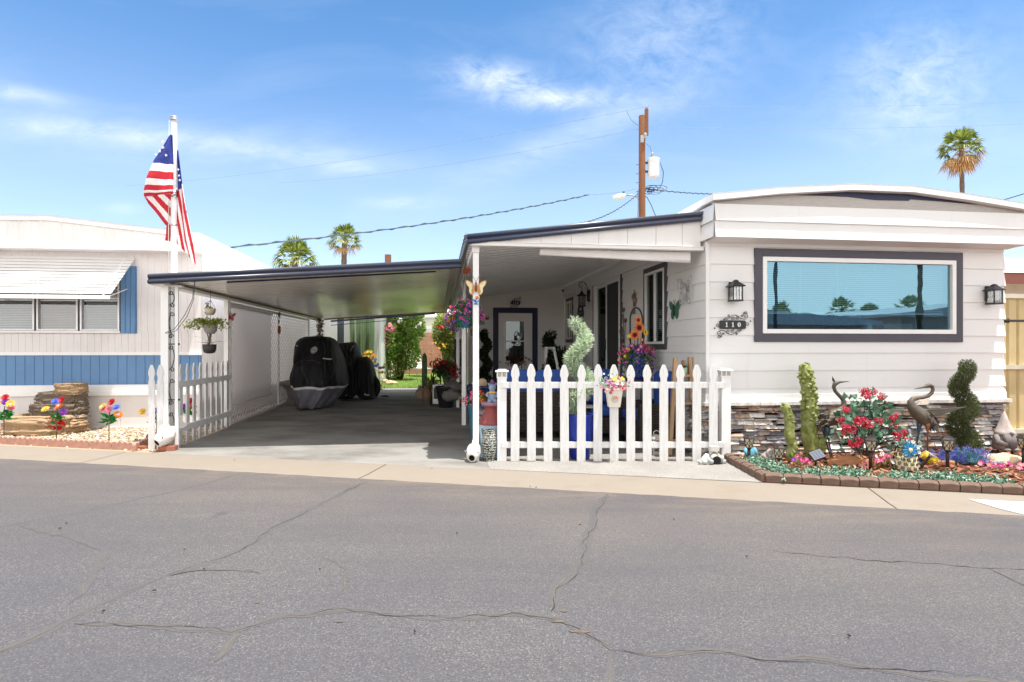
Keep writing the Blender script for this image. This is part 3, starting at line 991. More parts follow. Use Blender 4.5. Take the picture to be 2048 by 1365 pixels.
mb.poly([(-.078, EV - .06, 2.931), (-.078, 14, 2.931), (.02, 14, 2.941), (.02, EV - .06, 2.941)])
mb.build('roof', M_ROOF, home)
mb = MB()
mb.poly([(HW, .0, 0), (HW, 14, 0), (HW, 14, 2.6), (HW, .0, 2.6)]); mb.poly([(0, 14, 0), (HW, 14, 0), (HW, 14, 2.9), (0, 14, 2.9)])
mb.poly([(.0, 7.6, .1), (0, 14, .1), (0, 14, 2.9), (0, 7.6, 2.9)])
mb.build('plain_wall', M_SIDF, home)
# corner boards at the right end of the front: each lap ends in its own metal cap
mb = MB()
k = 0
z = Z0 + COURSE * 0
zc = .819 - COURSE
while zc < 2.45:
 z0_ = max(zc, .76)
 mb.prism([(HW - .002, -.021, z0_), (HW + .024, -.021, z0_), (HW + .008, -.004, min(zc + COURSE - .01, 2.53)), (HW - .002, -.004, min(zc + COURSE - .01, 2.53))], (0, .05, 0))
 zc += COURSE
mb.build('corner_cap', M_WMETAL, home)
# ------------------------------------------------------------------ patio cover
pc = thing('patio_cover', 'white patio cover with navy front gutter leaning on the lap sided home', 'patio cover', H(0, 0, 0), TH)
PU = -2.78
def ptop(u):
 return 2.885 + .122 * u
mb = MB()
nv = 1320
prv = None
for i in range(nv + 1):
 v = .03 + 11 * i / nv
 ph = (v / .2) % 1
 dz = -.06 if (ph < .62 or ph > .98) else 0
 a, b = mb.v((PU + .02, v, ptop(PU) - .05 + dz)), mb.v((-.075, v, ptop(0) - .05 + dz))
 if prv:
  mb.f((prv[0], prv[1], b, a))
 prv = (a, b)
mb.poly([(PU + .02, .03, ptop(PU) - .008), (-.075, .03, ptop(-.075) - .008), (-.075, 11.03, ptop(-.075) - .008), (PU + .02, 11.03, ptop(PU) - .008)])
mb.build('roof', M_WMETAL, pc)
def gutter(mb, A, B, out, h, m=0, n=1):
 """two-roll gutter fascia from A to B (points of its top edge); out = unit vector outward"""
 A, B, out = Vector(A), Vector(B), Vector(out)
 pr = [(0, 0), (.012, .004), (.03, -.004), (.036, -.02), (.03, -.042), (.014, -.052), (.012, -.058), (.028, -.064), (.042, -.076), (.042, -.096), (.03, -.110), (.004, -.114), (-.03, -.1), (-.03, -.01)]
 k = h / .114
 ra = [mb.v(A + out * a * k + Vector((0, 0, b * k))) for a, b in pr]
 rb = [mb.v(B + out * a * k + Vector((0, 0, b * k))) for a, b in pr]
 for i in range(len(pr)):
  j = (i + 1) % len(pr)
  mb.f((ra[i], ra[j], rb[j], rb[i]), m, i < 11)
 mb.f(ra, m); mb.f(rb[::-1], m)
mb = MB()
gutter(mb, (PU, 0.03, ptop(PU)), (-.05, .03, ptop(-.05)), (0, -1, 0), .112)
mb.build('front_gutter', M_NAVY, pc)
mb = MB()
gutter(mb, (PU + .016, 11, ptop(PU) - .002), (PU + .016, .031, ptop(PU) - .002), (-1, 0, 0), .112)
i = 0
while i < 42:      # the dark ends of the roof pans over the gutter
 mb.box(PU - .03, .12 + i * .26, ptop(PU) - .03, PU + .05, .2 + i * .26, ptop(PU) + .012)
 i += 1
mb.build('side_gutter', M_NAVY, pc)
mb = MB()
x = -2.3
edges = [-2.3, -1.95, -1.6, -1.28, -.94, -.6, -.28, -.055]
prev = PU + .05
mb2 = MB()
for e in edges:
 mb.prism([(prev + .003, .055, 2.472), (e - .003, .055, 2.472), (e - .003, .055, ptop(e) - .08), (prev + .003, .055, ptop(prev) - .08)], (0, .012, 0))
 prev = e
mb.prism([(PU + .03, .068, 2.472), (-.055, .068, 2.472), (-.055, .068, ptop(0) - .09), (PU + .03, .068, ptop(PU) - .085)], (0, .006, 0))
mb.build('gable_panel', M_WHITE, pc)
mb = MB(); mb.box(PU + .04, .02, 2.425, -.03, .10, 2.469); mb.box(PU + .04, .01, 2.462, -.03, .02, 2.472)
mb.build('beam', M_WHITE, pc, .004)
for v in (.15, 3.2, 6.05):
 mb = MB(); mb.box(-2.71, v - .033, .02, -2.645, v + .033, 2.44)
 for z in (.35, 1.25, 2.1):
  mb.tube([(-2.678, v - .034, z), (-2.678, v - .037, z)], .006, 6)
 mb.build('post', M_WMETAL, pc, .004)
mb = MB(); mb.box(-2.72, .1, 2.36, -2.64, 11, 2.455)
mb.build('side_beam', M_WHITE, pc, .004)
mb = MB()
a0, z0_ = front(1080, 500, .13); a1, z1_ = front(1381, 505, .13)
mb.prism([(a0, .13, 2.42), (a1, .13, 2.42), (a1, .13, 2.325), (a0, .13, 2.385)], (0, .02, 0))
mb.tube([(a0, .15, 2.375), (a1, .15, 2.315)], .022, 10)
for i in range(1, 60):
 x = a0 + (a1 - a0) * i / 60
 mb.box(x - .001, .1275, 2.395 - .06 * i / 60, x + .001, .13, 2.42)
single(mb, 'rolled_shade', M_CREAM, 'cream roller shade wound up under the white patio beam', 'shade', H(0, 0, 0), TH)
# ------------------------------------------------------------------ the neighbour on the left
NV, NU = 3.6, -6.9
nb = thing('mobile_home', 'white and blue ribbed home with slatted awning beside the carport', 'house', H(NU, NV, 0), TH)
def nf(px, py, v=0.0):
 u, z = front(px, py, NV + v)
 return u - NU, z
def ribbed(mb, a0, a1, z0, z1, place, per=.1, dep=.007, gap=.014, m=0):
 a = a0
 while a < a1 - .001:
  b = min(a + per, a1)
  g = min(gap, (b - a) * .4)
  for (p, po, q, qo) in ((a, 0, b - g, 0), (b - g, 0, b - g * .6, -dep), (b - g * .6, -dep, b - g * .4, -dep), (b - g * .4, -dep, b, 0)):
   mb.poly([place(p, po, z0), place(q, qo, z0), place(q, qo, z1), place(p, po, z1)], m)
  a = b
zb0, zb1 = nf(200, 770)[1], nf(200, 711)[1]
zk = nf(200, 779)[1]
ztop = nf(200, 500)[1]
LE = -13.0
LW = [(nf(-120, 600)[0], nf(70, 600)[0]), (nf(74, 600)[0], nf(157, 600)[0]), (nf(161, 600)[0], nf(240, 600)[0])]
wz0, wz1 = nf(100, 662)[1], nf(100, 545)[1]
mb = MB()
ribbed(mb, LE, -.001, zb1 + .05, wz0 - .02, FP); ribbed(mb, LW[2][1] + .02, -.001, wz0 - .02, ztop + .1, FP); ribbed(mb, LE, LW[2][1] + .02, wz1 + .02, ztop + .1, FP)
ribbed(mb, 0, 11, zb1 + .05, ztop + .1, lambda a, o_, z: (o_, a, z)); ribbed(mb, 0, 11, zk, zb1 + .05, lambda a, o_, z: (o_, a, z))
mb.poly([(LE, 11, 0), (0, 11, 0), (0, 11, ztop), (LE, 11, ztop)])
mb.build('wall', M_CREAM, nb)
mb = MB(); ribbed(mb, LE, -.001, zb0, zb1, FP, .135, .008, .016)
mb.build('blue_band', M_BLUE, nb)
mb = MB(); mb.box(LE, -.022, zb1, .01, -.001, zb1 + .05); mb.box(LE, -.03, zk - .03, .012, -.001, zb0)
mb.box(LE, -.05, zk - .10, .014, -.002, zk - .03)
mb.build('trim', M_WMETAL, nb, .003)
mb = MB()
ribbed(mb, LE, -.001, -.03, zk - .1, FP, .62, .012, .03); mb.box(LE, -.018, -.03, 0, -.001, .03)
ribbed(mb, 0, 11, -.03, zk, lambda a, o_, z: (o_, a, z), .62, .012, .03)
mb.build('skirting', M_CREAM, nb)
# crowned roof with a ribbed fascia
cr = [(LE - .1, 3.05), (-6.2, nf(-200, 444, -.3)[1] - .05), (nf(100, 432, -.3)[0], nf(100, 432, -.3)[1] - .06), (nf(395, 467, -.3)[0], nf(395, 467, -.3)[1] - .06)]
cr = [(LE - .1, cr[2][1] - .35), (cr[2][0] - 1.2, cr[2][1] - .02), cr[2], cr[3]]
ze = nf(200, 495, -.3)[1]
mb = MB()
def czt(a):
 for (p, z), (q, y) in zip(cr, cr[1:]):
  if p <= a <= q:
   return z + (y - z) * (a - p) / (q - p)
 return cr[-1][1]
a = LE
ER = cr[3][0]
while a < ER:
 b = min(a + .15, ER)
 mb.poly([(a, -.3, ze), (b - .02, -.3, ze), (b - .02, -.3, czt(b)), (a, -.3, czt(a))])
 mb.poly([(b - .02, -.3, ze), (b - .012, -.318, ze), (b - .012, -.318, czt(b)), (b - .02, -.3, czt(b))])
 mb.poly([(b - .012, -.318, ze), (b, -.3, ze), (b, -.3, czt(b)), (b - .012, -.318, czt(b))])
 a = b
ribbed(mb, -.3, 11.2, ze, cr[3][1], lambda a, o_, z: (ER + o_, a, z), .15, .015, .03)
mb.box(LE, -.33, ze - .035, ER + .02, -.29, ze); mb.box(ER - .02, -.29, ze - .035, ER + .03, 11.2, ze)
mb.build('fascia', M_WMETAL, nb)
mb = MB(); mb.poly([(LE, -.29, ze - .02), (ER, -.29, ze - .02), (ER, 0.02, ze - .03), (LE, 0.02, ze - .03)])
mb.poly([(0, -.29, ze - .021), (ER, -.29, ze - .021), (ER, 11.2, ze - .021), (0, 11.2, ze - .021)])
mb.build('soffit', M_CREAM, nb)
mb = MB()
for (p, z), (q, y) in zip(cr, cr[1:]):
 mb.poly([(p, -.36, z + .06), (q, -.36, y + .06), (q, 11.25, y + .06), (p, 11.25, z + .06)])
 mb.poly([(p, -.36, z - .015), (q, -.36, y - .015), (q, -.35, y + .06), (p, -.35, z + .06)])
 mb.poly([(p, -.36, z - .015), (q, -.36, y - .015), (q, -.3, y - .015), (p, -.3, z - .015)])
mb.box(ER, -.35, cr[3][1] - .015, ER + .05, 11.25, cr[3][1] + .058)
mb.build('roof', M_ROOF, nb)
M_ALU = mat('window_aluminium', (.66, .66, .67), .4, .6, var=.08)
for i, (p, q) in enumerate(LW):
 mb = MB(); frame_rect(mb, FP, p, q, wz0, wz1, .028, -.05, .022)
 mb.box(p + .028, -.02, wz1 - .42, q - .028, .0, wz1 - .39)
 wn = mb.build('window', M_ALU, nb, .003)
 mb = MB(); mb.poly([FP(p, -.01, wz0), FP(q, -.01, wz0), FP(q, -.01, wz1), FP(p, -.01, wz1)])
 mb.build('pane', M_GLASSC, wn)
 mb = MB()
 z = wz0 + .04
 while z < wz1 - .03:
  mb.obox(((p + q) / 2, .07, z), (q - p - .08, .028, .0012), Matrix.Rotation(.75, 3, 'X')); z += .027
 mb.build('blind', mat('tan_blind', lin(176, 160, 150), .6) if i == 1 else mat('grey_blind', lin(180, 180, 184), .6), wn)
mb = MB(); mb.box(LE, .12, wz0 - .1, LW[2][1] + .1, .13, wz1 + .1); mb.build('dark_interior', M_DARK, nb)
mb = MB(); mb.box(LW[0][0], -.04, wz0 - .035, LW[2][1] + .02, -.001, wz0 - .002); mb.build('sill', M_ALU, nb, .003)
mb = MB(); sh0, sh1 = nf(243, 600)[0], nf(274, 600)[0]
ribbed(mb, sh0, sh1, nf(250, 667)[1], nf(250, 533)[1], lambda a, o_, z: (a, -.026 - o_, z), .075, .008, .014)
mb.box(sh0, -.018, nf(250, 667)[1], sh1, -.001, nf(250, 533)[1])
mb.build('shutter', M_BLUE, nb)
# slatted awning over the windows
aw = mb = MB()
az1 = nf(200, 516)[1]; au1 = nf(272, 520)[0]
au2, az0 = nf(221, 598, -.62)
ns = 12
for i in range(ns):
 t0, t1 = i / ns, (i + 1) / ns
 o0, o1 = .02 + .60 * t0, .02 + .60 * t1
 za, zb_ = az1 + (az0 + .06 - az1) * t0, az1 + (az0 + .06 - az1) * t1
 e = au1 + (au2 - au1) * t0
 w_ = o1 - o0
 mb.prism([(LE, -o0 + .012, za + .004), (e, -o0 + .012, za + .004), (e, -o1 - .004, zb_ + .013), (LE, -o1 - .004, zb_ + .013)], (0, 0, .004))
mb.box(LE, -.64, az0 - .008, au2, -.625, az0 + .052)
for q in (au2 - .1, au2 - 2.2):
 mb.beam((q, -.02, az1), (q, -.62, az0 + .05), .02, .02)
mb.beam((au1 - .12, -.02, wz1 - .25), (au2 - .05, -.6, az0 + .03), .014, .014)
mb.build('awning', M_WMETAL, nb)
# ------------------------------------------------------------------ carport
cp = thing('carport', 'open carport with navy front gutter and shiny ribbed metal ceiling over the driveway', 'carport', H(0, 0, 0), TH)
CU0, CU1, CV0, CV1 = -6.6, -2.83, 1.17, 11.25
def ctop(u):
 return 2.45 + .0685 * (u + 2.8)
def ceiling_mat():
 m = bpy.data.materials.new('carport_ceiling'); t = NT(m)
 v = t.coords()
 wv = t.n('TexWave', wave_type='BANDS', bands_direction='Y')
 wv.inputs['Scale'].default_value = 3.2; wv.inputs['Distortion'].default_value = .5; wv.inputs['Detail'].default_value = 2
 t.l(v, wv.inputs['Vector'])
 g = t.noise(t.coords((.6, 9, 1)), 1.2, 4)
 h = t.math('ADD', wv.outputs['Fac'], t.math('MULTIPLY', g, 1.6))
 c = t.ramp(g, [(.3, lin(216, 212, 204)), (.7, lin(240, 236, 228))])
 t.bsdf(c, .2, .12, .8, h, .09, .02)
 return m
M_CEIL = ceiling_mat()
mb = MB()
nv = 200
prv = None
for i in range(nv + 1):
 v = CV0 + .03 + (CV1 - CV0 - .06) * i / nv
 dz = (-.006, 0, .002, 0)[i % 4]
 a, b = mb.v((CU0 + .03, v, ctop(CU0) - .065 + dz)), mb.v((CU1, v, ctop(CU1) - .065 + dz))
 if prv:
  mb.f((prv[0], prv[1], b, a))
 prv = (a, b)
mb.build('ceiling', M_CEIL, cp)
mb = MB()
mb.poly([(CU0 + .01, CV0 + .02, ctop(CU0) - .004), (CU1, CV0 + .02, ctop(CU1) - .004), (CU1, CV1, ctop(CU1) - .004), (CU0 + .01, CV1, ctop(CU0) - .004)])
mb.build('roof', M_WMETAL, cp)
mb = MB(); gutter(mb, (CU0, CV0 + .03, ctop(CU0)), (CU1 + .03, CV0 + .03, ctop(CU1)), (0, -1, 0), .118)
mb.build('front_gutter', M_NAVY, cp)
mb = MB()
mb.box(CU0 - .004, CV0 + .032, ctop(CU0) - .125, CU0 + .03, CV1, ctop(CU0) + .0); mb.box(CU0 + .03, CV0 + .06, ctop(CU0) - .125, CU0 + .16, CV1, ctop(CU0) - .085)
mb.build('side_channel', M_WMETAL, cp, .004)
mb = MB()
mb.box(CU1 - .02, CV0 + .04, ctop(CU1) - .13, CU1 + .0, CV1, ctop(CU1) - .068); mb.box(CU1 - .1, CV0 + .04, ctop(CU1) - .13, CU1 - .02, CV1, ctop(CU1) - .12)
mb.build('inner_channel', mat('channel_metal', lin(168, 162, 156), .5, .3), cp, .004)
mb = MB()      # dark seam bars under the ceiling near the front and back edge
mb.beam((CU0 + .75, CV0 + .5, ctop(CU0 + .75) - .085), (CU1 - .3, CV0 + .5, ctop(CU1 - .3) - .085), .03, .02)
mb.build('seam_bar', M_NAVYP, cp)
mb = MB()
mb.beam((CU0 + .2, CV1 - .02, ctop(CU0 + .2) - .06), (CU1, CV1 - .02, ctop(CU1) - .06), .05, .09)
mb.build('back_channel', mat('rust_channel', lin(150, 132, 104), .6, .3, var=.3), cp)
mb = MB()
mb.beam((CU0 + .35, CV1 + .16, ctop(CU0 + .35) - .14), (CU1 - .35, CV1 + .16, ctop(CU1 - .35) - .10), .012, .05)
mb.tube([(CU0 + .36, CV1 + .16, ctop(CU0 + .35) - .26), (CU1 - .7, CV1 + .16, ctop(CU1 - .7) - .2)], .012, 6)
single(mb, 'roller_rod', M_NAVYP, 'dark rod of a rolled shade hanging at the back edge of the carport', 'shade rod', H(0, 0, 0), TH)
def scrollwork(mb, x, y, z0, z1, w, r=.006, m=0):
 """iron C scrolls and twisted bars in the gap of a post"""
 z = z0
 i = 0
 while z < z1 - .1:
  L = min(.42, z1 - z)
  s = 1 if i % 2 == 0 else -1
  a = [(x + s * w * .35 * sin(t * 2.6), y, z + L * .25 + L * .55 * t) for t in [k / 12 for k in range(13)]]
  mb.tube(a, r, 6, m)
  for (cz, dr) in ((z + L * .18, 1), (z + L * .86, -1)):
   mb.tube([(px, y, pz) for px, pz in spiral(x + s * w * .08 * dr, cz, w * .34, 1.25 * dr * s, pi / 2 * dr, 14)], r, 6, m)
  z += L
  i += 1
def iron_post(u, v, zt, label, sep=.11, along=True):
 t = thing('ornamental_post', label, 'post', H(u, v, .02), TH)
 mb = MB()
 if along:
  mb.box(-.045, -.045, 0, .045, .045, zt)
 else:
  mb.box(-.035, -.035, 0, .035, .035, zt)
 mb.build('post', M_WMETAL, t, .004)
 mb = MB()
 q = .035
 if along:
  mb.box(sep - .02 + .03, -.04, 0, sep + .05, -.01, zt); mb.box(-.07, -.05, zt - .02, sep + .09, .05, zt)
 else:
  mb.box(-.02, sep + .05, 0, .02, sep + .09, zt)
  mb.box(-.04, -.04, zt - .02, .04, sep + .1, zt)
 mb.build('side_bar', M_WMETAL, t, .003)
 mb = MB()
 if along:
  scrollwork(mb, .078, -.025, .08, zt - .06, .09, .006)
  for z in (.62, 1.32):
   mb.tube([(.03, -.03, z), (.16, -.03, z)], .008, 6)
   mb.blob((.165, -.03, z), (.016, .016, .016), 0, 0, 1, 0, 1)
 else:
  mbx = MB(); scrollwork(mbx, .09, 0, .08, zt - .06, .075, .006)
  base = len(mb.V)
  mb.V += [(y, x, z) for x, y, z in mbx.V]
  for f_ in mbx.F:
   mb.f([base + i for i in f_], 0, True)
 mb.build('scrollwork', M_BLACK, t)
 return t
iron_post(-6.50, 1.42, 2.06, 'paired white post with black iron scrolls at the street end of the carport')
iron_post(-6.49, 3.52, 2.06, 'white post with iron scrolls between the short picket fence and the lattice', .06, False)
# ------------------------------------------------------------------ picket fences
def picket_mat():
 m = bpy.data.materials.new('picket_paint'); t = NT(m)
 g = t.noise(t.coords((80, 20, 4)), 1.0, 5, .7, .8)
 c = t.ramp(g, [(.28, lin(196, 195, 194)), (.5, lin(220, 220, 220)), (.75, lin(228, 228, 228))])
 sx = t.n('SeparateXYZ'); t.l(t.coords(kind='Generated'), sx.inputs[0])
 lo = t.math('MULTIPLY', t.math('SUBTRACT', .16, sx.outputs[2]), 5.0, True)
 q = t.noise(t.coords((14, 14, 5)), 1.6, 5, .7)
 c = t.mix(t.math('MULTIPLY', lo, t.ramp(q, [(.35, 0), (.7, .75)])), c, lin(150, 132, 112))
 ch = t.noise(t.coords((30, 30, 9)), 1.3, 4, .7)
 c = t.mix(t.ramp(ch, [(.70, 0), (.74, .6)]), c, lin(150, 140, 128))
 t.bsdf(c, .55, 0, .35, g, .7, .006)
 return m
M_PICK = picket_mat()
def picket_poly(w, h, fancy=True):
 a = w / 2
 if not fancy:
  return [(-a, 0), (a, 0), (a, h - .09), (a * .95, h - .05), (a * .35, h), (-a * .35, h), (-a * .95, h - .05), (-a, h - .09)]
 pr = [(a, 0), (a, h - .235), (a * 1.0, h - .215), (a * .82, h - .195), (a * .72, h - .17), (a * .78, h - .145), (a * .97, h - .125), (a * 1.0, h - .105), (a * .9, h - .07), (a * .55, h - .025), (a * .28, h), ]
 return [(-x, z) for x, z in pr[::-1]][:-1] + [(-a, 0)] + pr
def picket_mesh(w, h, t, fancy=True):
 mb = MB()
 pts = [(x, 0, z) for x, z in picket_poly(w, h, fancy)]
 mb.prism(pts[::-1], (0, t, 0))
 return mb
FY = 6.5
ff = thing('picket_fence', 'low white picket fence closing off the patio behind the concrete pad', 'fence', (0, FY, .02), 0)
x0 = (1030 - CX) / FPX * FY
pk = None
for i in range(13):
 x = x0 + i * .1848
 if pk is None:
  pk = picket_mesh(.096, 1.083, .018).build('picket', M_PICK, ff, .002, 1)
  o = pk
 else:
  o = pk.copy(); COL.objects.link(o); o.parent = ff
 o.location = (x, -.0, .004 + R.uniform(-.006, .006)); o.rotation_euler = (0, R.uniform(-.006, .006), 0)
for z in (.855, .185):
 mb = MB(); mb.box(x0 - .155, .019, z - .035, x0 + 12 * .1848 + .13, .052, z + .035)
 mb.build('rail', M_PICK, ff, .003)
def cap_post(x, y, h, w):
 mb = MB(); mb.box(x - w / 2, y - w / 2, 0, x + w / 2, y + w / 2, h - .11)
 p = mb.build('post', M_VINYL, ff, .004)
 mb = MB()
 mb.lathe([(w * .78, h - .112), (w * .78, h - .09)], 4, (x, y, 0), 0, False, None)
 base = len(mb.V)
 for a, b in ((-1, -1), (1, -1), (1, 1), (-1, 1)):
  pass
 mb.V = [(x + (vx - x) * cos(pi / 4) - (vy - y) * sin(pi / 4), y + (vx - x) * sin(pi / 4) + (vy - y) * cos(pi / 4), vz) for vx, vy, vz in mb.V]
 W2 = w * .62
 mb.box(x - W2 * .75, y - W2 * .75, h - .09, x + W2 * .75, y + W2 * .75, h - .045, 1)
 for a, b in ((-1, -1), (1, -1), (1, 1), (-1, 1), (0, -1), (0, 1), (-1, 0), (1, 0)):
  mb.box(x + a * W2 * .8 - .006, y + b * W2 * .8 - .006, h - .092, x + a * W2 * .8 + .006, y + b * W2 * .8 + .006, h - .04)
 mb.prism([(x - W2 * 1.15, y - W2 * 1.15, h - .04), (x + W2 * 1.15, y - W2 * 1.15, h - .04), (x + W2 * 1.15, y + W2 * 1.15, h - .04), (x - W2 * 1.15, y + W2 * 1.15, h - .04)], (0, 0, .018))
 mb.box(x - W2 * .75, y - W2 * .75, h - .022, x + W2 * .75, y + W2 * .75, h - .008)
 mb.build('solar_cap', [M_VINYL, mat('cap_glass', (.45, .43, .36), .2, var=.3, vs=40)], p, .003)
cap_post((1004 - CX) / FPX * 6.58, .09, 1.04, .105)
cap_post((1448 - CX) / FPX * 6.62, .10, 1.05, .105)
lf = thing('picket_fence', 'short white picket fence running back beside the driveway under the carport', 'fence', H(-6.47, 0, .02), TH)
pl = None
for i in range(9):
 v = 1.70 + i * .212
 if pl is None:
  mb = picket_mesh(.085, 1.06, .02, True)
  mb.V = [(y, x, z) for x, y, z in mb.V]
  mb.F = [f_[::-1] for f_ in mb.F]
  pl = mb.build('picket', M_PICK, lf, .002, 1); o = pl
 else:
  o = pl.copy(); COL.objects.link(o); o.parent = lf
 o.location = (.02, v, R.uniform(0, .01))
for z in (.80, .22):
 mb = MB(); mb.box(.041, 1.5, z - .04, .075, 3.47, z + .04); mb.build('rail', M_PICK, lf, .003)
lf2 = thing('picket_fence', 'two picket stub of white fence left of the paired carport post', 'fence', H(-6.53, 1.36, .02), TH)
for x in (-.115, -.015):
 mb = picket_mesh(.075, 1.06, .018); o = mb.build('picket', M_PICK, lf2, .002, 1); o.location = (x, 0, 0)
for z in (.78, .16):
 mb = MB(); mb.box(-.15, .019, z - .035, .03, .05, z + .035); mb.build('rail', M_PICK, lf2, .003)
# ------------------------------------------------------------------ lattice screen along the carport
M_LAT = mat('lattice_vinyl', (.66, .64, .65), .45, var=.06, vs=3, dirt=.1)
ls = thing('lattice_screen', 'white diamond lattice screen along the left side of the carport', 'screen', H(-6.5, 0, .02), TH)
def lattice(mb, a0, a1, z0, z1, place, step=.10, w=.024, ang=1):
 """two layers of diagonal strips clipped to a rectangle"""
 for layer, s in ((0, 1), (1, -1)):
  c = -(z1 - z0) if s > 0 else 0
  k = a0 - (z1 - z0) if s > 0 else a0
  end = a1 if s > 0 else a1 + (z1 - z0)
  while k < end:
   # line a = k + s*(z-z0)
   lo = max(z0, z0 + (a0 - k) / s if s > 0 else z0 + (k - a1))
   hi = min(z1, z0 + (a1 - k) / s if s > 0 else z0 + (k - a0))
   if hi - lo > .02:
    o_ = .004 + layer * .006
    p, q = (k + s * (lo - z0), lo), (k + s * (hi - z0), hi)
    h = w * .7
    pts = [place(min(max(p[0] - h, a0), a1), o_, p[1]), place(min(max(p[0] + h, a0), a1), o_, p[1]), place(min(max(q[0] + h, a0), a1), o_, q[1]), place(min(max(q[0] - h, a0), a1), o_, q[1])]
    mb.prism(pts, Vector(place(0, o_ + .005, 0)) - Vector(place(0, o_, 0)))
   k += step * 1.414
def LP(a, o_, z):
 return (o_, a, z)
mb = MB(); lattice(mb, 3.70, 6.6, .03, 2.02, LP); mb.build('lattice_panel', M_LAT, ls)
mb = MB(); lattice(mb, 6.64, 9.5, .03, 2.02, LP); mb.build('lattice_panel', M_LAT, ls)
mb = MB()
for z in (.03, 2.0):
 mb.box(-.012, 3.66, z - .025, .022, 9.55, z + .025)
for v in (3.66, 6.595, 9.5):
 mb.box(-.012, v, .056, .022, v + .05, 1.974)
mb.build('frame', M_VINYL, ls, .003)
mb = MB()
mb.poly([(.024, 3.72, .33), (.024, 6.0, .33), (.024, 6.0, 1.97), (.024, 3.72, 1.97)])
mb.tube([(.03, 3.70, .325), (.03, 6.02, .325)], .014, 8); mb.tube([(.03, 3.70, 1.95), (.03, 6.02, 1.95)], .02, 8)
def mesh_shade():
 m = bpy.data.materials.new('mesh_shade'); t = NT(m)
 d = t.n('BsdfDiffuse'); d.inputs[0].default_value = (.74, .71, .73, 1)
 tl = t.n('BsdfTranslucent'); tl.inputs[0].default_value = (.8, .78, .79, 1)
 tr = t.n('BsdfTransparent')
 m1 = t.n('MixShader'); m1.inputs[0].default_value = .45
 m2 = t.n('MixShader'); m2.inputs[0].default_value = .30
 t.l(d.outputs[0], m1.inputs[1]); t.l(tl.outputs[0], m1.inputs[2])
 t.l(m1.outputs[0], m2.inputs[1]); t.l(tr.outputs[0], m2.inputs[2]); t.l(m2.outputs[0], t.out.inputs[0])
 return m
single(mb, 'mesh_shade', mesh_shade(), 'pale mesh roller shade lowered in front of the white lattice', 'shade', H(-6.5, 0, .02), TH)
# louvred white panel past the lattice
mb = MB()
for i in range(46):
 mb.obox((0, 10.35, .1 + i * .043), (.03, 1.55, .006), Matrix.Rotation(.7, 3, 'Y'))
mb.box(-.02, 9.56, .02, .02, 9.6, 2.04); mb.box(-.02, 11.1, .02, .02, 11.16, 2.04)
single(mb, 'louvre_screen', M_LAT, 'white louvred screen behind the covered motorcycle at the far end of the lattice', 'screen', H(-6.5, 0, .02), TH)
# ------------------------------------------------------------------ flag and pole
px_, py_ = 348, 235
FPY = 7.28
fx = (px_ - CX) / FPX * FPY
ztop_ = CAMH + (CY - 236) / FPX * FPY
fp = thing('flagpole', 'white tapered flagpole standing behind the carport post', 'flagpole', (fx, FPY + .3, .015), 0)
FPY += .3
fx = (px_ - CX) / FPX * FPY
ztop_ = CAMH + (CY - 240) / FPX * FPY
fp.location = (fx, FPY, .015)
mb = MB(); mb.tube([(0, 0, 0), (0, 0, 1.9), (0, 0, ztop_ - .9), (0, 0, ztop_)], [.042, .040, .036, .034], 16)
mb.build('pole', mat('pole_paint', (.74, .75, .77), .35, var=.06, spec=.5), fp)
mb = MB(); mb.tube([(0, 0, ztop_), (0, 0, ztop_ + .025)], [.046, .046], 16)
mb.tube([(0, 0, ztop_ - .03), (0, 0, ztop_ - .001)], [.042, .046], 16)
mb.build('cap', mat('grey_cap', (.40, .41, .43), .4, .5), fp)
mb = MB()
zr = CAMH + (CY - 390) / FPX * FPY
mb.tube([(0, 0, zr - .05), (0, 0, zr + .04)], .045, 16); mb.tube([(0, 0, zr - .42), (0, 0, zr - .40)], .040, 16)
mb.build('flag_ring', mat('ring_chrome', (.6, .62, .64), .25, .9), fp)
mb = MB()
mb.tube([(-.055, -.02, 1.2), (-.062, -.02, 2.5), (-.05, -.02, ztop_ - .03)], .004, 5)
mb.build('halyard', mat('rope', (.62, .60, .56), .8), fp)
M_FR = mat('flag_red', lin(196, 32, 52), .7, var=.08, vs=20); M_FW = mat('flag_white', lin(238, 234, 234), .7, var=.04, vs=20); M_FB = mat('flag_blue', lin(44, 58, 140), .7, var=.1, vs=20)
FL = FPY
def fpt(px, py, dy=0.0):
 p = at(px, py, FL)
 return Vector((p.x - fx, dy, p.z - .015))
def bil(c, s, t):
 """bilinear between left and right polylines c = (left pts, right pts)"""
 def pl(P, t):
  k = t * (len(P) - 1); i = min(int(k), len(P) - 2); f = k - i
  return (P[i][0] + (P[i + 1][0] - P[i][0]) * f, P[i][1] + (P[i + 1][1] - P[i][1]) * f, (P[i][2] if len(P[i]) > 2 else 0) + ((P[i + 1][2] if len(P[i + 1]) > 2 else 0) - (P[i][2] if len(P[i]) > 2 else 0)) * f)
 a, b = pl(c[0], t), pl(c[1], t)
 return (a[0] + (b[0] - a[0]) * s, a[1] + (b[1] - a[1]) * s, a[2] + (b[2] - a[2]) * s)
mb = MB()
def panel(c, bands, nu, nv, wave, across=False, off=0.0):
 """draped piece of the flag: bands = [(t_end, material)] measured down (or across) the piece"""
 def fn(s, t):
  x, y, d = bil(c, s, t)
  f_ = wave * sin(s * 9 + t * 4) + wave * .5 * sin(s * 17 - t * 6)
  return fpt(x, y, d + f_ + off)
 def mf(s, t):
  k = s if across else t
  for e, m in bands:
   if k <= e:
    return m
  return bands[-1][1]
 mb.grid(fn, nu, nv, 0, True, mf)
 return fn
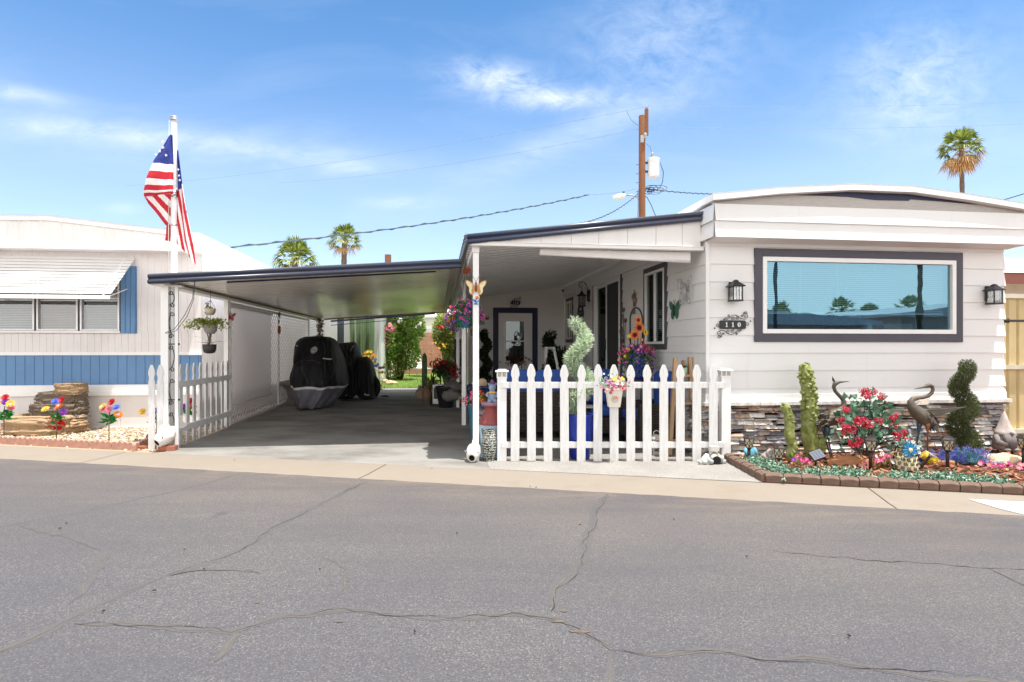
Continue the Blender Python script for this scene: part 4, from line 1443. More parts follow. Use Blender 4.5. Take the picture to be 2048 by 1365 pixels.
# the left hanging lobe: canton above, stripes lying across
cA = ([(342, 272, -.03), (331, 303, -.09), (319, 325, -.12), (307, 360, -.15), (298, 388, -.12), (296, 397, -.07)], [(349, 272, -.05), (351, 303, -.05), (352, 325, -.05), (352, 360, -.05), (352, 384, -.06), (351, 390, -.06)])
LEN = [272, 326, 337, 346.5, 357.5, 367, 377, 392]
bA = [((q - 272) / 121, m) for q, m in zip(LEN[1:], (2, 1, 0, 1, 0, 1, 0))]
fA = panel(cA, bA, 14, 66, .012)
# the fold turned under it: stripes running down to the right
cB = ([(296, 397, -.07), (299, 409, -.03), (310, 424, .0), (326, 446, .01), (340, 462, .02), (350, 478, .02)], [(351, 390, -.06), (351, 400, -.02), (351, 415, .0), (352, 434, .0), (352, 450, .01), (352, 478, .01)])
bB = [(.14, 0), (.34, 1), (.52, 0), (.7, 1), (.86, 0), (1, 1)]
def fnB(s, t):
 x, y, d = bil(cB, s, t)
 return fpt(x, y, d + .012 * sin(s * 8 + t * 3))
def mfB(s, t):
 x, y, d = bil(cB, s, t)
 q = ((x - 296) * .78 - (y - 397) * .62) / 10.4 + .85       # stripes lie along the fold's diagonal
 return int(math.floor(q)) % 2
mb.grid(fnB, 40, 40, 0, True, mfB)
cT = ([(330, 452, .03), (327, 480, .04)], [(352, 462, .03), (345, 484, .04)])
panel(cT, [(.45, 0), (.7, 1), (1, 0)], 10, 10, .006, True)
# the right lobe
cC = ([(352, 300, .02), (352, 340, .02), (352, 385, .03), (352, 430, .03), (352, 486, .02), (378, 512, .0)], [(354, 300, .02), (364, 335, -.03), (373, 388, -.06), (379, 425, -.08), (390, 480, -.08), (396, 531, -.06)])
def fnC(s, t):
 x, y, d = bil(cC, s, t)
 return fpt(x, y, d + .014 * sin(s * 10 + t * 5))
def mfC(s, t):
 x, y, d = bil(cC, s, t)
 if y < 378 + (363 - x) * .55 and x > 351 and not (x > 368 and y > 372):
  return 2
 # distance from the outer edge line (366,378)-(396,531), stripes parallel to it
 q = ((x - 366) * .9815 - (y - 378) * .1914 * (1 + max(0, y - 378) * -.0002)) / 5.6
 return 0 if int(math.floor(q + 20.35)) % 2 == 0 else 1
mb.grid(fnC, 56, 110, 0, True, mfC)
# stars, raised a hair off both lobes
def star(p, r, rot=.0):
 pts = []
 for k in range(10):
  a = pi / 2 + rot + k * pi / 5
  q = r if k % 2 == 0 else r * .42
  pts.append(p + Vector((q * cos(a), 0, q * sin(a))))
 c = mb.v(p)
 ids = [mb.v(q) for q in pts]
 for k in range(10):
  mb.f((c, ids[k], ids[(k + 1) % 10]), 1)
for x, y in ((334.5, 289), (337.5, 302), (330.5, 309), (340.5, 315.5), (324.5, 316.5)):
 s = (x - bil(cA, 0, (y - 272) / 125)[0]) / (bil(cA, 1, (y - 272) / 125)[0] - bil(cA, 0, (y - 272) / 125)[0])
 p = fpt(x, y, 0); q = fA(max(0, min(1, s)), (y - 272) / 121)
 star(Vector((p.x, q.y - .03, p.z)), .021, R.uniform(-.3, .3))
for x, y in ((355, 311), (355.5, 320), (357, 330), (357, 340), (357.5, 350), (358, 361), (363, 343), (364.5, 355), (366, 364), (357, 371), (359, 381)):
 p = fpt(x, y, -.075)
 star(p, .017, R.uniform(-.5, .5))
fl = single(mb, 'flag', [M_FR, M_FW, M_FB], 'red white and blue flag with stars hanging limp from the white pole', 'flag', (fx, FPY, .015), 0)
sol = fl.modifiers.new('cloth', 'SOLIDIFY'); sol.thickness = .004; sol.offset = 0
# cord looped from the gutter to the post
mb = MB()
mb.tube([(0, 0, 0), (-.03, .0, -.25), (-.12, 0, -.45), (-.24, 0, -.62), (-.34, 0, -.66)], .004, 5)
mb.tube([(0, 0, 0), (-.015, .0, -.25), (-.09, 0, -.46), (-.22, 0, -.64), (-.34, 0, -.67)], .004, 5)
q = gnd(400, 900, 0)
single(mb, 'cord', mat('cord_dark', (.06, .06, .07), .7), 'dark thin cord drooping from the carport gutter to the scroll post', 'cord', H(-6.07, 1.2, 2.14), TH)
# ------------------------------------------------------------------ hanging planters under the carport edge
M_LEAFG = leafmat('leaf_green', [lin(52, 88, 34), lin(86, 120, 48), lin(120, 146, 66), lin(70, 104, 44)])
M_LEAFY = leafmat('leaf_yellow_green', [lin(110, 128, 50), lin(146, 156, 70), lin(168, 172, 90), lin(90, 112, 44)])
M_LEAFD = leafmat('leaf_dark', [lin(28, 44, 22), lin(44, 62, 30), lin(60, 80, 40), lin(36, 54, 26)])
M_WIRE = mat('wire', (.05, .05, .05), .5)
HPV = 2.9
def hang(px, py, Y):
 return at(px, py, Y)
HY = 8.55
hp = at(421, 622, HY)
t = thing('hanging_planter', 'small cream hanging pot at the top of the string of planters', 'planter', hp, 0)
mb = MB(); mb.lathe([(.045, -.06), (.066, -.02), (.074, .03), (.068, .032), (.06, .0)], 16); mb.build('pot', mat('cream_pot', lin(214, 200, 176), .6), t)
mb = MB()
for a in (0, 2.1, 4.2):
 mb.tube([(.07 * cos(a), .07 * sin(a), .03), (0, 0, .16)], .003, 4)
mb.tube([(0, 0, .16), (0, 0, .34)], .003, 4)
mb.build('hanger', M_WIRE, t)
mb = MB()
for i in range(26):
 mb.leaf((R.uniform(-.04, .04), R.uniform(-.04, .04), .03), rnd_dir(.8), R.uniform(.03, .06), .014)
mb.build('plant', leafmat('brown_leaf', [lin(120, 90, 50), lin(150, 120, 70), lin(96, 104, 52)]), t)
hp = at(421, 660, HY)
t = thing('hanging_planter', 'grey hanging pot with a bushy yellow green trailing plant', 'planter', hp, 0)
mb = MB(); mb.lathe([(.05, -.06), (.085, -.02), (.095, .05), (.088, .052), (.08, .03)], 16); mb.build('pot', mat('grey_pot', lin(150, 148, 146), .6), t)
mb = MB()
for i in range(30):
 a = R.uniform(0, 2 * pi); L = R.uniform(.12, .34)
 P = [Vector((.05 * cos(a), .05 * sin(a), .05))]
 for k in range(1, 7):
  f_ = k / 6
  P.append(Vector((cos(a) * (.05 + L * f_), sin(a) * (.05 + L * f_) * .8, .05 + .13 * sin(f_ * 2.2) - .12 * f_ * f_)))
 mb.tube(P, .002, 4, 1, False)
 for p in P[1:]:
  for _ in range(3):
   mb.leaf(p + rnd_dir() * .02, rnd_dir(.2), R.uniform(.03, .055), .026)
P = [Vector((-.05 + .01 * sin(k), 0, .08 + k * .045)) for k in range(8)]
mb.tube(P, .002, 4, 1, False)
for p in P:
 for _ in range(6):
  mb.leaf(p, rnd_dir(.2), .04, .022)
mb.build('plant', [M_LEAFY, M_LEAFG], t)
mb = MB(); mb.tube([(0, 0, .05), (0, 0, .26)], .003, 4); mb.build('hanger', M_WIRE, t)
hp = at(419, 694, HY)
t = thing('hanging_planter', 'lowest hanging pot, dark, with long grey spiky leaves', 'planter', hp, 0)
mb = MB(); mb.lathe([(.03, -.1), (.075, -.085), (.09, -.04), (.095, .035), (.088, .036), (.08, .02)], 18); mb.build('pot', mat('dark_pot', lin(60, 56, 54), .5), t)
mb = MB()
for a, L, h in ((0, .24, .05), (3.1, .26, .10), (2.7, .2, -.06), (.3, .2, .03), (1.6, .1, .2), (4.5, .12, .16), (5.2, .16, .1), (3.6, .22, .02), (1.0, .1, .22)):
 P = [(cos(a) * L * f_, sin(a) * L * f_ * .6, .03 + h * sin(f_ * 2) + (.02 if a else 0)) for f_ in (0, .25, .5, .75, 1)]
 for k in range(4):
  w0, w1 = .016 * (1 - k / 4.5), .016 * (1 - (k + 1) / 4.5)
  p, q = Vector(P[k]), Vector(P[k + 1]); s_ = Vector((-sin(a), cos(a), .3)).normalized()
  mb.poly([p - s_ * w0, p + s_ * w0, q + s_ * w1, q - s_ * w1])
mb.build('plant', leafmat('grey_agave', [lin(110, 106, 90), lin(140, 130, 112), lin(90, 92, 78)]), t)
mb = MB(); mb.tube([(-.04, 0, .03), (0, 0, .2)], .003, 4); mb.tube([(.04, 0, .03), (0, 0, .2)], .003, 4); mb.build('hanger', M_WIRE, t)
# ornaments on the lattice
def butterfly(mb, sc, m=0, mb_=1, tilt=0.0, pts=None):
 """flat winged ornament in the xz plane, thickened"""
 W_ = [(0, .0), (.05, .08), (.13, .16), (.24, .21), (.27, .15), (.23, .05), (.15, .0), (.18, -.07), (.16, -.16), (.09, -.19), (.03, -.1)]
 for s in (-1, 1):
  P = [(s * x * sc, -.02 * x * sc, z * sc) for x, z in W_]
  mb.prism(P if s > 0 else P[::-1], (0, .015 * sc + .002, 0), m)
 mb.tube([(0, -.01 * sc, -.12 * sc), (0, -.012 * sc, .0), (0, -.012 * sc, .12 * sc)], [.012 * sc, .022 * sc, .014 * sc], 8, mb_)
 for s in (-1, 1):
  mb.tube([(0, 0, .11 * sc), (s * .03 * sc, 0, .19 * sc), (s * .06 * sc, 0, .22 * sc)], .003 * sc + .0008, 5, mb_)
mb = MB(); butterfly(mb, .34)
v_, z_ = side(460, 635, -6.45)
o = single(mb, 'butterfly_ornament', [mat('maroon', lin(130, 28, 40), .5), M_BLACK], 'dark red butterfly ornament on the post beside the hanging plants', 'ornament', H(-6.43, v_ - .06, z_), TH)
mb = MB()
mb.lathe([(.0, -.012), (.09, -.01), (.09, .01), (.0, .012)], 20, (0, 0, 0))
mb.V = [(z, x, y) for x, y, z in mb.V]
v_, z_ = side(557, 660, -6.47)
single(mb, 'round_plaque', mat('copper_disc', lin(170, 108, 70), .45, .4, var=.4, vs=12), 'small copper coloured round plaque hanging on the lattice', 'plaque', H(-6.455, v_, z_), TH)
mb = MB()
for k in range(5):
 mb.tube([(y * .0, x, z) for x, z in spiral(R.uniform(-.06, .06), R.uniform(-.1, .1), .06, 1.2, k)], .006, 5)
v_, z_ = side(557, 634, -6.47)
single(mb, 'scroll_ornament', mat('verdigris', lin(80, 110, 96), .5, .3), 'small green scrolled ornament on the lattice above the copper plaque', 'ornament', H(-6.455, v_, z_), TH)
# ------------------------------------------------------------------ covered motorcycles
def cloth_mat(name, col, rough=.55):
 m = bpy.data.materials.new(name); t = NT(m)
 v = t.coords()
 g = t.noise(v, 3.2, 5, .6, .4)
 f_ = t.noise(t.coords((1, 1, .25)), 7, 4, .6, 1.5)
 h = t.math('ADD', t.math('MULTIPLY', g, .7), f_)
 c = t.ramp(g, [(.3, tuple(x * .7 for x in col)), (.7, tuple(x * 1.25 for x in col))])
 t.bsdf(c, rough, 0, .35, h, .7, .06)
 return m
M_CVB = cloth_mat('cover_black', (.011, .011, .013), .55)
M_CVG = cloth_mat('cover_grey', lin(120, 118, 128), .6)
M_REFL = mat('reflective_tape', (.72, .72, .74), .4)
M_TYRE = mat('tyre', (.02, .02, .02), .8)
def loft_rings(mb, rings, n, mfun, seed, fold=.03):
 """rings: (z, cx, cy, rx, ry, power) from the ground up, closed on top"""
 idx = []
 for (z, cx, cy, rx, ry, pw) in rings:
  row = []
  for k in range(n):
   a = 2 * pi * k / n
   c, s = cos(a), sin(a)
   x = math.copysign(abs(c) ** pw, c) * rx; y = math.copysign(abs(s) ** pw, s) * ry
   lowf = max(0, 1 - z / 1.3)
   f_ = 1 + fold * (sin(a * 7 + seed + z * 2) + .6 * sin(a * 12 + seed * 2 - z * 3)) * (.25 + lowf) + .075 * mnoise.noise(Vector((c * 1.9 + seed, s * 1.9, z * 2.6))) + .03 * mnoise.noise(Vector((c * 5 + seed, s * 5, z * 3)))
   row.append(mb.v((cx + x * f_, cy + y * f_, max(.015, z + lowf * lowf * .09 * mnoise.noise(Vector((c * 2.2, s * 2.2, seed)))))))
  idx.append(row)
 for j in range(len(idx) - 1):
  for k in range(n):
   z = (rings[j][0] + rings[j + 1][0]) / 2
   mb.f((idx[j][k], idx[j][(k + 1) % n], idx[j + 1][(k + 1) % n], idx[j + 1][k]), mfun(z, 2 * pi * (k + .5) / n), True)
 t_ = mb.v((rings[-1][1], rings[-1][2], rings[-1][0] + .02))
 for k in range(n):
  mb.f((idx[-1][k], idx[-1][(k + 1) % n], t_), 0, True)
 return idx
def interp_rings(keys, n):
 out = []
 for i in range(n + 1):
  t = i / n * (len(keys) - 1); k = min(int(t), len(keys) - 2); f = t - k
  out.append(tuple(a + (b - a) * f for a, b in zip(keys[k], keys[k + 1])))
 return out
Y1 = 12.5
s1 = Y1 / FPX
def X1(px):
 return (px - 640) * s1
b1 = gnd(640, 817, .02)
m1 = thing('covered_motorcycle', 'motorcycle under a black cover with grey hem, front facing the street beside the concrete bench', 'motorcycle', ((640 - CX) / FPX * Y1, Y1 - .28, .02), 0)
def k1(py, xl, xr, ry, cy, pw=.8):
 z = (817 - py) * s1
 return (z, X1((xl + xr) / 2), cy, (xr - xl) / 2 * s1, ry, pw)
keys = [k1(815, 611, 657, .70, .25, .8), k1(808, 604, 664, .76, .25, .8), k1(797, 600, 674, .80, .26, .8), k1(785, 597, 682, .82, .28, .8), k1(772, 594, 688, .84, .3, .8), k1(757, 592, 684, .84, .3, .75), k1(735, 599, 679, .8, .3, .7), k1(712, 599, 676, .66, .3, .62),
  k1(697, 598, 674, .5, .28, .55), k1(687, 601, 671, .44, .28, .55), k1(681, 606, 665, .36, .26, .6), k1(677, 614, 657, .26, .26, .7)]
rg = interp_rings(keys, 64)
zst0, zst1 = (817 - 776.5) * s1, (817 - 773.5) * s1
mb = MB()
loft_rings(mb, rg, 120, lambda z, a: 1 if z < zst0 else (2 if z < zst1 + .02 else 0), 1.3, .045)
cv = mb.build('cover', [M_CVB, M_CVG, M_REFL], m1)
zc_ = (817 - 703) * s1
def proj_front(cover, x, z, y0=-3.0):
 """where a ray from the front meets the cover (local)"""
 ok, loc, nr, ix = cover.ray_cast(Vector((x, y0, z)), Vector((0, 1, 0)))
 return (loc, nr) if ok else (Vector((x, 0, z)), Vector((0, -1, 0)))
bpy.context.view_layer.update()
loc, nr = proj_front(cv, X1(646), zc_)
mb = MB()
def disc_on(mb, cover, cx, cz, r, m, lift, n=20, rin=0.0):
 out, inn = [], []
 for k in range(n):
  a = 2 * pi * k / n
  p, q = proj_front(cover, cx + r * cos(a) * (.92 + .08 * cos(2 * a)), cz + r * 1.05 * sin(a))
  out.append(mb.v(p + Vector((0, -lift, 0))))
  if rin:
   p, q = proj_front(cover, cx + rin * cos(a), cz + rin * 1.05 * sin(a)); inn.append(mb.v(p + Vector((0, -lift, 0))))
 if rin:
  for k in range(n):
   mb.f((out[k], out[(k + 1) % n], inn[(k + 1) % n], inn[k]), m)
 else:
  mb.f(out, m)
disc_on(mb, cv, X1(646), zc_, .068, 0, .012)
disc_on(mb, cv, X1(646), zc_, .055, 1, .015, 20, .046)
for (dx, w_) in ((-.022, .012), (.004, .010), (.022, .012)):
 for dz in (-.018, .0, .018):
  p, q = proj_front(cv, X1(646) + dx, zc_ + dz)
  mb.obox(p + Vector((0, -.016, 0)), (w_, .003, .012 if dz else .018), None, 1)
mb.build('badge', [mat('badge_white', (.72, .72, .72), .5), M_BLACK], cv)
mb = MB()
for P in (((608, 694), (612, 696)), ((664, 719), (676, 721))):
 (xa, ya), (xb, yb) = P
 pts = [proj_front(cv, X1(xa + (xb - xa) * k / 6), (817 - (ya + (yb - ya) * k / 6)) * s1)[0] + Vector((0, -.01, 0)) for k in range(7)]
 for a, b in zip(pts, pts[1:]):
  mb.poly([a + Vector((0, 0, -.012)), b + Vector((0, 0, -.012)), b + Vector((0, 0, .012)), a + Vector((0, 0, .012))])
mb.build('tape', M_REFL, cv)
mb = MB()
for P in (((592, 756), (612, 735), (628, 722), (650, 723), (665, 730)), ((628, 722), (632, 745), (646, 772)), ((680, 735), (678, 755), (660, 773)), ((655, 680), (664, 700), (668, 730), (672, 750))):
 pts = []
 for (xa, ya), (xb, yb) in zip(P, P[1:]):
  for k in range(5):
   pts.append(proj_front(cv, X1(xa + (xb - xa) * k / 5), (817 - (ya + (yb - ya) * k / 5)) * s1)[0] + Vector((0, -.006, 0)))
 mb.tube(pts, .006, 5)
mb.build('seam', mat('seam_grey', (.07, .07, .08), .6), cv)
mb = MB()
tx = X1(632)
ring = [(tx, .30 + .30 * cos(a), .31 + .29 * sin(a)) for a in [2 * pi * k / 28 for k in range(29)]]
mb.tube(ring, .055, 10); mb.V = [(x, y - .45 + .1, max(z, .005)) for x, y, z in mb.V]
mb.build('wheel', M_TYRE, m1)
Y2 = 14.4
s2 = Y2 / FPX
b2 = gnd(712, 797, .02)
m2 = thing('covered_motorcycle', 'motorcycle under a plain black cover parked deeper in the carport with rounded rear box', 'motorcycle', ((712 - CX) / FPX * Y2, Y2 - .2, .02), 0)
mb = MB()
TOPZ = [(664, 735), (668, 700), (673, 690), (680, 686), (690, 685), (702, 684), (710, 684), (714, 692), (718, 704), (722, 713), (727, 714), (733, 712), (739, 716), (744, 726), (748, 740), (751.5, 762), (753, 785)]
def topz(px):
 for (a, z), (b, y) in zip(TOPZ, TOPZ[1:]):
  if a <= px <= b:
   return z + (y - z) * (px - a) / (b - a)
 return TOPZ[-1][1]
idx = []
NX = 60
for i in range(NX + 1):
 px = 664 + 89 * i / NX
 e = sin(pi * min(1, max(0, i / NX))) ** .35
 ht = (798 - topz(px)) * s2
 hem = .10 + .05 * sin(i * .5) + (.10 if 40 < i < 52 else 0) + (.1 * (i < 8))
 ry = .16 + .36 * e * (1 if px < 718 else .85)
 row = []
 for k in range(25):
  a = pi * k / 24
  q = abs(sin(a)) ** .55
  yy_ = -cos(a) * ry * (1 + .10 * (1 - q)) * (1 + .06 * sin(i * .9 + k * .4)) * (1 + .05 * mnoise.noise(Vector((i * .2, k * .3, 2))))
  row.append(mb.v(((px - 712) * s2, yy_ + .2, hem + max(.02, ht - hem) * q)))
 idx.append(row)
for i in range(NX):
 for k in range(24):
  mb.f((idx[i][k], idx[i + 1][k], idx[i + 1][k + 1], idx[i][k + 1]), 0, True)
mb.f(idx[0]); mb.f(idx[-1][::-1])
cv2 = mb.build('cover', [M_CVB], m2)
bpy.context.view_layer.update()
def X2(px):
 return (px - 712) * s2
mb = MB()
for P in (((690, 690), (700, 704), (708, 714), (716, 722)), ((716, 722), (700, 738), (690, 742)), ((733, 713), (742, 728), (747, 744), (750, 760))):
 pts = []
 for (xa, ya), (xb, yb) in zip(P, P[1:]):
  for k in range(5):
   pts.append(proj_front(cv2, X2(xa + (xb - xa) * k / 5), (798 - (ya + (yb - ya) * k / 5)) * s2)[0] + Vector((0, -.006, 0)))
 mb.tube(pts, .007, 5)
mb.build('seam', mat('seam_grey', (.1, .1, .1), .6), cv2)
mb = MB()
for P in (((712, 692), (709, 702)), ((706, 762), (692, 775)), ((678, 724), (690, 726))):
 (xa, ya), (xb, yb) = P
 pts = [proj_front(cv2, X2(xa + (xb - xa) * k / 5), (798 - (ya + (yb - ya) * k / 5)) * s2)[0] + Vector((0, -.012, 0)) for k in range(6)]
 for a, b in zip(pts, pts[1:]):
  mb.poly([a + Vector((0, 0, -.014)), b + Vector((0, 0, -.014)), b + Vector((0, 0, .014)), a + Vector((0, 0, .014))])
mb.build('tape', M_REFL, cv2)
for wx in (735, 690):
 mb = MB()
 mb.tube([(X2(wx) + .27 * cos(a), .2, .3 + .28 * sin(a)) for a in [2 * pi * k / 28 for k in range(29)]], .06, 10)
 mb.build('wheel', M_TYRE, m2)
mb = MB(); mb.tube([(X2(694), -.12, .16), (X2(704), -.14, .17), (X2(712), -.12, .15)], [.03, .035, .02], 8)
mb.build('exhaust', mat('chrome', (.75, .75, .77), .15, 1.0), m2)
# ------------------------------------------------------------------ concrete bench
M_CONC = mat('old_concrete', lin(134, 128, 122), .9, var=.25, vs=7, bump=.7, bscale=45)
bq = gnd(582, 812, .02)
bn = thing('concrete_bench', 'weathered concrete bench beside the covered motorcycle', 'bench', (bq.x, bq.y + .2, .02), TH)
mb = MB(); mb.box(-.28, -.32, .44, .26, .62, .53); mb.build('seat', M_CONC, bn, .02)
for y in (-.12, .42):
 mb = MB()
 pr = [(-.2, 0), (.2, 0), (.2, .06), (.13, .1), (.1, .2), (.13, .34), (.2, .4), (.2, .44), (-.2, .44), (-.2, .4), (-.13, .34), (-.1, .2), (-.13, .1), (-.2, .06)]
 mb.prism([(x, y - .06, z) for x, z in pr], (0, .12, 0)); mb.build('leg', M_CONC, bn, .01)
# wreath of dried red flowers on the lattice end
v_, z_ = side(637, 657, -6.42)
wp = H(-6.38, v_, z_)
mb = MB()
for i in range(230):
 a = R.uniform(0, 2 * pi); r = .17 + R.gauss(0, .04)
 p = Vector((R.gauss(0, .035), r * cos(a), r * sin(a) * 1.25))
 mb.leaf(p, rnd_dir(), R.uniform(.05, .1), .035, R.choice((0, 0, 1, 2)))
single(mb, 'wreath', [leafmat('wreath_red', [lin(96, 30, 44), lin(150, 60, 76)]), leafmat('wreath_green', [lin(48, 58, 34), lin(70, 84, 48)]), leafmat('wreath_tan', [lin(170, 150, 124), lin(140, 120, 96)])], 'dried red flower wreath hanging above the first covered motorcycle', 'wreath', wp, TH)
mb = MB()
p = gnd(716, 793, .02)
mb.tube([(-.09, 0, .01), (0, 0, .014), (.09, .01, .01)], [.02, .03, .02], 8)
single(mb, 'sandal', mat('sandal_black', (.02, .02, .02), .6), 'small black sandal lying on the driveway right of the rear motorcycle', 'sandal', gnd(770, 794, .02), .1)
# ------------------------------------------------------------------ things on the patio
def base_at(px, Y, z):
 return Vector(((px - CX) / FPX * Y, Y, z))
class Loc:
 """surveyed pixel -> local coordinates of a thing standing at base, depth Y"""
 def __init__(self, base, Y):
  self.b, self.Y = Vector(base), Y
  self.s = Y / FPX
 def __call__(self, px, py, dy=0.0):
  p = at(px, py, self.Y) - self.b
  return Vector((p.x, p.y + dy, p.z))
def weave_mat(name, ca, cb):
 m = bpy.data.materials.new(name); t = NT(m)
 v = t.coords((1, 1, 1))
 b = t.n('TexWave', wave_type='BANDS', bands_direction='Z'); b.inputs['Scale'].default_value = 16; b.inputs['Distortion'].default_value = 1.5; b.inputs['Detail Scale'].default_value = 6
 t.l(v, b.inputs['Vector'])
 d = t.n('TexWave', wave_type='BANDS', bands_direction='X'); d.inputs['Scale'].default_value = 10
 t.l(v, d.inputs['Vector'])
 f_ = t.math('MULTIPLY', b.outputs['Fac'], t.math('ADD', t.math('MULTIPLY', d.outputs['Fac'], .5), .5))
 c = t.ramp(f_, [(.15, ca), (.7, cb)])
 t.bsdf(c, .55, 0, .4, f_, .8, .012)
 return m
M_WICK = weave_mat('wicker', lin(34, 30, 30), lin(92, 80, 76))
M_CUSH = mat('blue_cushion', lin(48, 82, 158), .85, var=.12, vs=4, bump=.25, bscale=160)
def cushion(mb, x0, y0, z0, x1, y1, z1, m=0):
 def fn(s, t_):
  a, b = 2 * pi * s, pi * (t_ - .5)
  e = .35
  q = lambda w_: math.copysign(abs(w_) ** e, w_)
  return ((x0 + x1) / 2 + (x1 - x0) / 2 * q(cos(a)) * abs(cos(b)) ** e, (y0 + y1) / 2 + (y1 - y0) / 2 * q(sin(a)) * abs(cos(b)) ** e, (z0 + z1) / 2 + (z1 - z0) / 2 * q(sin(b)))
 mb.grid(fn, 28, 14, m, True)
def wicker_seat(name, label, cat, loc, rz, w, n, group=None, backs=True):
 t = thing(name, label, cat, loc, rz, group)
 d = .74
 mb = MB(); mb.box(-w / 2, -d / 2, .1, w / 2, d / 2, .32); mb.box(-w / 2, d / 2 - .09, .321, w / 2, d / 2, .66)
 mb.build('frame', M_WICK, t, .02)
 for s in (-1, 1):
  mb = MB(); mb.box(s * (w / 2 + .001), -d / 2, .1, s * (w / 2 + .1), d / 2, .56); mb.build('arm', M_WICK, t, .02)
 for x in (-w / 2 + .04, w / 2 - .04):
  for y in (-d / 2 + .05, d / 2 - .05):
   mb = MB(); mb.box(x - .025, y - .025, 0, x + .025, y + .025, .1); mb.build('leg', M_BLACK, t)
 cw = (w - .02) / n
 for i in range(n):
  x0_ = -w / 2 + .01 + i * cw
  mb = MB(); cushion(mb, x0_ + .005, -d / 2, .32, x0_ + cw - .005, d / 2 - .1, .46); mb.build('seat_cushion', M_CUSH, t)
  mb = MB(); cushion(mb, x0_ + .005, d / 2 - .25, .47, x0_ + cw - .005, d / 2 - .095, .96); o = mb.build('back_cushion', M_CUSH, t)
 return t
q = base_at(1068, 8.1, .026)
wicker_seat('wicker_loveseat', 'dark wicker loveseat with blue cushions, its back to the picket fence', 'loveseat', q + Vector((0, .36, 0)), pi + .04, .98, 2)
q = base_at(1204, 8.3, .026)
wicker_seat('wicker_chair', 'dark wicker armchair with blue cushions facing the street behind the blue ribbed planter', 'armchair', q, .05, .52, 1)
q = base_at(1306, 7.65, .026)
wicker_seat('wicker_chair', 'dark wicker armchair with blue cushions turned sideways beside the wooden ladder', 'armchair', q, -pi / 2 + .25, .54, 1)
# tall blue ribbed planter and its silvery spiral topiary
M_BGLZ = mat('blue_glaze', lin(34, 58, 168), .18, var=.35, vs=8, spec=.6, stretch=(1, 1, .3))
PY_ = 6.69
pb = base_at(1160, PY_, .026)
mb = MB()
mb.lathe([(.10, 0), (.115, .02), (.138, .2), (.15, .4), (.152, .48), (.158, .492), (.158, .51), (.142, .512), (.138, .47), (.0, .465)], 80, (0, 0, 0), 0, True, lambda a, z: 1 + (.022 * (abs(sin(a * 14 + sin(z * 30) * .25)) - .5) if z < .485 else 0), False)
single(mb, 'blue_planter', M_BGLZ, 'tall deep blue ribbed planter holding the pale spiral topiary behind the fence', 'planter', pb)
def topiary(name, label, base, h, r_tube, r_hel, turns, n, mats, L, W_, ph=0.0, taper=.35, stem=True, group=None, up=.5):
 t = thing(name, label, 'topiary', base, 0, group)
 mb = MB()
 for i in range(n):
  f_ = R.random() ** 1.15
  k = 1 - (1 - taper) * f_
  a = ph + turns * 2 * pi * f_
  c = Vector((cos(a) * r_hel * k, sin(a) * r_hel * k, .05 + (h - .08) * f_))
  d = rnd_dir()
  rr = r_tube * k * (.45 + .55 * R.random() ** .5)
  p = c + Vector((d.x * rr, d.y * rr, d.z * rr * .9))
  l = L * R.uniform(.6, 1.2)
  mb.leaf(p, (d + rnd_dir(up) * .6).normalized(), l, W_ * l / L, 0)
 mb.build('foliage', mats, t)
 mb = MB()
 mb.tube([(0, 0, -.04), (.004, 0, h * .5), (0, 0, h * .92)], [.014, .010, .005], 7)
 mb.build('stem', mat('bark', lin(92, 74, 58), .9, var=.3, vs=20, bump=.6, bscale=60), t)
 return t
M_SILV = leafmat('silver_juniper', [lin(150, 172, 140), lin(206, 220, 192), lin(236, 244, 226), lin(180, 200, 168)], .6, .3)
M_JUN = leafmat('juniper', [lin(58, 70, 40), lin(84, 98, 58), lin(124, 134, 88), lin(66, 76, 44), lin(100, 102, 68)], .7, .2)
M_BOX = leafmat('topiary_dark', [lin(24, 34, 22), lin(36, 48, 30), lin(48, 62, 38)], .7, .05)
topiary('spiral_topiary', 'pale silvery green spiral topiary rising above the white picket fence', pb + Vector((-.01, 0, .48)), 1.13, .10, .10, 2.1, 7000, M_SILV, .052, .016, 1.9, .62)
# ribbed blue pot on a stand with petunias and sunflowers
fb = base_at(1273, 8.1, .026)
st = thing('plant_stand', 'tall dark round plant stand under the blue flower pot', 'plant stand', fb)
mb = MB(); mb.lathe([(.15, .80), (.155, .815), (.155, .83), (.15, .835)], 24); mb.build('top', M_BLACK, st)
for k in range(4):
 a = k * pi / 2 + .4
 mb = MB(); mb.tube([(.12 * cos(a), .12 * sin(a), .8), (.08 * cos(a), .08 * sin(a), .4), (.15 * cos(a), .15 * sin(a), 0)], .009, 6); mb.build('leg', M_BLACK, st)
fp_ = thing('flower_pot', 'cobalt blue ringed pot overflowing with petunias and orange sunflowers', 'flower pot', fb + Vector((0, 0, .836)))
mb = MB()
pr = [(.09, 0), (.10, .01)]
for i in range(8):
 z = .02 + i * .037
 pr += [(.104 + .018 * sin(i / 7 * 2.6) + .009, z + .014), (.104 + .018 * sin(i / 7 * 2.6), z + .034)]
pr += [(.13, .335), (.13, .36), (.112, .36), (.1, .33), (0, .325)]
mb.lathe(pr, 32, caps=False); mb.build('pot', M_BGLZ, fp_)
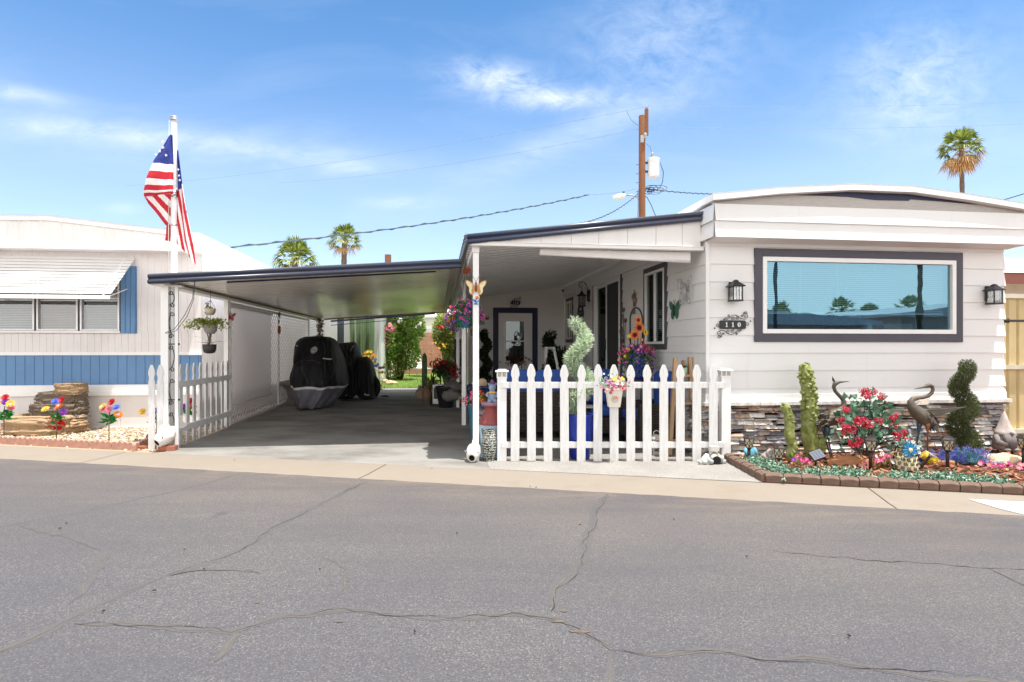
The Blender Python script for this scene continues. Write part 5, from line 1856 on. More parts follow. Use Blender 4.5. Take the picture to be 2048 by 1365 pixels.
M_PET = [leafmat('petal_purple', [lin(112, 44, 150), lin(150, 70, 180), lin(90, 34, 120)]), leafmat('petal_magenta', [lin(176, 40, 120), lin(206, 76, 150), lin(150, 30, 96)]), leafmat('petal_yellow', [lin(232, 196, 60), lin(244, 214, 96)]), leafmat('petal_red', [lin(186, 30, 44), lin(214, 56, 66)]), leafmat('petal_pink', [lin(226, 120, 150), lin(238, 160, 180)]), leafmat('petal_white', [lin(236, 232, 232), lin(224, 216, 226)]), leafmat('petal_orange', [lin(226, 124, 50), lin(236, 156, 80)])]
M_YC = mat('flower_eye', lin(226, 190, 70), .8)
M_BRC = mat('flower_seed', lin(60, 36, 24), .9)
mb = MB()
for i in range(900):
 a = R.uniform(0, 2 * pi); r = .2 * R.random() ** .5
 drop = max(0, r - .1) * R.uniform(0, 3.2)
 mb.leaf((r * 1.15 * cos(a), r * sin(a), .40 - drop + R.uniform(-.02, .05)), rnd_dir(.2), R.uniform(.03, .055), .022, 0)
for (x, n_) in ((-.13, 50), (.0, 60), (-.16, 60), (.08, 30), (.17, 40)):
 for i in range(n_):
  mb.leaf((x + R.gauss(0, .018), -.13 + R.gauss(0, .02), .36 - R.random() * .34), rnd_dir(), .04, .02, 0)
mb.build('leaves', M_LEAFG, fp_)
mb = MB()
for i in range(130):
 a = R.uniform(0, 2 * pi); r = .22 * R.random() ** .4
 p = Vector((r * 1.2 * cos(a), r * sin(a) - .02, .43 - max(0, r - .12) * R.uniform(0, 2.6) + R.uniform(-.02, .05)))
 m = R.choice((2, 1, 1)) if p.x < -.13 else R.choice((0, 0, 1, 1, 3)) if p.x > .02 else R.choice((0, 1, 4, 0))
 mb.flower(p, Vector((p.x * 2, p.y * 3 - .6, .3)), R.uniform(.018, .027), m, 7, 5, .1, .9, .2)
for i in range(26):
 mb.flower((R.choice((-.19, .2)) + R.gauss(0, .02), -.1 + R.gauss(0, .03), .36 - R.random() * .45), (R.gauss(0, .4), -1, .2), .02, 0, 7, 5, .1, .9, .15)
mb.build('flowers', M_PET + [M_YC], fp_)
mb = MB()
for (x, z, r, m) in ((.01, .745, .088, 6), (-.05, .645, .08, 6), (-.0, .85, .06, 6), (.10, .68, .05, 2), (-.13, .63, .035, 2), (.05, .58, .03, 3)):
 mb.flower((x, -.12, z - .04), (R.gauss(0, .15), -1, .15), r, m, 8, 14, .12, .32, .38)
 mb.flower((x, -.125, z - .04), (R.gauss(0, .15), -1, .15), r * .62, 3 if m == 6 else 2, 8, 12, .1, .3, 0)
 mb.tube([(x * .4, -.02, .36), (x * .8, -.06, .5), (x, -.105, z - .04)], .005, 5, 9)
mb.build('sunflowers', M_PET + [M_YC, M_BRC, M_LEAFG], fp_)
# dark arch handle behind the sunflowers
mb = MB()
mb.tube([(-.085, 0, .36)] + [(.085 * cos(a), .02, .82 + .17 * sin(a)) for a in [pi - pi * k / 12 for k in range(13)]] + [(.085, 0, .36)], .012, 7)
mb.build('arch', mat('verdigris_iron', lin(64, 64, 62), .6, .3), fp_)
# wooden A ladder with a small succulent pot
LY = 7.0
lb = base_at(1366, LY, .026)
K = Loc(lb, LY)
ld = thing('wooden_ladder', 'small natural wood step ladder with a pot on it leaning by the corner', 'ladder', lb)
M_WOOD = mat('pale_wood', lin(196, 160, 124), .7, var=.25, vs=5, bump=.3, bscale=1, stretch=(60, 60, 4))
for (a, b) in (((1356, 717), (1334, 921)), ((1386, 715), (1391, 908))):
 mb = MB(); p, q = K(*a, .12), K(*b, -.12 if a[0] < 1370 else .1); q.z = 0
 mb.beam(p, q, .042, .07); mb.build('rail', M_WOOD, ld, .004)
for (a, b, dy) in (((1354, 754), (1384, 752), .08), ((1349, 809), (1386, 807), .03), ((1343, 881), (1388, 878), -.02)):
 mb = MB(); mb.beam(K(*a, dy), K(*b, dy), .07, .028); mb.build('rung', M_WOOD, ld, .003)
for (a, b) in (((1377, 722), (1372, 905)),):
 mb = MB(); p, q = K(*a, .2), K(*b, .42); q.z = 0
 mb.beam(p, q, .035, .05); mb.build('back_rail', M_WOOD, ld, .003)
sp_ = K(1371, 752.3, .08) + lb
t = thing('succulent_pot', 'small pale green pot with a succulent on the wooden ladder', 'flower pot', sp_ + Vector((0, 0, .012)))
mb = MB(); mb.lathe([(.034, 0), (.043, .02), (.046, .085), (.04, .085), (.035, .07), (0, .068)], 18, caps=False); mb.build('pot', mat('celadon', lin(176, 200, 170), .35), t)
mb = MB()
for i in range(34):
 a = R.uniform(0, 2 * pi)
 mb.leaf((0, 0, .075), Vector((cos(a), sin(a), R.uniform(.3, 1.6))), R.uniform(.04, .075), .016)
mb.build('plant', leafmat('succulent_dark', [lin(50, 78, 58), lin(86, 116, 84), lin(150, 168, 130)]), t)
# small white lantern
lb = base_at(1313, 6.95, .026)
t = thing('lantern', 'small weathered white lantern on the patio floor behind the fence', 'lantern', lb)
mb = MB(); mb.box(-.055, -.055, 0, .055, .055, .03); mb.box(-.06, -.06, .17, .06, .06, .19); mb.prism([(-.055, -.055, .19), (.055, -.055, .19), (.02, -.02, .23), (-.02, -.02, .23)], (0, .09, 0))
for x in (-.046, .046):
 for y in (-.046, .046):
  mb.box(x - .008, y - .008, .03, x + .008, y + .008, .17)
mb.build('frame', mat('lantern_paint', lin(206, 200, 190), .6, var=.2), t, .002)
mb = MB(); mb.box(-.04, -.04, .03, .04, .04, .168); mb.build('glass', M_GLASSC, t)
mb = MB(); mb.tube([(.04 * cos(a), 0, .23 + .05 * sin(a)) for a in [pi * k / 10 for k in range(11)]], .004, 5); mb.build('handle', M_WHITE, t)
# second lantern and chair side table
lb = base_at(1177, 7.5, .026)
t = thing('side_table', 'small pale side table with iron scroll panel behind the blue planter', 'side table', lb)
mb = MB(); mb.box(-.12, -.12, .5, .12, .12, .52); mb.box(-.11, -.11, .33, .11, .11, .345)
mb.build('top', mat('stone_top', lin(200, 194, 184), .6), t, .003)
for x in (-.1, .1):
 for y in (-.1, .1):
  mb = MB(); mb.box(x - .008, y - .008, 0, x + .008, y + .008, .33); mb.box(x - .008, y - .008, .345, x + .008, y + .008, .5); mb.build('leg', M_BLACK, t)
mb = MB()
for s in (-1, 1):
 mb.tube([(s * .045 + .04 * cos(a), -.1, .42 + .07 * sin(a)) for a in [2 * pi * k / 18 for k in range(19)]], .005, 5)
mb.build('scroll_panel', M_BLACK, t)
# flower pot hung on the fence
fb = Vector(((1226 - CX) / FPX * 6.49, 6.425, 0))
zt_ = CAMH - (780 - CY) / FPX * 6.45; zb_ = CAMH - (814 - CY) / FPX * 6.45
t = thing('fence_planter', 'cream tapered planter of mixed pink and yellow flowers hung on the front fence', 'planter', (fb.x, fb.y, zb_))
hh = zt_ - zb_
mb = MB()
a, b = .062, .088
for (h0, h1, w0, w1) in ((0, hh, a, b),):
 P = lambda w_, z: [(-w_, -w_ * .7, z), (w_, -w_ * .7, z), (w_, .065, z), (-w_, .065, z)]
 lo, hi = [mb.v(p) for p in P(w0, h0)], [mb.v(p) for p in P(w1, h1)]
 mb.f(lo[::-1]); mb.f(hi)
 for k in range(4):
  mb.f((lo[k], lo[(k + 1) % 4], hi[(k + 1) % 4], hi[k]))
mb.box(-.095, -.068, hh, .095, .068, hh + .018)
mb.build('pot', mat('cream_plastic', lin(224, 218, 206), .5, var=.06), t, .005)
mb = MB()
mb.tube([(.033 * cos(a), -.057 - .0 + .0 * a, hh * .5 + .036 * sin(a)) for a in [2 * pi * k / 26 for k in range(26)]] + [(.033, -.057, hh * .5)], .0035, 5)
mb.V = [(x, y - .0 - (z - hh * .5) * .12, z) for x, y, z in mb.V]
for k in range(3):
 mb.box(-.018, -.0625 - k * .0, hh * .5 - .014 + k * .012, .018, -.054, hh * .5 - .010 + k * .012)
mb.build('wreath_mark', mat('cream_shade', lin(196, 188, 174), .6), t)
mb = MB()
for i in range(300):
 p = Vector((R.gauss(0, .07), R.gauss(0, .045), hh + .04 + abs(R.gauss(0, .045))))
 mb.leaf(p, rnd_dir(.5), R.uniform(.02, .045), .016, 7)
for i in range(120):
 p = Vector((R.gauss(0, .072), -.03 + R.gauss(0, .04), hh + .05 + R.gauss(0, .045)))
 m = R.choice((1, 1, 4, 3)) if p.z < hh + .06 else R.choice((2, 2, 5, 5, 4, 0))
 mb.flower(p, (p.x * 4, -1, .5), R.uniform(.012, .02), m, 8, 5, .15, .9, .25)
mb.build('flowers', M_PET + [leafmat('leaf_pale', [lin(120, 160, 120), lin(176, 204, 176), lin(90, 130, 90)]), M_YC], t)
# painted milk can with lettering
cb_ = base_at(984, 6.82, .024)
t = thing('milk_can', 'dusty red and pale blue painted milk can by the patio post', 'milk can', cb_)
mb = MB()
mb.lathe([(.148, 0), (.152, .01), (.152, .27), (.152, .375), (.155, .38), (.155, .395), (.146, .42), (.12, .475), (.092, .515), (.088, .53), (.088, .57), (.098, .58), (.125, .60), (.130, .62), (.126, .632), (.1, .636)], 40, (0, 0, 0), [1, 1, 1, 0, 0, 0, 0, 0, 0, 0, 0, 0, 2, 2, 2, 2])
mb.build('body', [mat('dusty_red', lin(150, 76, 74), .42, var=.12), mat('pale_sky_paint', lin(178, 204, 220), .45, var=.15, vs=8), mat('mauve_rim', lin(156, 120, 140), .45)], t)
mb = MB()
for s in (-1, 1):
 mb.tube([(s * .115, -.0, .47), (s * .165, -.0, .49), (s * .165, -.0, .535), (s * .095, -.0, .55)], .012, 7)
mb.build('handle', mat('dusty_red'  , (0, 0, 0)), t)
mb = MB()
for (pts, m, r_) in (([(-.9, .34), (-.72, .34), (-.5, .30), (-.3, .32), (-.35, .24), (-.6, .2), (-.8, .26)], 0, .1535), ([(-.2, .31), (.1, .345), (.35, .30), (.5, .2), (.1, .16), (-.15, .2)], 1, .1535), ([(-1.0, .12), (.6, .12), (.6, .02), (-1.0, .02)], 2, .1533)):
 mb.poly([(r_ * sin(a), -r_ * cos(a), z) for a, z in pts], m)
mb.build('painted_scene', [mat('barn_grey', lin(110, 120, 112), .5), mat('snow_white', lin(226, 230, 234), .5), mat('pasture', lin(140, 164, 136), .5)], t)
mb = MB()
def can_place(cx, cz):
 def f_(x, y):
  z = cz + y
  r = .1515 - (z - .385) * .46 + .004
  a = cx + x / .13
  return (r * sin(a), -r * cos(a), z)
 return f_
mb.text('The', can_place(-.62, .465), .028)
mb.text('Vohna', can_place(-.12, .415), .036)
mb.build('lettering', mat('cream_lettering', lin(240, 228, 222), .5), t)
# bear figurine on the can
bb = cb_ + Vector((.005, -.03, .636))
t = thing('bear_figurine', 'small grey blue bear figurine with yellow bow and hat on the milk can', 'figurine', bb)
mb = MB()
mb.tube([(0, 0, .0), (0, 0, .03), (0, 0, .08), (0, 0, .12), (0, 0, .135), (0, 0, .165), (0, 0, .2), (0, 0, .222)], [.038, .05, .052, .036, .03, .042, .038, .012], 16)
for s in (-1, 1):
 mb.blob((s * .036, 0, .21), (.017, .012, .017), 0, .0, 1, 0, 2); mb.tube([(s * .045, -.01, .11), (s * .062, -.035, .08), (s * .04, -.055, .07)], [.017, .016, .014], 8); mb.tube([(s * .03, -.02, .02), (s * .036, -.06, .018)], [.022, .019], 8)
mb.blob((0, -.038, .165), (.018, .016, .013), 0, 0, 1, 0, 2)
mb.build('body', mat('bear_grey', lin(150, 164, 192), .6, var=.15), t)
mb = MB()
for s in (-1, 1):
 mb.blob((s * .022, -.05, .115), (.02, .01, .013), 0, .1, 2, 1, 2)
mb.blob((0, -.052, .115), (.008, .009, .008), 0, 0, 1, 0, 1)
mb.build('bow', mat('bow_yellow', lin(240, 186, 60), .6), t)
mb = MB(); mb.lathe([(.044, .215), (.046, .22), (.026, .225), (.022, .25), (.008, .262)], 16); mb.build('hat', mat('hat_plum', lin(110, 80, 110), .7), t)
# teal tall pot with flowers
tb = base_at(962, 7.2, .024)
t = thing('tall_planter', 'tall teal planter of red and yellow flowers behind the patio post', 'planter', tb)
mb = MB(); mb.lathe([(.10, 0), (.11, .02), (.155, .5), (.165, .55), (.165, .57), (.15, .57), (.14, .54), (0, .53)], 28, caps=False); mb.build('pot', mat('teal_glaze', lin(20, 96, 120), .3, var=.2), t)
mb = MB()
for i in range(420):
 mb.leaf((R.gauss(0, .08), R.gauss(0, .07), .58 + abs(R.gauss(0, .05))), rnd_dir(.4), R.uniform(.03, .06), .022, 7)
for i in range(95):
 p = Vector((R.gauss(0, .10), -.05 + R.gauss(0, .05), .62 + R.gauss(0, .05)))
 m = R.choice((2, 3, 3, 2)) if abs(p.x) < .08 else R.choice((0, 1, 3))
 mb.flower(p, (p.x * 3, -1, .5), R.uniform(.018, .028), m, 8, 5, .15, .9, .25)
mb.build('flowers', M_PET + [M_LEAFG, M_YC], t)
mb = MB()
mb.prism([(-.05, -.162, .53), (.06, -.162, .53), (.05, -.15, .42), (.015, -.145, .36), (-.03, -.15, .44)], (0, -.008, 0)); mb.build('ribbon', mat('grey_cloth', lin(150, 156, 164), .8), t)
# ceramic snail on a dark pot, and the dark pot
db = base_at(966, 8.0, .024)
t = thing('dark_pot', 'dark blue glazed pot with a ceramic snail resting on it behind the post', 'pot', db)
mb = MB(); mb.lathe([(.12, 0), (.2, .3), (.22, .6), (.23, .73), (.235, .76), (.21, .76), (.2, .72), (0, .71)], 28, caps=False); mb.build('pot', mat('night_glaze', lin(24, 28, 62), .2, var=.3), t)
sb = db + Vector((-.04, -.08, .715))
t = thing('snail_ornament', 'small tan and white ceramic snail lying in the dark blue pot', 'ornament', sb)
mb = MB(); mb.blob((.03, 0, .07), (.075, .05, .07), 0, .05, 2, 3, 3); mb.build('shell', mat('tan_ceramic', lin(170, 146, 120), .5, var=.25, vs=20), t)
mb = MB(); mb.tube([(.05, -.02, .01), (-.03, -.03, .02), (-.07, -.03, .05), (-.08, -.03, .09)], [.03, .035, .028, .03], 10)
for s in (-1, 1):
 mb.tube([(-.08, -.03 + s * .012, .11), (-.09, -.03 + s * .02, .145)], [.006, .008], 6)
mb.build('body', mat('white_ceramic', lin(226, 222, 212), .35), t)
# woven vase on the floor
vb = base_at(979, 6.56, .022)
m = bpy.data.materials.new('woven_pattern'); t_ = NT(m)
vv = t_.coords((1, 1, 1)); wv = t_.n('TexWave', wave_type='BANDS', bands_direction='Z'); wv.inputs['Scale'].default_value = 11; wv.inputs['Distortion'].default_value = 4.5; wv.inputs['Detail Scale'].default_value = 7; wv.inputs['Detail'].default_value = 0
t_.l(vv, wv.inputs['Vector'])
cc_ = t_.ramp(wv.outputs['Fac'], [(.42, lin(34, 38, 34)), (.58, lin(206, 208, 200))])
t_.bsdf(cc_, .6, 0, .4, wv.outputs['Fac'], .8, .02)
mb = MB(); mb.lathe([(.045, 0), (.055, .01), (.072, .10), (.080, .20), (.078, .26), (.066, .32), (.06, .335), (.066, .345), (.055, .35), (.05, .32), (0, .31)], 30, (0, 0, 0), 0, True, lambda a, z: 1 + .03 * sin(a * 15 + z * 120), False)
single(mb, 'woven_vase', m, 'black and white woven vase standing in front of the painted milk can', 'vase', vb)
# fish sculptures
M_FISH = mat('white_stone', lin(222, 218, 212), .7, var=.15, vs=9, bump=.4, bscale=50)
def fish(label, loc, rz, pitch, sc):
 t = thing('fish_sculpture', label, 'sculpture', loc, rz)
 mb = MB()
 # body along -y (mouth) rising to the tail at +y
 n = 22
 prof = [(-.17, .052), (-.165, .064), (-.14, .075), (-.10, .094), (-.05, .105), (.0, .102), (.05, .085), (.10, .062), (.14, .042), (.17, .034)]
 rings = []
 for (y, r) in prof:
  ring = []
  for k in range(n):
   a = 2 * pi * k / n
   ring.append(mb.v((r * .85 * cos(a), y, r * sin(a) * 1.02)))
  rings.append(ring)
 for A, B in zip(rings, rings[1:]):
  for k in range(n):
   mb.f((A[k], A[(k + 1) % n], B[(k + 1) % n], B[k]), 0, True)
 inn = [mb.v((.042 * .85 * cos(2 * pi * k / n), -.168, .042 * sin(2 * pi * k / n))) for k in range(n)]
 deep = [mb.v((.03 * cos(2 * pi * k / n), -.10, .03 * sin(2 * pi * k / n))) for k in range(n)]
 for k in range(n):
  mb.f((rings[0][(k + 1) % n], rings[0][k], inn[k], inn[(k + 1) % n]), 0, True)
  mb.f((inn[(k + 1) % n], inn[k], deep[k], deep[(k + 1) % n]), 1)
 mb.f(deep, 1)
 bd = mb
 tail = [(0, .15, .02), (0, .24, .10), (0, .30, .09), (0, .26, .02), (0, .29, -.06), (0, .22, -.06), (0, .15, -.02)]
 bd.prism([(x - .014, y, z) for x, y, z in tail], (.028, 0, 0))
 fin = [(0, -.06, .095), (0, .0, .15), (0, .08, .14), (0, .09, .06)]
 bd.prism([(x - .01, y, z) for x, y, z in fin], (.02, 0, 0))
 for s in (-1, 1):
  bd.prism([(s * .075, -.05, -.01), (s * .13, .02, -.03), (s * .11, .05, -.05), (s * .075, .01, -.04)], (0, 0, .012))
 M_ = Matrix.Rotation(-pitch, 3, 'X')
 zs = []
 bd.V = [tuple((M_ @ Vector(p)) * sc) for p in bd.V]
 lo = min(p[2] for p in bd.V)
 bd.V = [(x, y, z - lo) for x, y, z in bd.V]
 bd.build('body', [M_FISH, mat('mouth_dark', (.03, .025, .022), .9)], t)
 mb = MB()
 for s in (-1, 1):
  p = (M_ @ Vector((s * .066, -.105, .045))) * sc
  mb.blob((p.x, p.y, p.z - lo), (.009, .009, .009), 0, 0, 1, 0, 2)
 mb.build('eyes', M_BLACK, t)
 return t
p = gnd(337, 899, .085)
bk = gnd(336, 901, .02)
mb = MB(); mb.box(-.1, -.05, 0, .1, .06, .06)
M_BRICK = mat('red_brick', lin(166, 104, 82), .85, var=.25, vs=14, bump=.5, bscale=60)
single(mb, 'brick', M_BRICK, 'red brick under the fish sculpture at the carport post', 'brick', bk, .1, bevel=.006)
fish('white stone fish sculpture on a red brick at the foot of the scroll post', Vector((bk.x - .02, bk.y + .02, .075)), -.42, -.55, .95)
p = gnd(948, 922, .02)
fish('white stone fish sculpture facing the street at the foot of the patio post', Vector((p.x, p.y + .02, .018)), -.12, -.42, .92)
for (px, py, rz, lab) in ((302, 899, .15, 'flat red brick lying on the gravel left of the fish sculpture'),):
 mb = MB(); mb.box(-.13, -.05, 0, .12, .05, .05)
 single(mb, 'brick', M_BRICK, lab, 'brick', gnd(px, py, .015), rz, bevel=.006)
mb = MB(); mb.blob((0, 0, .05), (.09, .07, .07), 0, .3, 1.5, 5, 3)
single(mb, 'dark_stone', mat('brown_stone', lin(122, 92, 76), .9, var=.3, vs=9, bump=.7, bscale=30), 'rough dark brown stone at the end of the scalloped edging', 'stone', gnd(306, 882, .012))
# grotto of stones by the right fence post
gb_ = gnd(1428, 930, .02)
t = thing('stone_grotto', 'little grotto of pale stones with a dark opening at the end of the fence', 'ornament', gb_ + Vector((0, .06, 0)))
mb = MB()
for i in range(40):
 a = R.uniform(0, pi); r = R.uniform(.06, .125)
 mb.blob((r * cos(a) * 1.1 + .0, R.uniform(-.05, .06), max(.012, r * sin(a) * .9 - .005)), (R.uniform(.022, .038),) * 3, R.randrange(3), .3, 2, i, 2)
for i in range(14):
 mb.blob((R.uniform(-.16, -.03), R.uniform(-.08, -.03), R.uniform(.01, .05)), (R.uniform(.018, .03),) * 3, R.randrange(3), .3, 2, i + 50, 2)
mb.box(-.02, -.03, .14, .07, .05, .19, 0)
mb.build('stones', [mat('pebble_a', lin(206, 202, 196), .8, bump=.3), mat('pebble_b', lin(160, 166, 166), .8, bump=.3), mat('pebble_c', lin(188, 178, 160), .8, bump=.3)], t)
mb = MB(); mb.tube([(.03, -.075, .05), (.03, .03, .05)], .042, 16); mb.build('opening', mat('hole', (.012, .012, .012), .95), t)
# ------------------------------------------------------------------ things on the walls
def lantern(label, loc, rz, sc=1.0):
 t = thing('wall_lantern', label, 'wall lamp', loc, rz)
 mb = MB(); mb.box(-.05 * sc, -.02 * sc, -.02 * sc, .05 * sc, 0, .20 * sc); mb.box(-.012 * sc, -.07 * sc, .16 * sc, .012 * sc, -.021 * sc, .185 * sc)
 mb.build('back_plate', M_BLACK, t, .003)
 mb = MB()
 c = (0, -.105 * sc)
 def sq(w_, z):
  return [(c[0] - w_, c[1] - w_, z), (c[0] + w_, c[1] - w_, z), (c[0] + w_, c[1] + w_, z), (c[0] - w_, c[1] + w_, z)]
 lev = [(.098, .125), (.100, .131), (.052, .175), (.030, .195), (.030, .21), (.018, .214), (.0176, .222)]
 rings = [[mb.v(p) for p in sq(w_ * sc, z * sc)] for w_, z in lev]
 for A, B in zip(rings, rings[1:]):
  for k in range(4):
   mb.f((A[k], A[(k + 1) % 4], B[(k + 1) % 4], B[k]))
 mb.f(rings[0][::-1]); mb.f(rings[-1])
 mb.build('roof', M_BLACK, t)
 mb = MB()
 for x in (-1, 1):
  for y in (-1, 1):
   mb.box(c[0] + x * .066 * sc - .007 * sc, c[1] + y * .066 * sc - .007 * sc, -.06 * sc, c[0] + x * .066 * sc + .007 * sc, c[1] + y * .066 * sc + .007 * sc, .124 * sc)
 for x in (-1, 1):
  mb.box(c[0] + x * .022 * sc - .003 * sc, c[1] - .07 * sc, -.06 * sc, c[0] + x * .022 * sc + .003 * sc, c[1] - .064 * sc, .124 * sc)
 mb.box(c[0] - .078 * sc, c[1] - .078 * sc, -.08 * sc, c[0] + .078 * sc, c[1] + .078 * sc, -.06 * sc)
 mb.build('cage', M_BLACK, t, .002)
 mb = MB(); w_ = .058 * sc
 mb.box(c[0] - w_, c[1] - w_, -.058 * sc, c[0] + w_, c[1] + w_, .122 * sc)
 mb.build('glass', glass_mat('lantern_glass', (.75, .77, .76), .25), t)
 mb = MB(); mb.tube([(c[0], c[1], .12 * sc), (c[0], c[1], .07 * sc), (c[0], c[1], .04 * sc), (c[0], c[1], .0)], [.012 * sc, .014 * sc, .024 * sc, .008 * sc], 10)
 mb.build('bulb', mat('bulb_white', (.8, .8, .78), .3), t)
 return t
u, z = front(1462, 592, 0)
lantern('black lantern on the white wall left of the big picture window', H(u, -.02, z - .008), TH, .82)
u, z = front(1972, 598, 0)
lantern('black lantern on the white wall right of the big picture window', H(u, -.02, z - .012), TH, .82)
def house_plate(label, loc, rz, w, h, colm, num, m2_, out=-1):
 """bar with the number and iron scrolls round it"""
 t = thing('address_plaque', label, 'house number', loc, rz)
 mb = MB()
 r = h * .22
 P = []
 for cx, cz, a0 in ((w / 2 - r, h / 2 - r, 0), (-w / 2 + r, h / 2 - r, pi / 2), (-w / 2 + r, -h / 2 + r, pi), (w / 2 - r, -h / 2 + r, 3 * pi / 2)):
  for k in range(6):
   a = a0 + pi / 2 * k / 5
   P.append((cx + r * cos(a), 0, cz + r * sin(a)))
 mb.prism(P, (0, -.008, 0))
 mb.build('plate', colm, t)
 mb = MB()
 k = h
 S_ = []
 for s in (1, -1):
  def sc(cx, cz, r0, tu, a0):
   S_.append([(s * x, -.004, s * z) for x, z in spiral(cx, cz, r0, tu, a0, 22)])
  sc(w * .50, h * .98, k * .34, 1.4, .5)
  sc(w * .50, h * 1.45, k * .19, 1.2, -1.2)
  sc(w * .42, h * 1.38, k * .1, 1.0, 1.0)
  sc(w * .56, h * .05, k * .26, 1.3, 1.6)
  sc(w * .68, h * .4, k * .1, 1.1, 2.2)
  sc(w * .36, h * 1.02, k * .14, 1.1, 3.1)
  sc(w * .02, h * .72, k * .24, 1.3, 2.4)
  sc(w * .17, h * .78, k * .24, 1.3, .2)
  sc(-w * .16, h * 1.02, k * .15, 1.2, .3)
  sc(-w * .24, h * .66, k * .2, 1.25, 2.2)
  sc(-w * .33, h * .6, k * .08, 1.0, 2.8)
  S_.append([(s * x, -.004, s * z) for x, z in [(-w * .18 + w * .5 * q, h * (.52 + .62 * sin(pi * (.08 + .84 * q)))) for q in [i / 16 for i in range(17)]]])
  S_.append([(s * x, -.004, s * z) for x, z in [(w * .3 + w * .2 * q, h * (.72 - .1 * q)) for q in (0, .5, 1)]])
 for pts in S_:
  mb.tube(pts, [h * .034] * len(pts), 5)
 mb.build('scrollwork', colm, t)
 mb = MB()
 def digit(ch, cx):
  H_ = h * .54
  if ch == '1':
   mb.box(cx - H_ * .10, -.0115, -H_ / 2 + H_ * .1, cx + H_ * .10, -.0085, H_ / 2)
   mb.box(cx - H_ * .26, -.0115, -H_ / 2, cx + H_ * .26, -.0085, -H_ / 2 + H_ * .099)
   mb.prism([(cx - H_ * .10, -.0085, H_ / 2 - .001), (cx - H_ * .28, -.0085, H_ * .34), (cx - H_ * .28, -.0085, H_ * .27), (cx - H_ * .101, -.0085, H_ * .31)], (0, -.003, 0))
  else:
   n = 24
   o_ = [(cx + H_ * .36 * cos(2 * pi * i / n), H_ / 2 * sin(2 * pi * i / n)) for i in range(n)]
   q_ = [(cx + H_ * .12 * cos(2 * pi * i / n), H_ * .40 * sin(2 * pi * i / n)) for i in range(n)]
   for i in range(n):
    j = (i + 1) % n
    mb.prism([(o_[i][0], -.0085, o_[i][1]), (o_[j][0], -.0085, o_[j][1]), (q_[j][0], -.0085, q_[j][1]), (q_[i][0], -.0085, q_[i][1])], (0, -.003, 0))
 for i, ch in enumerate(num):
  digit(ch, (i - 1) * w * .235)
 mb.build('number', m2_, t)
 return t
u, z = front(1463, 650, 0)
house_plate('black scrolled plaque reading 110 on the white front wall under the left lantern', H(u, -.024, z), TH, .325, .10, M_BLACK, '110', mat('number_white', (.8, .8, .78), .5))
u, z = front(1031, 606, 7.6)
house_plate('small navy scrolled plaque reading 110 above the back door', H(u, 7.6 - .024, z), TH, .22, .095, M_NAVYP, '110', mat('number_silver', (.62, .64, .7), .4))
# wall ornaments facing the patio (turned so that their front looks to -u)
RS = TH - pi / 2
def on_side(px, py, lift=.02):
 v, z = side(px, py, 0)
 return H(-lift, v, z)
t = thing('wall_lantern', 'black carriage lantern hanging from a curled arm beside the sliding door', 'wall lamp', on_side(1180, 592, .012), RS)
mb = MB(); mb.tube([(0, 0, -.12), (0, -.01, -.1), (0, -.01, .1), (0, 0, .12)], [.02, .045, .045, .02], 10); mb.build('back_plate', M_BLACK, t)
mb = MB()
arm = [(0, -.02, .1), (0, -.06, .22), (0, -.13, .29), (0, -.20, .27), (0, -.225, .21), (0, -.20, .17), (0, -.17, .19)]
mb.tube(arm, .009, 7); mb.tube([(0, -.16, .10), (0, -.17, .19)], .007, 6); mb.build('arm', M_BLACK, t)
mb = MB()
mb.lathe([(.012, .10), (.03, .08), (.035, .06), (.07, .03), (.11, .0), (.112, -.008), (.09, -.01)], 4, (0, -.16, 0), 0, False); mb.build('roof', M_BLACK, t)
mb = MB()
for k in range(6):
 a = k * pi / 3
 mb.tube([(.075 * cos(a), -.16 + .075 * sin(a), -.008), (.07 * cos(a), -.16 + .07 * sin(a), -.2)], .006, 5)
mb.lathe([(.08, -.2), (.085, -.21), (.07, -.225)], 6, (0, -.16, 0), 0, False); mb.build('cage', M_BLACK, t)
mb = MB(); mb.lathe([(.06, -.2), (.064, -.01)], 6, (0, -.16, 0), 0, False); mb.build('glass', glass_mat('lantern_glass_b', (.6, .6, .58), .2), t)
t = thing('security_camera', 'small white dome security camera high in the patio corner', 'camera', H(-.08, 7.55, CAMH + (CY - 580) / FPX * 14.2), TH)
mb = MB(); mb.tube([(.05, .05, 0), (0, 0, 0), (-.0, -.05, -.02)], [.02, .028, .03], 10); mb.build('body', M_VINYL, t)
mb = MB(); mb.blob((0, -.06, -.022), (.03, .03, .03), 0, 0, 1, 0, 2); mb.build('lens', M_BLACK, t)
# round iron welcome sign
t = thing('round_wall_sign', 'round dark cut metal sign below the carriage lantern', 'sign', on_side(1163, 630, .022), RS)
mb = MB()
mb.tube([(.26 * cos(a), -.0, .26 * sin(a)) for a in [2 * pi * k / 36 for k in range(37)]], .010, 5)
for k in range(18):
 a = 2 * pi * k / 18
 if abs(sin(a)) > .5:
  mb.tube([(x, 0, z) for x, z in spiral(.2 * cos(a), .2 * sin(a), .06, 1.2, a)], .009, 5)
for r_ in range(3):
 z0_ = .07 - r_ * .075
 for k in range(11):
  x = -.2 + k * .04
  mb.tube([(x, 0, z0_ - .022), (x + .012, 0, z0_ + .024), (x + .024, 0, z0_ - .016)], .008, 5)
 mb.tube([(-.22, 0, z0_ - .034), (.23, 0, z0_ - .034)], .006, 5)
mb.tube([(0, 0, .26), (.0, 0, .36)], .01, 5)
mb.build('cut_metal', mat('gunmetal', lin(70, 70, 74), .5, .4), t)
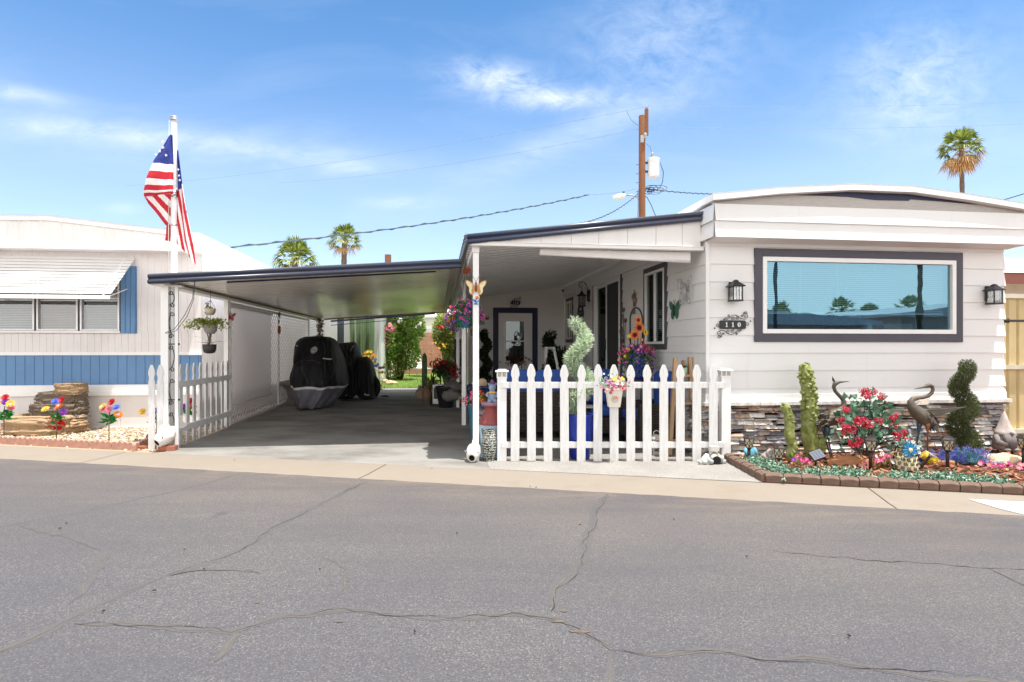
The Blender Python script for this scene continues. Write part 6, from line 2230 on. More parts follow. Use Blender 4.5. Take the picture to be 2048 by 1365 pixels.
# scroll crest above the sliding door
t = thing('iron_crest', 'black iron scroll crest on the wall over the sliding door', 'ornament', on_side(1213, 543, .02), RS)
mb = MB()
for s in (-1, 1):
 for (cx, cz, r0, tu, a0) in ((.08, .03, .07, 1.3, 2), (.2, .0, .06, 1.3, 1), (.31, -.02, .05, 1.2, .5), (.1, .11, .04, 1.1, 0)):
  mb.tube([(s * x, 0, z) for x, z in spiral(cx, cz, r0, tu, a0)], .011, 5)
 mb.tube([(0, 0, -.05), (s * .2, 0, -.06), (s * .4, 0, -.05)], .011, 5)
mb.tube([(0, 0, -.06), (0, 0, .2)], [.014, .006], 6)
mb.build('scrollwork', M_BLACK, t)
# white wire butterfly, green butterfly, seahorse, tulips
mb = MB()
W_ = [(.0, -.02), (.06, .10), (.13, .17), (.2, .17), (.2, .08), (.16, .0), (.17, -.08), (.14, -.17), (.07, -.15), (.01, -.06)]
for s in (-1, 1):
 P = [(s * x, -.03 - .05 * x, z) for x, z in W_]
 mb.tube(P + [P[0]], .005, 5)
 for q in ((.1, .08), (.12, -.06)):
  mb.tube([(s * (q[0] + .035 * cos(a)), -.035, q[1] + .045 * sin(a)) for a in [2 * pi * k / 14 for k in range(15)]], .004, 5)
 for k in range(1, 9):
  mb.tube([P[0], P[k]], .0025, 4)
mb.tube([(0, -.03, -.12), (0, -.03, .1)], [.01, .014], 7)
single(mb, 'butterfly_ornament', mat('silver_wire', lin(190, 188, 190), .4, .5), 'large pale wire butterfly on the side wall near the corner', 'ornament', on_side(1378, 583, .02), RS)
mb = MB(); butterfly(mb, .62)
single(mb, 'butterfly_ornament', [mat('green_enamel', lin(60, 110, 84), .4, var=.4, vs=20), M_BLACK], 'small green butterfly on the side wall below the wire butterfly', 'ornament', on_side(1353, 621, .03), RS)
mb = MB()
mb.tube([(0, 0, -.02), (.03, 0, .08), (-.02, 0, .16), (-.06, 0, .14), (-.1, 0, .12)], [.02, .035, .035, .02, .012], 8)
mb.tube([(x, 0, z - .06) for x, z in spiral(-.02, -.04, .06, 1.3, 1.8)], [.008 + .0007 * k for k in range(19)], 6)
mb.prism([(.02, -.005, .12), (.08, -.005, .2), (.07, -.005, .06)], (0, .01, 0)); mb.prism([(-.02, -.005, .17), (.0, -.005, .25), (.03, -.005, .16)], (0, .01, 0))
single(mb, 'seahorse_ornament', mat('bronze', lin(150, 128, 100), .45, .5, var=.25), 'bronze seahorse on the wall between sliding door and window', 'ornament', on_side(1272, 611, .03), RS)
mb = MB()
for (x, z) in ((-.02, .16), (.08, -.02), (-.08, -.2)):
 for k in range(4):
  a = k * pi / 2
  mb.leaf((x + .01 * cos(a), .01 * sin(a), z), (.35 * cos(a), .35 * sin(a), 1), .1, .05, 0)
 mb.tube([(x * .2, 0, -.5), (x * .7, 0, -.2), (x, 0, z)], .006, 5, 1)
single(mb, 'tulip_ornament', [mat('brown_metal', lin(120, 92, 76), .5, .4), M_BLACK], 'brown metal tulips on the wall right of the sliding door', 'ornament', on_side(1251, 645, .03), RS)
# bee and tile on the back wall
u, z = front(951, 663, 7.6)
mb = MB(); mb.box(-.12, -.015, -.09, .10, 0, .09)
single(mb, 'wall_tile', mat('tan_tile', lin(176, 160, 130), .7, var=.3, vs=12), 'tan tile plaque on the back wall left of the dark topiary', 'plaque', H(u, 7.6 - .02, z - .02), TH)
u, z = front(974, 638, 7.6)
mb = MB(); mb.blob((0, 0, 0), (.05, .02, .025), 0, .05, 1, 1, 2)
for s in (-1, 1):
 mb.leaf((0, -.015, .01), (s * .6, -.2, .6), .09, .05, 1)
single(mb, 'bee_ornament', [mat('bee_brown', lin(110, 80, 40), .6), mat('bee_wing', lin(190, 180, 150), .5)], 'small brown bee ornament on the back wall beside the post', 'ornament', H(u, 7.6 - .04, z), TH)
# dark topiaries by the back door
b1_ = base_at(971, 13.2, .03)
mb = MB(); mb.lathe([(.13, 0), (.18, .3), (.2, .42), (.2, .45), (.17, .45), (.16, .4), (0, .4)], 24, caps=False)
single(mb, 'planter', mat('charcoal_pot', lin(52, 50, 54), .6), 'charcoal planter holding the tall dark topiary left of the back door', 'planter', b1_)
zt_ = CAMH + (CY - 664) / FPX * 13.2
topiary('spiral_topiary', 'tall dark spiral topiary left of the navy framed back door', b1_ + Vector((0, 0, .4)), zt_ - .4, .115, .075, 2.7, 5200, M_BOX, .05, .025, 0, .6)
b2_ = base_at(1102, 12.6, .03)
mb = MB(); mb.lathe([(.11, 0), (.15, .5), (.16, .52), (.13, .52), (.12, .48), (0, .47)], 20, caps=False)
single(mb, 'planter', mat('charcoal_pot', lin(52, 50, 54), .6), 'charcoal planter of the shorter topiary right of the back door', 'planter', b2_)
zt_ = CAMH + (CY - 669) / FPX * 12.6
topiary('spiral_topiary', 'short dark topiary right of the back door behind the white hand rail', b2_ + Vector((0, 0, .47)), zt_ - .47, .14, .075, 1.6, 4200, M_BOX, .05, .025, 1.0, .8)
# fern
fb = base_at(1120, 11.8, .03)
t = thing('fern', 'dark green bushy fern in a pot beside the white hand rail', 'plant', fb)
mb = MB(); mb.lathe([(.1, 0), (.14, .7), (.15, .72), (.12, .72)], 18); mb.build('pot', mat('charcoal_pot', lin(52, 50, 54), .6), t)
mb = MB(); fuzz(mb, (0, 0, .95), (.24, .2, .3), 900, .12, .03, 0, .1, .2); mb.build('foliage', M_LEAFD, t)
# white hand rail with towels
hb = base_at(1100, 11.6, .03)
K = Loc(hb, 11.6)
t = thing('hand_rail', 'white metal step rail with a striped towel over it by the back door', 'hand rail', hb)
mb = MB()
P = [K(1084, 790, -.1), K(1093, 697, .0), K(1108, 697, .0), K(1118, 750, -.05), K(1118, 800, -.05)]
for k in (0, 3, 4):
 pass
P[0].z = 0; P[4].z = 0
mb.tube(P, .03, 8); mb.tube([K(1108, 697, .35), K(1093, 697, .35)], .03, 8); mb.tube([K(1093, 697), K(1093, 697, .35)], .03, 8); mb.tube([K(1108, 697), K(1108, 697, .35)], .03, 8)
q, r_ = K(1108, 697, .35), K(1093, 697, .35)
for a in (q, r_):
 mb.tube([a, Vector((a.x, a.y, 0))], .03, 8)
mb.build('rail', M_WMETAL, t)
mb = MB()
def tw(s, f_):
 a, b = K(1080 + 14 * s, 742, -.12), K(1093 + 6 * s, 716, -.06)
 return a.lerp(b, f_) + Vector((.02 * sin(f_ * 5), .03 * sin(s * 8), 0)) + Vector((0, 0, -.3 * (1 - f_)))
mb.grid(tw, 12, 14, 0, True, lambda s, f_: 1 if int(s * 6) % 3 == 1 else (2 if int(s * 6) == 0 else 0))
mb.build('towel', [mat('towel_dark', lin(52, 48, 50), .95), mat('towel_tan', lin(130, 120, 110), .95), mat('towel_red', lin(130, 36, 40), .95)], t)
# flowers hung on the door
u, z = front(1030, 722, 7.57)
mb = MB()
for i in range(170):
 mb.leaf((R.gauss(0, .12), -.03 + R.gauss(0, .03), R.gauss(0, .05)), rnd_dir(), .08, .035, R.choice((0, 0, 1, 2)))
single(mb, 'door_swag', [leafmat('swag_red', [lin(90, 26, 34), lin(130, 50, 54)]), leafmat('swag_brown', [lin(100, 70, 50), lin(150, 120, 90)]), M_LEAFD], 'dried red flower swag hanging on the back door', 'swag', H(u, 7.53, z), TH)
# ------------------------------------------------------------------ on the patio post
PX = H(-2.678, .116, 0)
def post_at(py):
 Y = PX.y
 return Vector((PX.x, Y, CAMH - (py - CY) / FPX * Y))
p = post_at(576)
t = thing('butterfly_ornament', 'large orange and cream butterfly on the white patio post', 'ornament', p + Vector((0, -.012, 0)), TH)
W_ = [(0, .0), (.05, .06), (.12, .13), (.22, .17), (.27, .15), (.24, .06), (.16, .0), (.17, -.08), (.14, -.16), (.09, -.18), (.03, -.08)]
mb = MB()
for s in (-1, 1):
 P = [(s * x * .44, -.01 - .05 * x, z * .48) for x, z in W_]
 mb.prism(P if s > 0 else P[::-1], (0, .004, 0), 0)
mb.build('wings', mat('butterfly_orange', lin(206, 146, 90), .5, var=.2, vs=30), t)
mb = MB()
for s in (-1, 1):
 P = [(s * (.022 + x * .33), -.016 - .05 * x, z * .36 + (.008 if z > 0 else -.006)) for x, z in W_[1:-1]]
 mb.poly(P if s < 0 else P[::-1], 0)
 for q in ((.07, .045), (.045, -.03)):
  mb.blob((s * q[0], -.022, q[1]), (.007, .003, .007), 1, 0, 1, 0, 1)
mb.build('wing_pattern', [mat('butterfly_cream', lin(228, 212, 170), .5, var=.2, vs=40), mat('butterfly_green', lin(100, 160, 130), .5)], t)
mb = MB(); mb.tube([(0, -.016, -.05), (0, -.02, 0), (0, -.016, .06)], [.006, .011, .008], 8)
for s in (-1, 1):
 mb.tube([(0, -.016, .06), (s * .02, -.016, .1), (s * .035, -.02, .13)], .002, 4)
mb.build('body', mat('butterfly_brown', lin(110, 74, 50), .6), t)
p = post_at(605)
mb = MB()
for s in (-1, 1):
 mb.leaf((0, 0, 0), (s, -.3, .7), .055, .04, 0); mb.leaf((0, 0, 0), (s * .8, -.3, -.6), .045, .035, 0)
mb.tube([(0, -.006, -.03), (0, -.006, .03)], .006, 6, 0)
single(mb, 'butterfly_ornament', [mat('bright_blue', lin(40, 130, 196), .4)], 'tiny bright blue butterfly on the white patio post under the orange one', 'ornament', p + Vector((.0, -.012, 0)), TH)
p = post_at(596)
mb = MB()
mb.box(-.012, -.012, -.012, .03, 0, .02); mb.blob((.0, -.02, 0), (.018, .012, .016), 1, .1, 2, 1, 2)
single(mb, 'post_charm', [mat('cream_charm', lin(230, 210, 180), .6), mat('orange_charm', lin(220, 120, 70), .6)], 'little cream and orange charm just below the big butterfly', 'ornament', p + Vector((.01, -.006, 0)), TH)
# purple petunia basket hung beyond the post
hb = at(929, 636, 7.2)
t = thing('hanging_basket', 'hanging basket of purple petunias beside the patio post', 'hanging basket', hb)
mb = MB(); mb.lathe([(.06, -.12), (.11, -.06), (.125, .03), (.115, .03), (.1, 0), (0, 0)], 18, caps=False); mb.build('pot', mat('teal_basket', lin(40, 130, 150), .5), t)
mb = MB()
for i in range(1500):
 d = rnd_dir()
 k = R.random() ** .4
 p = Vector((d.x * .235 * k, d.y * .2 * k, .05 + d.z * .16 * k - .06 * (abs(d.x) ** 2)))
 if p.x < -.08:
  p.z -= .05
 mb.leaf(p, (d + rnd_dir() * .8), R.uniform(.03, .05), .022, 0)
mb.build('leaves', leafmat('basket_leaf', [lin(40, 70, 40), lin(70, 110, 66), lin(110, 146, 96), lin(56, 90, 70)]), t)
mb = MB()
for i in range(105):
 d = rnd_dir()
 p = Vector((d.x * .245, -abs(d.y) * .2, .06 + d.z * .17 - .06 * d.x * d.x - (.05 if d.x < -.3 else 0)))
 mb.flower(p, d + Vector((0, -.8, .1)), R.uniform(.018, .028), R.choice((0, 0, 0, 1, 1)), 7, 5, .12, .95, .18)
for i in range(9):
 mb.flower((-.17 + R.gauss(0, .04), -.1, .05 + R.gauss(0, .06)), (0, -1, .3), .022, 3, 7, 5, .12, .9, .15)
mb.build('flowers', M_PET + [M_YC], t)
mb = MB()
for a in (0, 2.1, 4.2):
 mb.tube([(.12 * cos(a), .12 * sin(a), .03), (.01, 0, .6)], .003, 4)
mb.tube([(.01, 0, .6), (.02, 0, 1.05)], .004, 4); mb.build('hanger', M_WIRE, t)
p = at(933, 541, 6.95)
mb = MB()
for i in range(60):
 mb.leaf(rnd_dir() * .03, rnd_dir(), .035, .025, R.choice((0, 0, 0, 1)))
mb.tube([(0, 0, -.03), (0, .0, -.16)], .004, 5, 1)
single(mb, 'red_silk_flower', [M_PET[3], M_LEAFG], 'red silk flower tucked high behind the patio post', 'flower', p)
# ------------------------------------------------------------------ edging blocks of the flower bed
M_EDGE = mat('edging_brown', lin(112, 92, 80), .9, var=.25, vs=12, bump=.7, bscale=50)
def edge_block(L, seed):
 mb = MB()
 h, d = .086, .085
 mb.prism([(0.0025, 0, 0), (L - .0025, 0, 0), (L - .0025, .004, h * .72), (L - .0025, .02, h), (.0025, .02, h), (.0025, .004, h * .72)][:2] + [(L - .0025, 0, h * .74), (L * .75, 0, h * .80), (L * .5, 0, h * .82), (L * .25, 0, h * .80), (.0025, 0, h * .74)], (0, .0, 0)) if False else None
 fr = [(.002, h * .72), (L * .25, h * .8), (L * .5, h * .83), (L * .75, h * .8), (L - .002, h * .72)]
 lo = [mb.v((x, 0, -.01)) for x, z in fr]; mi = [mb.v((x, -.004, z)) for x, z in fr]; tp = [mb.v((x, .022, z + h * .2)) for x, z in fr]; bk = [mb.v((x, d, z + h * .2)) for x, z in fr]; bb = [mb.v((x, d, -.01)) for x, z in fr]
 rows = [lo, mi, tp, bk, bb]
 for A, B in zip(rows, rows[1:]):
  for k in range(4):
   mb.f((A[k], A[k + 1], B[k + 1], B[k]))
 mb.f([r[0] for r in rows][::-1]); mb.f([r[-1] for r in rows])
 return mb
blk = None
sK = K2.x * RX + K2.y * RY
for i in range(18):
 L = .158
 lab = 'brown edging block, %s from the corner along the street side of the flower bed' % ORD[i]
 if blk is None:
  blk = edge_block(L, 0).build('edging_block', M_EDGE, None, .005)
  o = blk
 else:
  o = blk.copy(); COL.objects.link(o)
 o.location = RD(sK + .02 + i * (L + .002), D_BACK + .012 + R.uniform(-.006, .006), .02 + R.uniform(-.004, .004))
 o.rotation_euler = (0, 0, -RA + R.uniform(-.02, .02))
 tag(o, lab, 'edging block', 'brown edging blocks round the flower bed')
dv = (K2 - K1); ang = atan2(dv.y, dv.x); nb_ = max(3, int(dv.length / .16)); LD = dv.length / nb_
for i in range(nb_):
 o = blk.copy(); COL.objects.link(o)
 o.location = K2 - dv.normalized() * (LD * (i + 1)) + Vector((.0, .0, .002))
 o.rotation_euler = (0, 0, ang)
 tag(o, 'brown edging block, %s back from the corner on the diagonal beside the fence' % ORD[i], 'edging block', 'brown edging blocks round the flower bed')
# ------------------------------------------------------------------ ground cover along the blocks
M_GC = leafmat('groundcover_leaf', [lin(50, 98, 78), lin(96, 150, 122), lin(176, 208, 186), lin(34, 70, 48), lin(222, 234, 222), lin(70, 124, 80), lin(40, 84, 60)], .5, .2)
mb = MB()
cnt = 0
while cnt < 1150:
 s = R.uniform(-.35, 3.1); d = .1 + R.random() * .26
 p = RD(sK + s, D_BACK + d, .03)
 if s < .3:       # follows the diagonal at the corner
  f_ = R.uniform(0, 1.0)
  nrm_ = Vector((-dv.y, dv.x, 0)).normalized()
  p = K2 - dv * f_ * .8 + nrm_ * (.1 + R.random() * .2) + Vector((.05, 0, .01))
 if mnoise.noise(Vector((p.x * 2.6, p.y * 2.6, 4))) < -.12 and s > .3:
  continue
 cnt += 1
 h = R.uniform(.03, .105) * (1 + .5 * mnoise.noise(p * 3))
 tip = p + Vector((R.gauss(0, .03), R.gauss(-.01, .03), h))
 for k in range(5):
  q = p.lerp(tip, .3 + .175 * k)
  for _ in range(2):
   mb.leaf(q, rnd_dir(.35), R.uniform(.022, .036), .018)
o = mb.build('ground_cover', M_GC); o['kind'] = 'stuff'
tag(o, 'low blue green ground cover spilling along the brown edging blocks', 'ground cover')
# ------------------------------------------------------------------ cacti
def cactus_mat():
 m = bpy.data.materials.new('cactus_skin'); t = NT(m)
 v = t.coords()
 n = t.noise(v, 16, 5, .65)
 c = t.ramp(n, [(.3, lin(92, 104, 50)), (.55, lin(134, 142, 80)), (.75, lin(168, 170, 118))])
 t.bsdf(c, .6, 0, .35, t.noise(v, 60, 3), .35, .004)
 return m
M_CAC = cactus_mat()
def totem(mb, base, lean, h, r, seed, knob):
 """monstrose column: fat warty stem"""
 n, rings = 26, 60
 idx = []
 for j in range(rings + 1):
  f_ = j / rings
  c = Vector(base) + Vector(lean) * f_ + Vector((.01 * sin(f_ * 9 + seed), 0, h * f_))
  e = (1 - .25 * f_) * (1 if f_ < .93 else sqrt(max(0, 1 - ((f_ - .93) / .07) ** 2)) * .9 + .05) * (.84 + .16 * min(1, f_ * 6))
  row = []
  for k in range(n):
   a = 2 * pi * k / n
   p = Vector((cos(a), sin(a), f_ * h * 7))
   bump_ = .10 * cos(a * 4 + seed + 1.5 * mnoise.noise(Vector((f_ * 4, seed, 0)))) + .20 * mnoise.noise(p * 1.7 + Vector((seed, 0, 0))) + .10 * mnoise.noise(p * 4.5 + Vector((0, seed, 0)))
   rr = r * e * (1 + bump_)
   row.append(mb.v((c.x + rr * cos(a), c.y + rr * sin(a), c.z)))
  idx.append(row)
 for A, B in zip(idx, idx[1:]):
  for k in range(n):
   mb.f((A[k], A[(k + 1) % n], B[(k + 1) % n], B[k]), 0, True)
 mb.f(idx[-1], 0, True)
 for i in range(knob):
  f_ = R.uniform(.28, 1.0) ** .7
  a = R.uniform(0, 2 * pi)
  c = Vector(base) + Vector(lean) * f_ + Vector((.01 * sin(f_ * 9 + seed), 0, h * f_ * .985))
  rr = r * (1 - .25 * f_) * (1.0 if f_ < .93 else .7)
  k = r * R.uniform(.20, .36) * (.75 + .5 * f_)
  d = Vector((cos(a), sin(a), .15))
  p = c + d * rr
  mb.tube([p - d * k * .5, p + d * k * .2 + Vector((0, 0, k * .1)), p + d * k * .7, p + d * k * .95 - Vector((0, 0, k * .05))], [k * .95, k * .75, k * .34, k * .06], 7, 0, True)
CYY = 6.55
cb = base_at(1622, CYY, .05)
t = thing('cactus', 'tall knobbly yellow green column cactus in the flower bed', 'cactus', cb)
zc = CAMH + (CY - 722) / FPX * CYY - .05
mb = MB(); totem(mb, (.02, 0, -.03), (-.08, .0, 0), zc + .0, .086, 2.0, 120); mb.build('stem', M_CAC, t)
mb = MB(); totem(mb, (.075, -.03, .04), (.035, -.02, 0), .2, .05, 5.0, 14); mb.build('branch', M_CAC, t)
cb = base_at(1582, 6.35, .05)
t = thing('cactus', 'small two jointed column cactus left of the tall cactus', 'cactus', cb)
z1 = CAMH + (CY - 808) / FPX * 6.35 - .05
mb = MB(); totem(mb, (.02, 0, -.03), (-.01, 0, 0), .26, .058, 7.0, 16); mb.build('joint', M_CAC, t)
mb = MB(); totem(mb, (.005, 0, .20), (-.055, 0, 0), z1 - .2, .056, 9.0, 16); mb.build('joint', M_CAC, t)
# ------------------------------------------------------------------ metal cranes
M_CRN = mat('patina_bronze', lin(104, 95, 84), .55, .3, var=.45, vs=9, bump=.4, bscale=50)
M_CRB = mat('patina_blue', lin(72, 96, 110), .5, .45, var=.3, vs=9)
def crane_feathers(mb, c, axis, rad, n, m=0):
 for i in range(n):
  f_ = R.uniform(-.9, .9); a = R.uniform(-.2, pi + .2)
  d = Vector(axis).normalized()
  sd = d.cross(Vector((0, 0, 1))).normalized(); up = sd.cross(d)
  r = sqrt(max(0, 1 - f_ * f_))
  p = Vector(c) + d * f_ * rad[0] + (sd * cos(a) * rad[1] + up * sin(a) * rad[2]) * r
  mb.leaf(p, (d * -1 + (sd * cos(a) + up * sin(a)) * .25), .07, .03, m, None, .1)
Y = 6.5
cb = base_at(1660, Y, .05)
K = Loc(cb, Y)
t = thing('crane_statue', 'bronze crane statue with raised crest standing left of the red rose bush', 'statue', cb)
mb = MB()
path = [(1640, 851), (1646, 846), (1655, 841), (1664, 836), (1674, 829), (1682, 822), (1687.5, 813), (1688, 804), (1684, 797), (1677, 790), (1670.5, 783), (1667.5, 775), (1669.5, 768.5), (1674, 765.8), (1679, 764.8), (1686, 764.2), (1699, 763.2)]
rad = [.012, .045, .076, .085, .074, .050, .032, .026, .022, .020, .019, .020, .024, .024, .014, .009, .002]
mb.tube([K(*p) for p in path], rad, 16, 0, True)
crane_feathers(mb, K(1659, 838), K(1640, 851) * -1 + K(1687, 820), (.13, .07, .075), 110)
mb.build('body', M_CRN, t)
mb = MB()
for i in range(11):
 p = K(1646 + R.uniform(-3, 4), 846 + R.uniform(-3, 4), R.uniform(-.04, .04))
 mb.leaf(p, Vector((-.6, R.uniform(-.2, .2), -.8)), R.uniform(.1, .15), .035, 0, (0, 1, 0), .1)
mb.build('tail', M_CRN, t)
mb = MB()
for s in (-1, 1):
 mb.grid(lambda a, b: K(1652 + 24 * a - 10 * b, 832 + 2 * b + 14 * b * (1 - a), s * (.06 + .03 * sin(a * 3) - .01 * b)), 10, 5)
mb.build('wings', M_CRN, t).modifiers.new('thick', 'SOLIDIFY').thickness = .006
mb = MB()
mb.leaf(K(1669, 767), K(1664.5, 752) - K(1669, 767), .085, .028, 0, (0, 1, 0)); mb.leaf(K(1670, 767), K(1666, 755) - K(1669, 767), .06, .02, 0, (0, 1, 0))
mb.build('crest', M_BLACK, t)
for (a, b, kx) in (((1651, 853), (1662, 913), -.03), ((1648, 853), (1665, 915), .03)):
 mb = MB(); p, q = K(*a, kx), K(*b, kx)
 mid = p.lerp(q, .5) + Vector((-.008, 0, 0))
 q.z = .0
 mb.tube([p, p.lerp(mid, .4), mid, q], [.032, .018, .008, .006], 8)
 for a_ in (-.6, 0, .6):
  mb.tube([q, q + Vector((.05 * cos(a_), -.05 * sin(a_) - .01, .004))], .004, 5)
 mb.build('leg', M_CRB, t)
Y = 6.35
cb = base_at(1848, Y, .05)
K = Loc(cb, Y)
t = thing('crane_statue', 'bronze crane statue with spread wings standing right of the red rose bush', 'statue', cb)
mb = MB()
path = [(1872, 851), (1865, 847), (1857, 842), (1848, 836), (1838, 828), (1829, 820), (1822.5, 812), (1821.5, 804), (1826, 798.5), (1835, 796.3), (1846, 795.2), (1856, 792.5), (1863, 787), (1866, 780), (1864.5, 774), (1859.5, 771.3), (1853.5, 772.6), (1847, 774.8), (1827.5, 779.2)]
rad = [.01, .04, .068, .078, .078, .062, .044, .034, .028, .024, .021, .019, .018, .018, .020, .024, .021, .011, .002]
mb.tube([K(*p) for p in path], rad, 16, 0, True)
crane_feathers(mb, K(1845, 833), K(1823, 815) - K(1865, 848), (.14, .065, .07), 110)
mb.build('body', M_CRN, t)
def wing(mb, A, B, C, D_, n, yo):
 """fan of feathers from the leading edge A-B to the trailing edge D-C"""
 for i in range(n):
  a, b = i / n, (i + 1.25) / n
  p0, p1 = Vector(A).lerp(Vector(B), a * .35), Vector(A).lerp(Vector(B), b * .35)
  q0, q1 = Vector(D_).lerp(Vector(C), a), Vector(D_).lerp(Vector(C), min(1, b))
  off = Vector((0, yo * i, 0))
  mb.prism([p0 + off, p1 + off, q1 + off, (q0 + q1) / 2 + (q1 - p1) * .06 + off, q0 + off], (0, .004, 0))
mb = MB(); wing(mb, K(1842, 820, -.07), K(1866, 812, -.09), K(1903, 810, -.18), K(1862, 829, -.12), 9, -.003)
mb.build('wing', M_CRN, t)
mb = MB(); wing(mb, K(1840, 812, .06), K(1854, 808, .08), K(1890, 796, .2), K(1874, 812, .14), 8, .003)
mb.build('wing', mat('pale_bronze', lin(196, 184, 166), .5, .35, var=.2), t)
mb = MB()
for i in range(14):
 p = K(1862 + R.uniform(-5, 6), 843 + R.uniform(-3, 5), R.uniform(-.05, .05))
 mb.leaf(p, Vector((.45, R.uniform(-.2, .2), -.9)), R.uniform(.09, .14), .034, R.choice((0, 0, 1)), (0, 1, 0), .1)
mb.build('tail', [M_CRN, M_CRB], t)
mb = MB(); mb.leaf(K(1861, 771), K(1869, 772.5) - K(1861, 771), .07, .018, 0, (0, 0, 1)); mb.build('crest', mat('pale_bronze', lin(196, 184, 166)), t)
for (a, m_, b, kx) in (((1843, 842), (1841, 866), (1834, 900), .03), ((1851, 842), (1851, 864), (1852, 906), -.03)):
 mb = MB(); p, mm, q = K(*a, kx), K(*m_, kx), K(*b, kx); q.z = 0
 mb.tube([p, p.lerp(mm, .5), mm, q], [.034, .024, .009, .006], 8)
 for a_ in (-.6, 0, .6):
  mb.tube([q, q + Vector((-.05 * cos(a_), -.05 * sin(a_), .004))], .004, 5)
 mb.build('leg', M_CRB if kx > 0 else mat('patina_orange', lin(150, 100, 60), .5, .4, var=.3), t)
# ------------------------------------------------------------------ red rose bush (silk geranium)
Y = 6.25
rb = base_at(1731, Y, .05)
K = Loc(rb, Y)
t = thing('rose_bush', 'bushy plant with clusters of red roses between the two crane statues', 'bush', rb)
CL = [(395, 275, .062), (460, 262, .04), (560, 320, .045), (340, 305, .04), (665, 440, .05), (680, 565, .05), (722, 645, .055), (490, 612, .05), (355, 640, .065), (205, 590, .06), (240, 630, .04), (165, 480, .045), (75, 610, .04), (95, 700, .055), (120, 770, .05), (205, 712, .06), (115, 870, .045), (155, 880, .04), (232, 850, .055), (690, 800, .055), (770, 790, .06), (765, 840, .05), (745, 735, .04), (700, 870, .035)]
M_ROSE = leafmat('rose_petal', [lin(200, 24, 56), lin(224, 48, 82), lin(238, 120, 140), lin(160, 14, 42), lin(230, 70, 100)], .5, .25)
mb = MB()
heads = []
for (a, b, r) in CL:
 c = K(1660 + a / 6.205, 740 + b / 6.205, R.uniform(-.26, -.06))
 heads.append(c)
 r *= 1.0
 for k in range(9):
  d = rnd_dir()
  q = c + Vector((d.x * r * .7, d.y * r * .5, d.z * r * .55))
  for j in range(9):
   e = rnd_dir()
   mb.leaf(q + e * .006, e, r * .42, r * .36, 0, None, .35)
mb.build('blossoms', M_ROSE, t)
mb = MB()
for c in heads:
 for k in range(4):
  d = rnd_dir()
  q = c + Vector((d.x * .09, d.y * .08 + .02, d.z * .06 - .05))
  mb.leaf(q, d + Vector((0, 0, .2)), R.uniform(.05, .085), .055, 0, None, .12)
for (x, y, n, r) in ((1716, 800, 16, .06), (1738, 812, 40, .09), (1755, 815, 34, .07), (1700, 815, 28, .08), (1712, 836, 34, .09), (1757, 840, 44, .10), (1760, 872, 26, .07), (1705, 870, 30, .08), (1745, 862, 26, .09), (1728, 800, 14, .05), (1766, 850, 24, .06), (1693, 835, 20, .06)):
 for k in range(int(n * .46)):
  d = rnd_dir()
  q = K(x, y, R.uniform(-.1, .1)) + d * r * R.random() ** .5
  mb.leaf(q, d + Vector((0, -.3, .3)), R.uniform(.06, .10), .07, 0, None, .12)
mb.build('leaves', leafmat('rose_leaf', [lin(44, 84, 60), lin(86, 128, 104), lin(120, 160, 136), lin(60, 100, 62), lin(150, 186, 168)], .5, .15), t)
mb = MB()
o0 = Vector((0, 0, -.02))
for (x, y) in ((1732, 790), (1712, 830), (1757, 835), (1700, 855), (1770, 860), (1742, 800), (1685, 850)):
 p = K(x, y, R.uniform(-.08, .08))
 mb.tube([o0 + Vector((R.uniform(-.02, .02), 0, 0)), o0.lerp(p, .45) + Vector((.01, 0, .03)), p], [.011, .008, .004], 6)
for c in heads:
 mb.tube([Vector((c.x * .5, 0, c.z * .6)), c], [.004, .002], 4)
mb.build('stems', mat('stem_grey', lin(86, 76, 70), .8), t)
# ------------------------------------------------------------------ spiral juniper, lavender, gnome
sb = base_at(1926, 6.75, .05)
zt_ = CAMH + (CY - 725) / FPX * 6.75 - .05
topiary('spiral_topiary', 'dark green spiral juniper standing in the flower bed before the stone base', sb, zt_, .132, .07, 2.3, 23000, M_JUN, .025, .007, 4.4, .6)
M_LAV = leafmat('lavender', [lin(92, 92, 190), lin(120, 118, 214), lin(70, 76, 160), lin(150, 150, 224)], .6, .2)
M_LAVG = leafmat('lavender_leaf', [lin(90, 150, 150), lin(120, 176, 170), lin(70, 120, 110), lin(110, 140, 190)], .6, .2)
for (px, Y, rx, lab, m_, sd) in ((1860, 6.3, .20, 'blue violet lavender clump beside the right crane statue', 0, 0), (1935, 6.3, .27, 'blue lavender clump with a pale green heart at the foot of the spiral juniper', 1, 1)):
 lb = base_at(px, Y, .05)
 t = thing('lavender_clump', lab, 'flower', lb, 0, 'lavender clumps in the flower bed')
 mb = MB()
 for i in range(260 if not m_ else 330):
  a = R.uniform(0, 2 * pi); el = R.uniform(.15, 1.35)
  d = Vector((cos(a) * cos(el), sin(a) * cos(el) * .8, sin(el)))
  L = R.uniform(.14, .24) * (rx / .22)
  base_ = Vector((R.gauss(0, .05), R.gauss(0, .03), 0))
  q = base_ + Vector((d.x * L * 1.15, d.y * L, d.z * L * .62))
  mb.tube([base_, q], .0015, 3, 1, False, False)
  for k in range(11):
   p = base_.lerp(q, .35 + .065 * k)
   heart = m_ and abs(p.x + .02) < .085 and k < 9
   mb.leaf(p, d + rnd_dir() * .8, .022, .009, 1 if (heart or k < 3) else 0)
 mb.build('foliage', [M_LAV, M_LAVG], t)
gb = base_at(2007, 6.95, .08)
t = thing('garden_gnome', 'weathered stone gnome with a tall pointed hat at the right corner of the home', 'statue', gb)
M_GST = mat('gnome_stone', lin(142, 134, 132), .9, var=.3, vs=10, bump=.7, bscale=40)
mb = MB()
